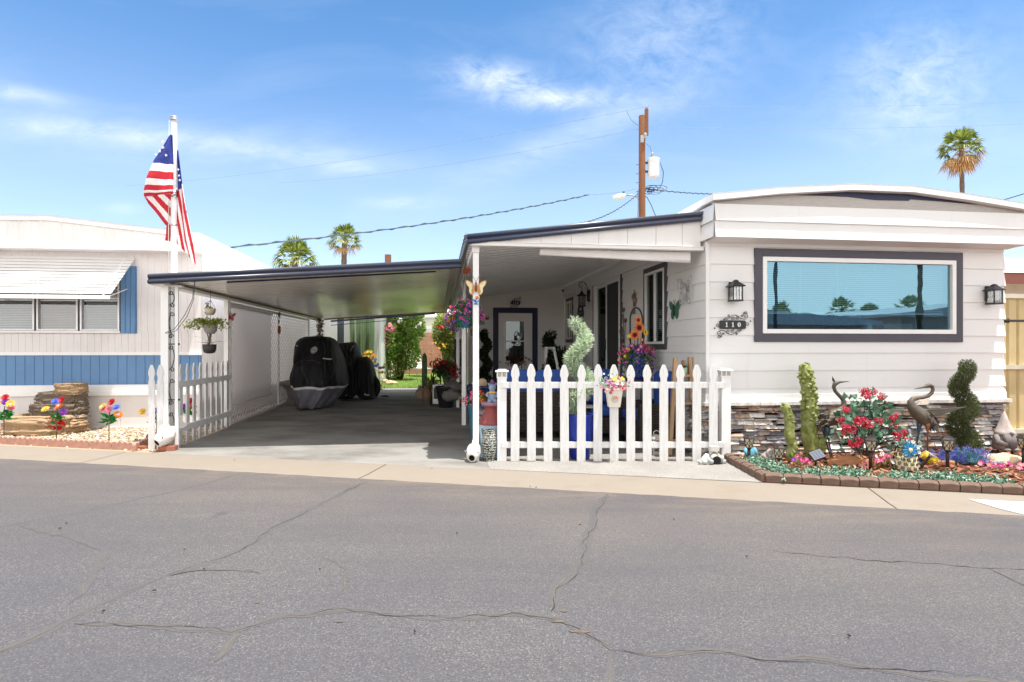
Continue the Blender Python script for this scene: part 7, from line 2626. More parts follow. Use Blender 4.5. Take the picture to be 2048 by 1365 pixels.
mb.tube([(0, 0, 0), (0, 0, .03), (0, 0, .1), (0, -.01, .18), (0, -.01, .22)], [.10, .115, .112, .095, .06], 24, 0)
for s in (-1, 1):
 mb.tube([(s * .09, -.02, .17), (s * .12, -.06, .1), (s * .05, -.11, .08)], [.035, .035, .028], 10)
 mb.blob((s * .05, -.09, .015), (.045, .06, .025), 0, .1, 2, 1, 2)
mb.build('body', M_GST, t)
mb = MB()
for i in range(70):
 a = R.uniform(-1.2, 1.2); z = R.uniform(.02, .17)
 mb.tube([(.085 * sin(a) * .8, -.07 - .04 * cos(a), .19), (.10 * sin(a) * .8, -.09 - .045 * cos(a), .12), (.06 * sin(a), -.10 - .035 * cos(a), z * .6 + .01)], [.014, .013, .004], 5)
mb.blob((0, -.115, .205), (.022, .022, .02), 0, 0, 1, 1, 2)
mb.build('beard', mat('gnome_beard', lin(120, 114, 116), .9, var=.25, vs=12), t)
mb = MB()
mb.lathe([(.100, .185), (.106, .2), (.092, .225), (.074, .26), (.05, .33), (.028, .40), (.010, .445), (.002, .455)], 26, (0, -.01, 0), 0, True, lambda a, z: 1 + .05 * sin(a * 3 + z * 20) + .04 * sin(a * 7))
mb.build('hat', mat('gnome_hat', lin(186, 176, 170), .9, var=.25, vs=12, bump=.6, bscale=50), t)
# ------------------------------------------------------------------ rocks
M_RED = mat('red_sandstone', lin(176, 122, 86), .9, var=.22, vs=6, bump=.7, bscale=24)
M_TAN = mat('tan_rock', lin(206, 178, 148), .9, var=.2, vs=5, bump=.7, bscale=24)
p = base_at(1713, 6.2, .04)
mb = MB(); mb.blob((0, 0, 0), (.29, .12, .115), 0, .22, 1.4, 4, 4, -.3, True)
single(mb, 'sandstone_rock', M_RED, 'flat orange sandstone rock lying in front of the red rose bush', 'rock', p)
p = base_at(2000, 6.3, .04)
mb = MB(); mb.blob((0, 0, 0), (.27, .14, .115), 0, .28, 1.6, 9, 4, -.3, True)
single(mb, 'tan_rock', M_TAN, 'big pale tan rock in front of the stone gnome', 'rock', p)
p = base_at(2062, 6.25, .04)
mb = MB(); mb.blob((0, 0, 0), (.14, .1, .07), 0, .28, 1.6, 12, 3, -.3, True)
single(mb, 'tan_rock', M_TAN, 'small low tan rock at the right end of the flower bed', 'rock', p)
p = base_at(1876, 6.2, .045)
mb = MB(); mb.prism([(-.15, -.04, 0), (.14, -.05, 0), (.15, .04, 0), (-.13, .05, 0)], (0, 0, .05))
single(mb, 'brick_piece', M_RED, 'flat reddish stone piece behind the watering can spout', 'stone', p, -.2, bevel=.008)
# ------------------------------------------------------------------ path lights
M_PL = mat('path_light_bronze', lin(64, 58, 56), .45, .4, var=.2)
M_PLG = mat('path_light_glass', lin(206, 196, 168), .35, var=.3, vs=30)
def path_light(px, Y, head, hgt, label, first=None, zb=.045):
 b = base_at(px, Y, zb)
 if first is not None:
  return copy_tree(first, b, R.uniform(-.3, .3), label)
 t = thing('path_light', label, 'path light', b, .2, 'bronze path lights in the flower bed')
 s = 1.0
 mb = MB(); mb.tube([(0, 0, -.03), (0, 0, .12), (0, 0, .175)], [.016, .0165, .017], 10); mb.lathe([(.017, .175), (.03, .19), (.034, .198)], 12)
 mb.build('stake', M_PL, t)
 mb = MB(); mb.lathe([(.032, .199), (.044, .235), (.052, .275), (.054, .292)], 6, (0, 0, 0), 0, False); mb.build('lens', M_PLG, t)
 mb = MB()
 for k in range(6):
  a0, a1 = k * pi / 3, (k + 1) * pi / 3
  def pt(a, z):
   r = .034 + (.0565 - .034) * min(1, (z - .199) / .08) ** .7 + .001
   am = (a0 + a1) / 2
   rr = r * cos(pi / 6) / max(.5, cos(a - am))
   return (rr * cos(a), rr * sin(a), z)
  mb.tube([pt(a0, .2), pt(a0 + .2, .225), pt(a0 + .75, .262), pt(a1, .29)], .0028, 4)
  mb.tube([pt(a1, .2), pt(a1 - .2, .225), pt(a1 - .75, .262), pt(a0, .29)], .0028, 4)
  mb.tube([pt(a0, .2), pt(a0, .29)], .003, 4)
 mb.build('lens_cage', M_PL, t)
 mb = MB(); mb.lathe([(.064, .293), (.07, .298), (.066, .306), (.045, .325), (.04, .334), (.0, .336)], 6, (0, 0, 0), 0, False, None, False); mb.poly([(.064 * cos(k * pi / 3), .064 * sin(k * pi / 3), .293) for k in range(6)][::-1])
 mb.build('cap', M_PL, t)
 return t
pl = path_light(1741, 5.98, 0, 0, 'bronze path light right in front of the flat orange rock and the rose bush')
path_light(1498, 6.42, 0, 0, 'bronze path light before the blue figurine at the left end of the bed', pl, .0)
path_light(1558, 6.05, 0, 0, 'bronze path light sunk in the ground cover left of the small cactus', pl, -.045)
path_light(1895, 5.98, 0, 0, 'bronze path light in front of the blue lavender clumps', pl, .05)
path_light(2047, 6.12, 0, 0, 'bronze path light at the right edge beside the small tan rock', pl, .05)
# solar spot
b = base_at(1634, 6.08, .06)
t = thing('solar_panel', 'small tilted solar panel light at the foot of the tall cactus', 'solar light', b)
mb = MB(); mb.obox((0, 0, .11), (.13, .11, .03), Matrix.Rotation(-.35, 3, 'Y') @ Matrix.Rotation(.75, 3, 'X')); mb.build('panel', M_BLACK, t, .003)
mb = MB()
rot = Matrix.Rotation(-.35, 3, 'Y') @ Matrix.Rotation(.75, 3, 'X')
for i in range(4):
 for j in range(6):
  mb.obox(Vector((0, 0, .11)) + rot @ Vector((-.047 + i * .031, -.043 + j * .0172, .0165)), (.028, .0145, .003), rot)
mb.build('cell', mat('solar_cell', lin(84, 92, 112), .55, .0), t)
mb = MB(); mb.tube([(0, .02, .1), (0, .03, -.03)], .01, 7); mb.build('stake', M_BLACK, t)
# blue figurine, grey snail
b = base_at(1500, 6.6, .04)
t = thing('blue_figurine', 'pale blue painted figurine behind the leftmost path light', 'figurine', b)
mb = MB(); mb.tube([(0, 0, 0), (0, 0, .05), (0, 0, .11), (0, 0, .14), (0, 0, .165), (0, 0, .20), (0, 0, .215)], [.055, .06, .045, .026, .034, .032, .008], 16)
for s in (-1, 1):
 mb.tube([(s * .04, 0, .12), (s * .062, -.02, .08), (s * .05, -.04, .05)], [.02, .02, .016], 8)
mb.build('body', mat('aqua_paint', lin(110, 176, 206), .6, var=.3, vs=16), t)
b = base_at(1540, 6.45, .045)
t = thing('snail_ornament', 'grey stone snail in the ground cover left of the small cactus', 'ornament', b)
mb = MB()
mb.tube([(x * 1.0, -.03, z + .085) for x, z in spiral(0, 0, .05, 2.2, -1.0, 40)], [.006 + .0005 * k for k in range(41)], 10)
mb.build('shell', mat('grey_stone', lin(166, 160, 152), .85, var=.25, vs=14, bump=.5), t)
mb = MB(); mb.tube([(.08, -.01, .015), (.0, -.02, .03), (-.06, -.02, .03), (-.09, -.02, .07)], [.015, .03, .028, .022], 10); mb.build('body', mat('grey_stone', lin(166, 160, 152)), t)
for (px, lab) in ((1529, 'round tan stone ball left of the grey snail'), (1548, 'round tan stone ball under the grey snail')):
 mb = MB(); mb.blob((0, 0, .03), (.035, .035, .034), 0, .05, 2, px, 3)
 single(mb, 'stone_ball', mat('tan_ball', lin(180, 160, 144), .85, var=.2, bump=.4), lab, 'stone', base_at(px, 6.05, .05))
# ------------------------------------------------------------------ watering can with metal flower
Y = 5.98
wb = base_at(1812, Y, .05)
K = Loc(wb, Y)
t = thing('watering_can', 'scrollwork cut metal watering can with a long spout among the ground cover', 'watering can', wb)
hb_ = .225
mb = MB(); mb.lathe([(.125, .0), (.125, .004), (.085, hb_), (.08, hb_), (.12, .01)], 26, caps=False)
mb.build('liner', mat('can_cream', lin(196, 186, 150), .6, var=.15), t)
mb = MB()
for r_ in range(5):
 for k in range(13):
  a = 2 * pi * k / 13 + (r_ % 2) * .24
  z = .026 + r_ * .043
  rr = .127 - .04 * z / hb_
  sp_ = spiral(0, 0, .021, 1.4 if (k + r_) % 2 else -1.4, R.uniform(0, 6), 14)
  mb.tube([((rr + .002) * cos(a + x / rr), (rr + .002) * sin(a + x / rr), z + y) for x, y in sp_], .0035, 4)
for z in (.004, hb_):
 rr = .127 - .04 * z / hb_
 mb.tube([(rr * cos(a), rr * sin(a), z) for a in [2 * pi * k / 30 for k in range(31)]], .006, 6)
mb.build('scrollwork', mat('dark_bronze', lin(60, 50, 42), .5, .5), t)
mb = MB(); mb.tube([K(1832, 940, -.02), K(1838, 930, -.04), K(1847, 912, -.08), K(1849, 908, -.085)], [.026, .018, .013, .013], 10); mb.build('spout', mat('dark_bronze', lin(60, 50, 42)), t)
mb = MB(); p = K(1851, 907, -.09)
d = (K(1849, 908, -.085) - K(1838, 930, -.04)).normalized()
mb.tube([p - d * .03, p, p + d * .004], [.012, .034, .034], 14); mb.build('spout_rose', mat('grey_tin', lin(176, 176, 180), .4, .5), t)
mb = MB(); mb.tube([K(1795, 906), K(1785, 905), K(1778, 914), K(1780, 932), K(1788, 938)], .009, 8); mb.build('handle', mat('bronze', lin(150, 128, 100)), t)
b = K(1807, 897, -.10) + wb
t = thing('metal_flower', 'bright blue metal daisy with a cream centre on the watering can', 'ornament', b)
mb = MB()
for k in range(12):
 a = 2 * pi * k / 12
 d = Vector((cos(a), -.1, sin(a)))
 mb.leaf(d * .02, d, .064, .036, 0, (0, 1, 0), .2)
mb.build('petals', leafmat('metal_blue', [lin(22, 108, 158), lin(50, 146, 196), lin(30, 124, 176)], .35, 0), t)
mb = MB(); mb.blob((0, -.008, 0), (.022, .012, .022), 0, .05, 3, 1, 3); mb.build('centre', mat('cream_button', lin(222, 206, 170), .6), t)
b = K(1818, 893, .0) + wb
t = thing('silk_bouquet', 'white and blue silk flowers with pale leaves in the top of the watering can', 'flowers', b)
mb = MB()
for i in range(120):
 p = Vector((R.gauss(-.02, .06), R.gauss(0, .04), R.gauss(.0, .045)))
 mb.leaf(p, rnd_dir(.3), .045, .02, 2)
for (x, z, m_) in ((.02, .01, 0), (.05, .0, 0), (.06, -.05, 0), (-.04, .05, 1), (.0, .055, 0), (-.07, .02, 1), (.04, -.02, 1)):
 mb.flower((x, -.06, z), (x * 3, -1, .3), .026, m_, 3, 6, .2, .6, .25)
mb.tube([(0, 0, -.1), (0, 0, 0)], .012, 6, 2)
mb.build('flowers', [M_PET[5], leafmat('metal_blue', []) if 'metal_blue' in MATS else M_PET[0], leafmat('pale_leaf', [lin(120, 160, 140), lin(190, 214, 200), lin(70, 120, 110)]), M_YC], t)
b = base_at(1858, 6.2, .05)
mb = MB()
mb.tube([(-.05, .02, .11), (.0, 0, .07), (.05, -.02, .03)], [.05, .055, .05], 14)
for i in range(160):
 a = R.uniform(0, 2 * pi)
 mb.leaf((-.03 + R.uniform(-.02, .06), R.uniform(-.06, .04), R.uniform(.02, .12)), Vector((.8, -.3 + R.gauss(0, .3), -.4 + R.gauss(0, .3))), .06, .008)
single(mb, 'yellow_straw_pot', mat('straw_yellow', lin(216, 186, 60), .7, var=.3, vs=20), 'tipped yellow straw bundle behind the watering can spout', 'ornament', b)
# pink and purple flowers
for (px, py, n, lab, ms) in ((1762, 918, 15, 'pink flower clump left of the watering can', (4, 4, 5, 1)), (1729, 930, 5, 'small pink flowers in the ground cover below the path light', (4, 4, 1)), (1597, 917, 5, 'deep purple flowers at the foot of the small cactus', (0, 0, 1)), (1614, 920, 4, 'wine red flowers between the two cacti', (1, 1)), (1978, 930, 8, 'pink flower clump left of the tan rock', (4, 4, 1)), (2008, 936, 14, 'rose pink flower clump in front of the tan rock', (4, 1, 1)), (2036, 936, 20, 'red and pink flower clump at the right end of the bed', (4, 4, 1, 3))):
 Y = 6.02
 b = base_at(px, Y, .05)
 zz = CAMH - (py - CY) / FPX * Y - .05
 mb = MB()
 for i in range(n):
  p = Vector((R.gauss(0, .010 * sqrt(n) + .01), R.gauss(0, .03), zz + R.gauss(0, .022)))
  mb.flower(p, (R.gauss(0, .4), -1, .5), R.uniform(.022, .032), R.choice(ms), 7, 6, .2, .7, .22)
  mb.tube([(p.x * .6, p.y * .5, -.03), p], .002, 4, 8)
  mb.leaf((p.x, p.y, max(.01, p.z - .03)), rnd_dir(), .045, .022, 8)
 single(mb, 'silk_flowers', M_PET + [M_YC, M_LEAFG], lab, 'flowers', b)
# ------------------------------------------------------------------ the neighbour's gravel bed
M_SCAL = mat('scallop_red', lin(182, 138, 122), .9, var=.2, vs=12, bump=.5, bscale=50)
def scallop_block(n=4, w=.083):
 mb = MB()
 P = [(0, 0, -.02), (n * w, 0, -.02)]
 for i in reversed(range(n)):
  for k in range(9):
   a = pi * k / 8
   P.append((i * w + w / 2 + (w / 2 - .001) * cos(a), 0, .062 + .034 * sin(a)))
 mb.prism(P, (0, .045, 0))
 for i in range(n):
  c = i * w + w / 2
  mb.tube([(c - w * .42, -.001, .02), (c, -.012, .03), (c + w * .42, -.001, .02)], [.012, .03, .012], 6) if False else None
 return mb
a, b = gnd(0, 893, .012), gnd(262, 903, .012)
sa, sb_ = a.x * RX + a.y * RY, b.x * RX + b.y * RY
sc0 = None
k = 0
n_sc = 9
for i in range(n_sc):
 s = sb_ - .335 * (i + 1)
 lab = 'scalloped red edging block, %s from the corner along the gutter' % ORD[i]
 if sc0 is None:
  sc0 = scallop_block().build('scalloped_edging', M_SCAL, None, .004); o = sc0
 else:
  o = sc0.copy(); COL.objects.link(o)
 o.location = RD(s, D_BACK + .10 + R.uniform(-.006, .006), .02); o.rotation_euler = (0, 0, -RA + R.uniform(-.015, .015))
 tag(o, lab, 'edging', 'scalloped edging of the gravel bed')
c0, c1 = gnd(266, 904, .012), gnd(322, 880, .012)
dd = c1 - c0
for i in range(int(dd.length / .3)):
 o = sc0.copy(); COL.objects.link(o)
 o.location = c0 + dd.normalized() * .337 * i + Vector((.02, .02, .008)); o.rotation_euler = (0, 0, atan2(dd.y, dd.x) - .03)
 tag(o, 'scalloped red edging block, %s from the corner on the run toward the fence' % ORD[i], 'edging', 'scalloped edging of the gravel bed')
# rock fountain
Y = 8.75
fb = base_at(98, Y, .02)
K = Loc(fb, Y)
M_FR1 = mat('fountain_tan', lin(172, 146, 116), .85, var=.35, vs=5, bump=1.0, bscale=1, stretch=(7, 7, 22))
M_FR2 = mat('fountain_dark', lin(112, 100, 88), .8, var=.4, vs=6, bump=1.0, bscale=1, stretch=(7, 7, 24))
t = thing('rock_fountain', 'three tier faux rock fountain standing before the white skirting', 'fountain', fb)
def strata(mb, x0, x1, y0, y1, z0, z1, seed, m=0):
 n, r = 90, 34
 idx = []
 for j in range(r + 1):
  f_ = j / r
  z = z0 + (z1 - z0) * f_
  row = []
  for k in range(n):
   a = 2 * pi * k / n
   c_, s_ = cos(a), sin(a)
   e = .5
   x = math.copysign(abs(c_) ** e, c_); y = math.copysign(abs(s_) ** e, s_)
   q = 1 + .10 * mnoise.noise(Vector((c_ * 1.5, s_ * 1.5, z * 26 + seed))) + .09 * mnoise.noise(Vector((c_ * 3 + seed, s_ * 3, z * 9))) + .05 * mnoise.noise(Vector((c_ * 7 + seed, s_ * 7, z * 30))) + .05 * mnoise.noise(Vector((c_ * 16 + seed, s_ * 16, z * 60))) - .07 * max(0, mnoise.noise(Vector((c_ * 3, s_ * 3 + seed, z * 20))))
   if j in (0, r):
    q *= .93
   row.append(mb.v(((x0 + x1) / 2 + (x1 - x0) / 2 * x * q, (y0 + y1) / 2 + (y1 - y0) / 2 * y * q, z + .01 * mnoise.noise(Vector((c_ * 4, s_ * 4, seed + j))))))
  idx.append(row)
 for A, B in zip(idx, idx[1:]):
  for k in range(n):
   mb.f((A[k], A[(k + 1) % n], B[(k + 1) % n], B[k]), m, False)
 return idx
mb = MB()
a, b = K(30, 862), K(163, 829)
ix = strata(mb, a.x, b.x, -.34, .26, 0, b.z, 1)
lip = ix[-1]
inner = [mb.v((mb.V[i][0] * .84 + .0, mb.V[i][1] * .84 - .0, mb.V[i][2] + .004)) for i in lip]
deep = [mb.v((mb.V[i][0] * .78, mb.V[i][1] * .78, mb.V[i][2] - .08)) for i in lip]
for k in range(len(lip)):
 j = (k + 1) % len(lip)
 mb.f((lip[k], lip[j], inner[j], inner[k])); mb.f((inner[k], inner[j], deep[j], deep[k]))
mb.f(deep)
mb.build('basin', M_FR1, t)
mb = MB(); a, b = K(64, 829), K(160, 808); ix = strata(mb, a.x, b.x, -.12, .26, a.z - .06, b.z, 3); mb.f(ix[-1]); a, b = K(72, 808), K(158, 785); ix = strata(mb, a.x, b.x, -.08, .26, a.z - .01, b.z, 4); mb.f(ix[-1])
mb.build('middle_tier', M_FR2, t)
mb = MB(); a, b = K(114, 787), K(161, 767); ix = strata(mb, a.x, b.x, -.1, .22, a.z - .02, b.z, 5); mb.f(ix[-1]); mb.build('top_tier', mat('fountain_brown', lin(156, 132, 104), .85, var=.35, vs=5, bump=1.0, bscale=1, stretch=(7, 7, 22)), t)
# silk flower stakes
def stake(px, ytop, ybase, cols, lab, Y=None):
 b = gnd(px, ybase, .015)
 Y = b.y
 K = Loc(b, Y)
 t = thing('flower_stake', lab, 'silk flowers', b, 0, 'silk flower stakes in the gravel bed')
 h = K(px, ytop).z
 mb = MB(); mb.tube([(0, 0, -.04), (0, 0, h * .55), (.01, 0, h * .8)], .006, 6); mb.build('stake', mat('stake_brown', lin(110, 92, 80), .6), t)
 mb = MB()
 for i in range(22):
  a = R.uniform(0, 2 * pi)
  mb.leaf((0, 0, h * R.uniform(.5, .72)), Vector((cos(a), sin(a) * .6, R.uniform(-.1, .7))), R.uniform(.09, .14), .05, 0, None, .12)
 mb.build('leaves', leafmat('silk_green', [lin(28, 120, 44), lin(44, 146, 60), lin(20, 96, 40)], .5, .2), t)
 mb = MB()
 for (dx, dz, m) in cols:
  c = Vector((dx, R.uniform(-.05, .02), h * .78 + dz))
  nn_ = Vector((dx * 3 + R.gauss(0, .3), -.8, .6 + R.gauss(0, .3)))
  for r_, n_, cu in ((.056, 9, .15), (.048, 8, .45), (.036, 7, .8), (.022, 5, 1.2)):
   mb.flower(c, nn_ + rnd_dir() * .15, r_, m if r_ > .03 or m == 3 else R.choice((m, 5)), 8, n_, cu, .62, .14 if r_ < .04 else 0)
 mb.build('blossoms', M_PET + [M_YC, leafmat('petal_blue', [lin(70, 100, 200), lin(120, 140, 224)])], t)
 return t
stake(8, 795, 884, [(-.1, .02, 1), (0.02, .13, 3), (-.06, .04, 6), (.12, .05, 2), (.05, .07, 0), (.11, -.01, 4)], 'silk flower stake with a red bloom on top at the left edge of the photo')
stake(113, 800, 888, [(-.14, .0, 2), (-.02, .10, 9), (.10, .13, 3), (.08, .05, 6), (.13, -.03, 0), (.02, .02, 4)], 'silk flower stake with yellow and blue blooms in front of the rock fountain')
stake(218, 806, 892, [(-.07, .05, 4), (.03, .13, 3), (.1, .06, 9), (.13, -.03, 6), (-.01, .03, 4), (-.08, .07, 2)], 'silk flower stake with a pink bloom standing alone right of the fountain')
stake(313, 812, 884, [(-.16, .03, 2), (-.07, .01, 0), (.02, .04, 9), (.1, .06, 0), (.1, .13, 4)], 'silk flower stake with yellow and violet blooms half behind the picket stub')
stake(378, 800, 862, [(-.07, .0, 0), (.06, .1, 3), (.0, .05, 1), (.05, .0, 6)], 'silk flower stake with a red bloom behind the short picket fence')
for (px, pyb, lab, spike) in ((25, 868, 'small pot of spiky coral red flowers left of the fountain basin', True), (113, 871, 'small pot of round red flowers in front of the fountain basin', False)):
 b = gnd(px, pyb, .015)
 t = thing('flower_pot', lab, 'flower pot', b)
 mb = MB(); mb.lathe([(.05, 0), (.075, .02), (.085, .06), (.08, .09), (.07, .09), (.06, .07), (0, .07)], 18, caps=False); mb.build('pot', mat('olive_pot', lin(128, 118, 44), .4, var=.35, vs=20), t)
 mb = MB()
 if spike:
  for (x, z) in ((-.05, .17), (.05, .2), (.1, .15), (-.09, .12), (.0, .13)):
   for i in range(46):
    d = rnd_dir(); mb.leaf((x, -.03, z), d, .065, .014, 0)
  for i in range(14):
   mb.leaf((.12, 0, .1), rnd_dir(.4), .13, .012, 1)
 else:
  for (x, z) in ((-.07, .14), (.08, .15), (-.03, .22), (.01, .12), (.06, .22)):
   for i in range(40):
    d = rnd_dir(); mb.leaf((x, -.03, z) + d * .02 if False else (x + d.x * .025, -.03 + d.y * .025, z + d.z * .025), d, .05, .05, 0, None, .3)
 mb.build('flowers', [leafmat('coral_petal', [lin(206, 60, 50), lin(226, 96, 76), lin(186, 40, 40)]) if spike else leafmat('scarlet_petal', [lin(196, 28, 36), lin(220, 60, 56), lin(160, 16, 28)]), leafmat('dry_straw', [lin(200, 186, 160), lin(170, 150, 120)])], t)
# ------------------------------------------------------------------ the back yard seen through the carport
def bush(name, label, cat, base, rad, n, L, W_, m, zc, group=None, flowers=(), stems=6, cut=None):
 t = thing(name, label, cat, base, 0, group)
 mb = MB()
 lobes = [(R.uniform(-.55, .55), R.uniform(-.5, .5), R.uniform(-.6, .62), R.uniform(.36, .6)) for _ in range(11)]
 for i in range(n):
  a, b, c, r = lobes[R.randrange(len(lobes))]
  d = rnd_dir()
  k = r * (.45 + .55 * R.random() ** .4)
  p = Vector(((a + d.x * k) * rad[0], (b + d.y * k) * rad[1], zc + (c + d.z * k) * rad[2]))
  if p.z < .05:
   continue
  l = L * R.uniform(.6, 1.3)
  mb.leaf(p, (d + rnd_dir(.2) * .9), l, W_ * l / L, 0)
 mb.build('foliage', m, t)
 mb = MB()
 for k in range(stems):
  a = 2 * pi * k / stems
  q = Vector((cos(a) * rad[0] * .5, sin(a) * rad[1] * .5, zc * R.uniform(.8, 1.3)))
  mb.tube([(cos(a) * .06, sin(a) * .06, -.02), q * .5 + Vector((0, 0, .05)), q], [.03, .02, .008], 6)
 mb.build('stems', mat('bark', lin(92, 74, 58)), t)
 if flowers:
  mb = MB()
  for (x, y, z, r, k, m_) in flowers:
   for i in range(k):
    d = rnd_dir()
    mb.flower(Vector((x, y, z)) + d * r * R.random() ** .5, d + Vector((0, -.6, .2)), R.uniform(.04, .062), m_, 7, 4, .4, 1.0, 0)
  mb.build('blossoms', M_PET + [M_YC], t)
 return t
M_BOUG = leafmat('bougainvillea_leaf', [lin(86, 124, 48), lin(136, 168, 76), lin(184, 200, 116), lin(64, 96, 38), lin(158, 184, 92)], .5, .4)
M_HIB = leafmat('hibiscus_leaf', [lin(120, 148, 64), lin(176, 190, 104), lin(216, 218, 156), lin(86, 116, 50), lin(196, 204, 128)], .5, .4)
bb = base_at(800, 22.6, .03)
Kb = Loc(bb, 21.4)
def fl(px, py, r, k, m_):
 p = Kb(px, py)
 return (p.x, p.y, p.z, r, k, m_)
bush('bougainvillea', 'big green bougainvillea bush with magenta flowers on the lawn behind the carport', 'bush', bb, (1.06, .9, 1.4), 13000, .13, .07, M_BOUG, 1.55, None,
  [fl(757, 652, .2, 26, 1), fl(765, 664, .2, 22, 4), fl(779, 655, .18, 20, 4), fl(752, 668, .14, 12, 0), fl(786, 662, .14, 10, 1), fl(800, 642, .10, 8, 5), fl(835, 646, .2, 6, 5), fl(756, 678, .16, 10, 0), fl(772, 680, .2, 6, 1)])
bb = base_at(896, 18.9, .03)
Kb = Loc(bb, 18.4)
bush('hibiscus_shrub', 'pale yellow green shrub dotted with red blooms beside the dark stone column', 'bush', bb, (.5, .45, 1.15), 7000, .10, .06, M_HIB, 1.3, None,
  [fl(900, 637, .12, 12, 3), fl(880, 655, .1, 6, 3), fl(905, 660, .2, 12, 6), fl(886, 690, .25, 9, 2), fl(875, 700, .25, 6, 6)], 5)
# columnar cacti
M_CCOL = mat('column_cactus', lin(96, 124, 84), .6, var=.25, vs=8)
M_SPINE = mat('cactus_spine', lin(196, 196, 160), .8)
def column_cactus(px, Y, r, h, label, dx=0.0):
 b = base_at(px, Y, .03)
 mb = MB()
 n = 40
 prof = [(0.75, 0), (1, .1), (1, h * .6), (1, h - .2), (.8, h - .06), (.45, h), (.05, h + .02)]
 mb.lathe([(r * a, z) for a, z in prof], n, (0, 0, 0), 0, True, lambda a, z: 1 + .3 * (abs(cos(a * 4.5)) - .5))
 for k in range(9):
  a = 2 * pi * k / 9
  z = .1
  while z < h - .08:
   rr = r * 1.1
   for q in (-.5, .5):
    mb.poly([(rr * cos(a), rr * sin(a), z), (rr * cos(a) + .035 * cos(a + q), rr * sin(a) + .035 * sin(a + q), z + .02), (rr * cos(a), rr * sin(a), z + .018)], 1)
   z += .06
 mb.V = [(x + dx * z, y, z) for x, y, z in mb.V]
 single(mb, 'columnar_cactus', [M_CCOL, M_SPINE], label, 'cactus', b, R.uniform(0, 1), 'columnar cacti in the back yard')
for i, (px, Y, r, h, lab, dx) in enumerate(((707, 19.2, .068, 2.7, 'tall columnar cactus, leftmost of the dense group and leaning left', -.03), (717, 19.0, .068, 2.6, 'tall columnar cactus, second from the left of the dense group', .0), (725, 18.8, .068, 2.55, 'tall columnar cactus in the middle of the dense group', .01), (734, 18.9, .068, 2.6, 'tall columnar cactus, second from the right of the dense group', .01), (742, 18.7, .068, 2.5, 'tall columnar cactus, rightmost of the dense group by the bougainvillea', .02), (690, 19.6, .068, 1.95, 'shorter columnar cactus standing alone before the white trailer', -.01))):
 column_cactus(px, Y, r, h, lab, dx)
# undergrowth by the cacti
for (px, py, Y, n, lab, ms) in ((737, 715, 18.0, 26, 'yellow flowering plant at the foot of the columnar cacti', (2, 2, 6)), (752, 735, 17.6, 16, 'orange and blue flowered plant left of the bougainvillea trunk', (6, 2, 9))):
 b = base_at(px, Y, .03); z = CAMH - (py - CY) / FPX * Y
 mb = MB()
 for i in range(260):
  mb.leaf((R.gauss(0, .14), R.gauss(0, .1), abs(R.gauss(0, .22))), rnd_dir(.5), .12, .03, 8)
 for i in range(n):
  mb.flower((R.gauss(0, .15), -.12, max(.1, z - .03 + R.gauss(0, .12))), (0, -1, .3), .055, R.choice(ms), 7, 5, .2, .9, .2)
 single(mb, 'flowering_plant', M_PET + [M_YC, M_HIB, MATS['petal_blue']], lab, 'plant', b)
for i, (px, py, r, lab) in enumerate(((765, 762, .22, 'pale rock at the left edge of the lawn'), (782, 765, .2, 'pale rock on the lawn in front of the bougainvillea'), (752, 757, .16, 'small pale rock behind the rear motorcycle'))):
 p = gnd(px, py + 4, .03)
 mb = MB(); mb.blob((0, 0, .03), (r, r * .7, r * .5), 0, .3, 1.5, i + 20, 3)
 single(mb, 'garden_rock', M_TAN, lab, 'rock', p)
# chaise longue
cb = base_at(838, 25.5, .03)
t = thing('chaise_longue', 'pale strapped chaise longue with raised back behind the bougainvillea', 'lounger', cb, .5)
mb = MB()
for i in range(11):
 a = Vector((0, .5 + i * .055 * .55, .36 + i * .075))
 mb.obox(a, (.62, .05, .012), Matrix.Rotation(.95, 3, 'X'))
for i in range(14):
 mb.obox((0, .44 - i * .085, .35), (.62, .06, .012))
mb.build('straps', mat('strap_cream', lin(222, 206, 190), .6), t)
mb = MB()
for s in (-.32, .32):
 mb.tube([(s, -.75, .35), (s, .5, .35), (s, .85, 1.18)], .016, 6)
 for y in (-.6, .4):
  mb.tube([(s, y, .35), (s, y - .05, 0)], .016, 6)
mb.build('frame', mat('lounger_frame', lin(190, 180, 170), .5, .3), t)
mb = MB(); mb.prism([(-.28, -.45, .37), (.24, -.45, .37), (.24, .35, .42), (-.28, .35, .42)], (0, 0, .03)); single(mb, 'towel', mat('white_towel', (.8, .8, .8), .95), 'white towel lying over the chaise longue', 'towel', cb, .5)
# block wall, white sheds behind
M_BLOCK = bpy.data.materials.new('pink_block'); t_ = NT(M_BLOCK)
bk_ = t_.n('TexBrick'); bk_.inputs['Scale'].default_value = 1.0; bk_.inputs['Brick Width'].default_value = .4; bk_.inputs['Row Height'].default_value = .2; bk_.inputs['Mortar Size'].default_value = .008
bk_.inputs['Color1'].default_value = (*lin(190, 140, 122), 1); bk_.inputs['Color2'].default_value = (*lin(176, 124, 108), 1); bk_.inputs['Mortar'].default_value = (*lin(150, 120, 106), 1)
t_.l(t_.coords((1, 1, 1), rot=(pi / 2, 0, 0)), bk_.inputs['Vector']); t_.bsdf(bk_.outputs['Color'], .9)
mb = MB(); mb.box(-9, 0, 0, 7, .2, 2.0)
single(mb, 'block_wall', M_BLOCK, 'pinkish block wall closing off the back yard', 'wall', H(-3, 21.6, 0), TH)
wb_ = H(-2.6, 25, 0)
t = thing('white_shed', 'white building with a ribbed roof beyond the pink block wall', 'building', wb_, TH)
mb = MB(); mb.box(-3.2, 0, 0, 7, 4, 2.9); mb.build('wall', M_WHITE, t)
mb = MB()
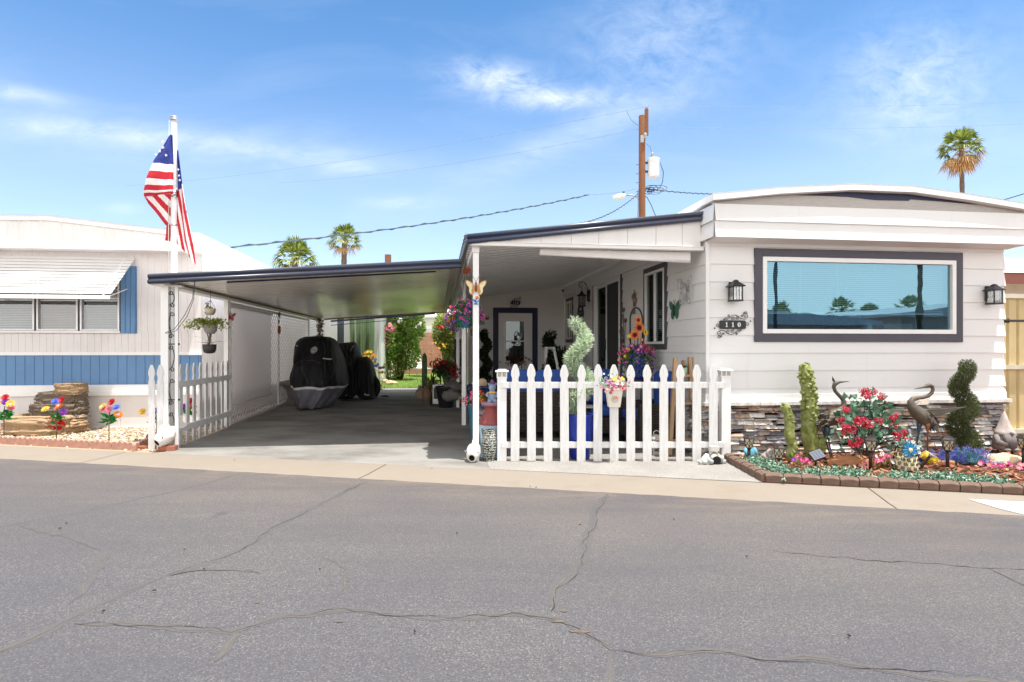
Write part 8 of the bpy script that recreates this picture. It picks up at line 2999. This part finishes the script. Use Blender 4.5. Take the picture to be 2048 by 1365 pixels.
for i in range(9):
 mb.obox((1.9, -.3 + i * .42, 2.98 + i * .07), (10.6, .40, .03), Matrix.Rotation(.16, 3, 'X'))
mb.build('roof', M_WMETAL, t)
wb_ = H(-7.4, 13.6, 0)
t = thing('white_trailer', 'white trailer home wall with a narrow dark window behind the columnar cacti', 'building', wb_, TH)
mb = MB(); ribbed(mb, -7, 2.35, 0, 3.0, FP, .3, .01, .02); mb.box(-7, .02, 0, 2.34, 6, 2.98); mb.box(2.341, -.02, 0, 2.40, .05, 3.0)
mb.build('wall', M_WHITE, t)
k0 = (681 - CX) / FPX
uw = (OX + CT * 0 - ST * 13.6 - k0 * (OY + CT * 13.6)) / (k0 * ST - CT) + 7.4
mb = MB(); mb.box(uw - .1, -.03, 1.32, uw + .12, -.011, 2.3); w_ = mb.build('window', M_GLASSD, t)
mb = MB(); frame_rect(mb, FP, uw - .14, uw + .16, 1.28, 2.34, .04, .012, .035); mb.build('frame', M_VINYL, w_)
mb = MB(); mb.poly([(uw - .1, -.0115, 1.32), (uw + .12, -.0115, 1.32), (uw + .12, -.0115, 2.3), (uw - .1, -.0115, 2.3)]); mb.build('dark_interior', M_DARK, w_)
mb = MB(); mb.box(-7.2, -.3, 3.0, 2.6, 6.2, 3.1); mb.build('roof', M_ROOF, t)
mb = MB(); mb.tube([(1.5, -.06, 0), (1.5, -.06, 2.9)], .03, 8); mb.build('downpipe', M_WMETAL, t)
# plants and pots at the right end of the carport
ab = base_at(862, 14.2, .02)
t = thing('agave', 'spiky agave with long arching striped leaves at the end of the driveway', 'plant', ab)
mb = MB()
for i in range(64):
 a = R.uniform(0, 2 * pi); el = R.uniform(.2, 1.35); L = R.uniform(.45, .8)
 P = []
 for k in range(7):
  f_ = k / 6
  rr = L * f_ * cos(el) * (1 + .2 * f_)
  P.append(Vector((cos(a) * rr, sin(a) * rr * .8, .25 + L * f_ * sin(el) - .38 * f_ ** 2.4 * L)))
 sd_ = Vector((-sin(a), cos(a), 0))
 for k in range(6):
  w0, w1 = .024 * (1 - (k / 6) ** 2), .024 * (1 - ((k + 1) / 6) ** 2)
  mb.poly([P[k] - sd_ * w0, P[k] + sd_ * w0, P[k + 1] + sd_ * w1, P[k + 1] - sd_ * w1])
mb.build('leaves', leafmat('agave_leaf', [lin(96, 124, 66), lin(150, 164, 100), lin(190, 194, 140), lin(60, 84, 50)], .5, .2), t)
mb = MB(); mb.lathe([(.16, 0), (.2, .28), (.21, .3), (.18, .3)], 20); mb.build('pot', mat('brown_pot', lin(120, 84, 64), .7), t)
b = base_at(849, 14.4, .02)
mb = MB()
zt_ = CAMH + (CY - 706) / FPX * 14.4
mb.lathe([(.04, 0), (.06, .2), (.062, zt_ - .3), (.05, zt_ - .1), (.01, zt_ - .02)], 30, (0, 0, 0), 0, True, lambda a, z: 1 + .2 * (abs(cos(a * 3)) - .5))
single(mb, 'slim_cactus', M_CCOL, 'slim single cactus standing by the agave', 'cactus', b)
for (px, Y, sc, c, lab) in ((842, 14.3, .13, lin(176, 158, 140), 'pale clay jar at the lawn edge left of the agave'), (853, 14.0, .11, lin(160, 128, 104), 'brown clay jar in front of the agave')):
 mb = MB(); mb.lathe([(sc * .7, 0), (sc, .08), (sc, .2), (sc * .6, .28), (sc * .5, .3), (sc * .6, .34), (sc * .4, .34)], 20)
 single(mb, 'clay_jar', mat('clay_%d' % px, c, .8, var=.2), lab, 'jar', base_at(px, Y, .02))
gb = base_at(892, 12.4, .02)
t = thing('geranium_pot', 'big black pot with a red geranium standing in the carport shade', 'flower pot', gb)
mb = MB(); mb.lathe([(.14, 0), (.15, .02), (.215, .40), (.235, .41), (.235, .45), (.21, .45), (.2, .4), (0, .4)], 28, caps=False); mb.build('pot', mat('black_plastic', (.02, .022, .026), .4), t)
mb = MB()
for k in range(5):
 a = k * 1.3
 mb.tube([(.02 * cos(a), .02 * sin(a), .38), (.05 * cos(a), .05 * sin(a), .55), (.16 * cos(a), .12 * sin(a), .78)], [.016, .012, .006], 6)
mb.build('stems', mat('bark', lin(92, 74, 58)), t)
mb = MB(); fuzz(mb, (-.02, 0, .80), (.26, .2, .17), 520, .08, .06, 0, .2, .2); mb.build('leaves', leafmat('geranium_leaf', [lin(36, 60, 36), lin(60, 90, 56), lin(90, 120, 80)]), t)
mb = MB()
for (x, z, r) in ((-.26, .92, .06), (-.15, .98, .07), (-.07, .90, .07), (.02, .86, .06), (.1, .84, .06), (.19, .86, .07), (.22, .76, .07), (.05, .78, .05), (-.02, .96, .05), (.2, .68, .06)):
 for i in range(34):
  d = rnd_dir(); mb.leaf(Vector((x, -.12, z)) + d * r * .8, d, .04, .04, 0, None, .3)
mb.build('blossoms', leafmat('geranium_red', [lin(170, 24, 44), lin(200, 40, 60), lin(130, 12, 34)], .5, .2), t)
b = base_at(881, 12.9, .02)
t = thing('storage_bin', 'white storage bin with a dark front grille behind the black geranium pot', 'bin', b)
mb = MB(); mb.box(-.16, -.14, .03, .3, .2, .46); mb.build('body', M_VINYL, t, .02)
mb = MB(); mb.box(-.13, -.148, .15, -.02, -.141, .4); mb.build('grille', M_BLACK, t)
b = base_at(866, 12.8, .02)
t = thing('hand_truck', 'black hand truck standing left of the geranium pot', 'hand truck', b)
mb = MB()
for x in (-.0, .16):
 mb.tube([(x, 0, .05), (x, .1, .85), (x, .06, .95)], .014, 7)
for z in (.3, .55, .8):
 mb.tube([(0, z * .1, z), (.16, z * .1, z)], .012, 6)
mb.tube([(0, .06, .95), (.08, .04, 1.0), (.16, .06, .95)], .014, 7)
mb.box(-.03, -.16, .03, .19, .0, .04); mb.build('frame', M_BLACK, t)
for x in (-.06, .2):
 mb = MB(); mb.tube([(x, .05, .1), (x + .04, .05, .1)], .1, 16); mb.build('wheel', M_TYRE, t)
# dark stone column with rocks beside the storage room
b = H(-2.62, 7.0, .02)
t = thing('stone_column', 'dark slate column with pale rocks at its foot beside the patio posts', 'column', b, TH)
mb = MB()
z = 0
while z < 1.46:
 h_ = R.uniform(.03, .06)
 mb.box(-.12 + R.uniform(-.02, .02), -.12 + R.uniform(-.02, .02), z, .14 + R.uniform(-.02, .02), .14, z + h_ - .004, R.randrange(2)); z += h_
mb.build('slate', [mat('slate_a', lin(62, 62, 70), .8, var=.3, bump=.5), mat('slate_b', lin(84, 82, 88), .8, var=.3, bump=.5)], t, .004, 1)
mb = MB(); mb.lathe([(.09, 1.47), (.10, 1.5), (.075, 1.55), (.08, 1.72), (.09, 1.75), (.06, 1.76)], 18); mb.build('white_urn', M_WHITE, t)
for i, (px, py, Y, r, lab) in enumerate(((902, 792, 11.6, .16, 'flat dark rock at the foot of the slate column, nearest the street'), (908, 758, 12.6, .2, 'grey rock stacked beside the slate column, level with the pot rim'), (906, 775, 12.4, .2, 'grey rock low beside the slate column behind the black pot'), (912, 740, 12.9, .16, 'pale grey rock high on the pile by the slate column'))):
 p = at(px, py, Y); 
 mb = MB(); mb.blob((0, 0, 0), (r * 1.1, r * .9, r * .7), 0, .3, 1.6, i + 40, 3)
 p.z = max(p.z, .02 + r * .45)
 if i in (1, 3):
  mb.blob((0, 0, -p.z * .5), (r * .9, r * .8, p.z * .55), 0, .25, 2, i + 60, 3)
 single(mb, 'grey_rock', mat('grey_rock_%d' % (i % 2), (lin(110, 106, 104), lin(150, 146, 144))[i % 2], .9, var=.3, vs=8, bump=.7, bscale=30), lab, 'rock', p)
# ------------------------------------------------------------------ palms
M_PG = leafmat('palm_green', [lin(58, 84, 28), lin(92, 116, 42), lin(134, 150, 72), lin(170, 178, 110)], .5, .2)
M_PD = leafmat('palm_dead', [lin(150, 112, 74), lin(186, 146, 100), lin(206, 172, 124), lin(120, 88, 60)], .8, .15)
def palm(label, px, Y, pytop, crown, tr, dead, green, group, skirt=1.0, sidex=0.0):
 b = base_at(px, Y, 0)
 zt = CAMH + (CY - pytop) / FPX * Y - crown * .55
 t = thing('palm_tree', label, 'palm tree', b, R.uniform(0, 6), group)
 mb = MB()
 n = 40
 P = [(.12 * sin(k / n * 3), 0, zt * k / n) for k in range(n + 1)]
 mb.tube(P, [tr * (1.15 - .25 * k / n) * (1.06 if k % 2 else .96) for k in range(n + 1)], 12)
 mb.build('trunk', mat('palm_trunk', lin(112, 96, 88), .9, var=.3, vs=3, bump=.6, bscale=12), t)
 top = Vector((.12 * sin(3), 0, zt))
 def frond(mb, az, el, pet, fan, dr, nb, w_):
  d = Vector((cos(az) * cos(el), sin(az) * cos(el), sin(el)))
  e = top + d * pet - Vector((0, 0, dr * pet * .3))
  mb.tube([top, top.lerp(e, .5) + Vector((0, 0, .04)), e], [.02, .016, .012], 4, 0, False)
  s_ = d.cross(Vector((0, 0, 1)))
  s_ = s_.normalized() if s_.length > .05 else Vector((1, 0, 0))
  u_ = s_.cross(d)
  for k in range(nb):
   a = -1.25 + 2.5 * k / (nb - 1)
   q = (d * cos(a) + s_ * sin(a) + u_ * .15 * cos(a * 2)).normalized()
   L = fan * (1 - .25 * abs(a) / 1.25) * R.uniform(.85, 1.1)
   m_ = e + q * L * .6 - Vector((0, 0, dr * L * .12))
   tp = e + q * L - Vector((0, 0, dr * L * (.45 + .2 * R.random())))
   wv = q.cross(u_).normalized() * w_
   i0, i1, i2, i3, i4 = mb.v(e), mb.v(m_ + wv), mb.v(m_ - wv), mb.v(tp), 0
   mb.f((i0, i1, i3, i2))
 mb = MB()
 for i in range(green):
  f_ = i / green
  frond(mb, i * 2.4 + R.uniform(-.2, .2), 1.35 - 1.5 * f_ ** .9 + R.uniform(-.12, .12), crown * R.uniform(.34, .46), crown * R.uniform(.34, .44), .25 + .9 * f_, 15, crown * .022)
 mb.build('crown', M_PG, t)
 mb = MB()
 for i in range(dead):
  f_ = i / max(1, dead)
  frond(mb, i * 2.4 + .5, -.15 - 1.1 * f_ * skirt + R.uniform(-.15, .15), crown * R.uniform(.32, .5) * (1 - .4 * f_), crown * R.uniform(.30, .42), 1.5, 11, crown * .018)
 mb.build('dead_fronds', M_PD, t)
 return t
palm('tall fan palm with a brown skirt of dead fronds behind the home', 1922, 46, 262, 2.5, .17, 22, 36, 'palms beyond the homes')
palm('slim fan palm with a few dead fronds above the carport roof', 690, 46, 452, 2.0, .22, 5, 34, 'palms beyond the homes', .5)
palm('low bushy fan palm just peeping over the left part of the carport roof', 592, 40, 482, 2.3, .2, 16, 40, 'palms beyond the homes', .5)
# ------------------------------------------------------------------ utility pole, transformer and wires
UY = 25.0
ub = base_at(1284, UY, 0)
K = Loc(ub, UY)
t = thing('utility_pole', 'brown wooden utility pole with transformer and street lamp behind the patio roof', 'utility pole', ub)
zp = K(0, 232).z
mb = MB(); mb.tube([(0, 0, 0), (0, 0, zp * .5), (0, 0, zp - .02), (0, 0, zp)], [.17, .15, .138, .13], 16)
mb.build('pole', mat('pole_wood', lin(122, 80, 54), .85, var=.45, vs=4, bump=.6, bscale=1, stretch=(26, 26, 1.2)), t)
mb = MB(); mb.box(K(1289.5, 0).x, -.08, K(0, 272).z, K(1296, 0).x, .04, K(0, 219).z); mb.build('pole_extension', mat('pole_wood', lin(150, 96, 62)), t)
M_INS = mat('insulator_grey', lin(150, 154, 158), .4)
mb = MB(); mb.lathe([(.03, 0), (.06, .03), (.04, .07), (.065, .1), (.05, .13), (.02, .15)], 12, (K(1293.5, 0).x, 0, K(0, 219).z)); mb.build('insulator', M_INS, t)
mb = MB(); mb.lathe([(.05, 0), (.09, .06), (.06, .12), (.09, .18), (.05, .24)], 12, (K(1289, 0).x, -.14, K(0, 280).z))
mb.box(-.1, -.2, K(0, 288).z, .04, -.14, K(0, 274).z); mb.build('bracket', M_INS, t)
tx = K(1307, 0).x
z0_, z1_ = K(0, 355).z, K(0, 317).z
mb = MB(); mb.lathe([(.20, z0_), (.245, z0_ + .05), (.25, z0_ + .1), (.25, z1_ - .08), (.265, z1_ - .07), (.265, z1_ - .03), (.2, z1_), (.06, z1_ + .02)], 24, (tx, 0, 0)); tr_ = mb.build('transformer', mat('transformer_grey', lin(214, 216, 220), .5, var=.06, dirt=.3), t)
mb = MB(); mb.lathe([(.045, z1_ + .02), (.06, z1_ + .08), (.04, z1_ + .11), (.06, z1_ + .15), (.04, z1_ + .2), (.02, z1_ + .27)], 12, (tx - .05, 0, 0)); mb.build('bushing', M_INS, tr_)
mb = MB(); mb.box(.12, -.05, z0_ + .2, tx - .24, .05, z0_ + .28); mb.build('mount', M_BLACK, tr_); mb = MB(); mb.box(.12, -.05, z1_ - .24, tx - .24, .05, z1_ - .16); mb.build('mount', M_BLACK, tr_)
mb = MB()
a, b = K(1277, 396), K(1250, 391)
mb.tube([Vector((-.12, 0, a.z - .12)), a, a.lerp(b, .5) + Vector((0, 0, .06)), b], .03, 8); mb.build('lamp_arm', mat('galvanised', lin(150, 152, 156), .45, .6), t)
mb = MB()
c = K(1238, 395)
mb.tube([K(1252, 391), K(1248, 392), K(1238, 394), K(1228, 396), K(1224.5, 396)], [.05, .11, .125, .09, .02], 14)
lh = mb.build('lamp_head', mat('lamp_grey', lin(206, 208, 204), .5), t)
mb = MB(); mb.lathe([(.05, 0), (.05, .07), (.03, .09)], 10, K(1247, 391) + Vector((0, 0, .1))); mb.build('photocell', mat('cell_green', lin(40, 120, 80), .4), lh)
mb = MB()
for s in range(4):
 for sx in (-1,):
  zz = K(0, 330 + s * 18).z
  mb.tube([(-.15, 0, zz), (-.26, 0, zz)], .012, 5)
mb.build('step_bolts', M_BLACK, t)
mb = MB()
for k in range(6):
 c = K(1296 + k * 4, 384 - (k % 3) * 4)
 mb.tube([c + Vector((.16 * (1 + .3 * k % 2) * cos(a), .08 * sin(a), .13 * sin(a))) for a in [2 * pi * q / 14 * 1.1 for q in range(15)]], .012, 4)
mb.tube([K(1320, 325), K(1327, 345), K(1325, 365), K(1318, 378), K(1300, 384), K(1288, 382)], .016, 5)
mb.tube([K(1303, 305), K(1300, 294), K(1293, 288)], .008, 4); mb.tube([K(1276, 252), K(1262, 240), K(1253, 222)], .008, 4)
mb.tube([K(1285, 390), K(1294, 395), K(1302, 410), K(1311, 432)], .016, 5)
mb.tube([K(1276, 380), K(1276, 420), K(1275, 440)], .01, 4)
mb.build('wiring', M_BLACK, t)
M_CAB = mat('cable_grey', lin(70, 82, 96), .7)
M_CABL = mat('cable_pale', lin(120, 140, 166), .6)
def wire(A, B, sag, r, m_, label, twist=False):
 A, B = Vector(A), Vector(B)
 mb = MB()
 P = []
 n = 60
 for i in range(n + 1):
  f_ = i / n
  P.append(A.lerp(B, f_) - A - Vector((0, 0, sag * 4 * f_ * (1 - f_))))
 mb.tube(P, r, 5)
 if twist:
  mb.tube([p + Vector((0, r * 1.8 * cos(i * 1.9), r * 1.8 * sin(i * 1.9))) for i, p in enumerate(P)], r * .9, 5)
 single(mb, 'power_line', m_, label, 'cable', A)
wire(at(1283, 376, UY), at(1178, 390, 23.5), .05, .012, M_CABL, 'short pale wire from the utility pole to the dark twisted cable')
wire(at(1178, 390, 23.5), at(440, 497, 14.5), .18, .018, M_CAB, 'dark twisted cable sloping down to the left over the carport', True)
wire(at(1292, 378, UY), at(1500, 388, 27), .1, .018, M_CAB, 'dark cable running right from the utility pole to the home roof', True)
wire(at(1276, 388, UY), at(1155, 448, 20.5), .22, .016, M_CAB, 'drooping service cable left of the pole down to the patio roof', True)
wire(at(1276, 392, UY), at(1190, 446, 20.5), .1, .008, M_CABL, 'thin pale guy wire beside the drooping service cable')
wire(at(1293, 214, UY), at(250, 372, 45), .5, .007, M_CABL, 'upper pale power line running left from the pole top')
wire(at(1281, 258, UY), at(560, 366, 45), .4, .007, M_CABL, 'lower pale power line running left from the pole')
wire(at(1293, 212, UY), at(2150, 198, 30), .2, .007, M_CABL, 'upper pale power line running right from the pole top')
wire(at(1287, 254, UY), at(2150, 243, 30), .2, .007, M_CABL, 'lower pale power line running right from the pole')
wire(at(1985, 406, 30), at(2110, 366, 24), .05, .016, M_CAB, 'dark cable at the far right above the home roof', True)
# stub of a timber post over the carport roof
b = base_at(776, 24, 0)
mb = MB(); zt_ = CAMH + (CY - 510) / FPX * 24
mb.box(-.11, -.11, 0, .11, .11, zt_)
single(mb, 'timber_post', mat('pole_wood', lin(150, 96, 62)), 'square timber post top showing above the carport roof', 'post', b)
# ------------------------------------------------------------------ right hand neighbour and tan fence
M_TANF = mat('tan_steel', lin(206, 188, 140), .5, var=.12, vs=3, dirt=.25)
fb = H(HW + .12, .85, 0)
t = thing('steel_fence', 'tan ribbed steel fence with pale rails right of the white home', 'fence', fb, TH)
mb = MB()
zf = CAMH + (CY - 590) / FPX * 8.3
ribbed(mb, -.05, 6, .02, zf, FP, .16, .03, .05); mb.build('panel', M_TANF, t)
mb = MB()
for z in (.12, CAMH - (735 - CY) / FPX * 8.1, zf - .03):
 mb.box(-.05, -.05, z - .03, 6, -.005, z + .03)
mb.build('rail', mat('pale_rail', lin(206, 202, 184), .5), t)
b = H(HW + .12, .4, 0)
zr = CAMH + (CY - 641) / FPX * 7.6
t = thing('black_rod', 'black iron rod with knuckled finials sticking out right of the home', 'rod', b + Vector((0, 0, zr)), TH)
mb = MB(); mb.tube([(-.08, 0, 0), (1.4, 0, 0)], .016, 8); mb.build('rod', M_BLACK, t)
mb = MB()
for x in (.10, .36):
 mb.tube([(x - .05, 0, 0), (x - .03, 0, 0), (x, 0, 0), (x + .03, 0, 0), (x + .05, 0, 0)], [.018, .032, .024, .034, .018], 10); mb.tube([(x - .03, 0, -.01), (x - .03, 0, -.06)], .01, 6)
mb.build('clamps', M_BLACK, t)
nb2 = H(HW + 2.0, 3.4, 0)
t = thing('mobile_home', 'white neighbouring home with a red brown eave behind the tan steel fence', 'house', nb2, TH)
mb = MB(); mb.box(-.3, 0, 0, 5, 10, 2.55); mb.build('wall', M_CREAM, t)
za, zb_, zc_, zd = [CAMH + (CY - q) / FPX * 11.3 for q in (578, 562, 540, 500)]
mb = MB(); mb.box(-1.2, -.9, za - .03, 5.2, -.85, zb_); mb.build('red_eave', mat('red_brown_paint', lin(150, 92, 84), .6), t)
mb = MB(); mb.prism([(-1.2, -.95, zb_), (-1.2, -.2, zb_ + .1), (-1.2, 2.4, zd + .15), (-1.2, 10, zd + .2), (-1.2, 10, zb_)], (6.4, 0, 0))
for i in range(14):
 mb.obox((2, -.9 + i * .24, zb_ + .05 + i * .056), (6.4, .1, .02), Matrix.Rotation(.22, 3, 'X'))
mb.build('roof', M_ROOF, t)
# ------------------------------------------------------------------ the other side of the street, mirrored in the picture window
M_OPW = mat('opposite_stucco', lin(206, 188, 184), .8, var=.2)
M_OPR = mat('opposite_roof', lin(196, 198, 204), .7, var=.2)
for (x, y, w_, hgt, rise, lab, rz) in ((14.5, -9.5, 12, 2.45, .6, 'low grey roofed home across the street facing the picture window', .1), (28, -9, 10, 2.9, .7, 'second grey roofed home across the street with a carport', .05)):
 t = thing('mobile_home', lab, 'house', (x, y, 0), rz)
 mb = MB(); mb.box(-w_ / 2, -8, 0, w_ / 2, 0, hgt); mb.build('wall', M_OPW, t)
 mb = MB(); mb.prism([(-w_ / 2 - .5, .6, hgt), (0, .6, hgt + rise), (w_ / 2 + .5, .6, hgt), (w_ / 2 + .5, .6, hgt - .18), (-w_ / 2 - .5, .6, hgt - .18)], (0, -9, 0)); mb.build('roof', M_OPR, t)
 mb = MB(); mb.box(-w_ / 2 + 1, .001, .9, -w_ / 2 + 3.2, .03, 1.9); mb.build('window', M_GLASSD, t)
 mb = MB(); mb.box(1, .001, .0, 2, .04, 2.0); mb.build('door', M_WHITE, t)
 mb = MB(); mb.box(.3 - w_ / 2, .55, 0, .45 - w_ / 2, .7, hgt - .18); mb.box(w_ / 2 - .3, .55, 0, w_ / 2 - .15, .7, hgt - .18); mb.build('porch_posts', M_WHITE, t)
mb = MB(); lattice(mb, 0, 3.2, .1, 2.0, lambda a, o_, z: (a, o_, z), .16, .04); mb.box(-.05, 0, 0, -.001, .06, 2.1); mb.box(3.2, 0, 0, 3.26, .06, 2.1)
single(mb, 'trellis', M_OPR, 'brown lattice panel before the low home across the street', 'screen', (15.5, -8.6, 0), .1)
for (x, y, h_, lab) in ((25.7, -20.5, 4.3, 'fan palm across the street left in the window reflection'), (30, -19.9, 4.6, 'fan palm across the street in the middle of the window reflection'), (33.4, -21, 4.3, 'fan palm across the street beside the taller roof'), (35.2, -19.4, 4.8, 'fan palm across the street right in the window reflection')):
 pp = palm(lab, 1024, 40, 300, 1.5, .14, 8, 26, 'palms across the street', .5)
 pp.location = (x, y, h_ - (CAMH + (CY - 300) / FPX * 40))
t = thing('street_lamp', 'grey street lamp on a tall pole across the street', 'street lamp', (15.3, -8.2, 0))
mb = MB(); mb.tube([(0, 0, 0), (0, 0, 8.5)], [.09, .06], 10); mb.build('pole', M_CAB, t)
mb = MB(); mb.tube([(0, 0, 6.0), (-.6, 0, 7.2), (-1.2, .1, 7.5), (-1.9, .2, 7.5)], .035, 7); mb.build('arm', M_CAB, t)
mb = MB(); mb.tube([(-1.9, .2, 7.5), (-2.05, .2, 7.5), (-2.4, .2, 7.46)], [.05, .13, .05], 10); mb.build('lamp_head', M_INS, t)
t = thing('utility_pole', 'dark wooden pole across the street standing between the two homes', 'utility pole', (22.45, -7.8, 0))
mb = MB(); mb.tube([(0, 0, 0), (0, 0, 10)], [.11, .09], 10); mb.build('pole', mat('pole_dark', lin(84, 66, 56), .9), t)
# lines of far homes and trees that close the street to the left and right
for (u, v, lab) in ((-24, 4.5, 'plain white home far down the street on the left'), (13.5, 4.0, 'plain cream home far down the street on the right')):
 t = thing('mobile_home', lab, 'house', H(u, v, 0), TH)
 mb = MB(); mb.box(-2, 0, 0, 2, 12, 2.6); mb.build('wall', M_CREAM, t)
 mb = MB(); mb.prism([(-2.2, -.3, 2.6), (0, -.3, 3.1), (2.2, -.3, 2.6)], (0, 12.6, 0)); mb.build('roof', M_ROOF, t)
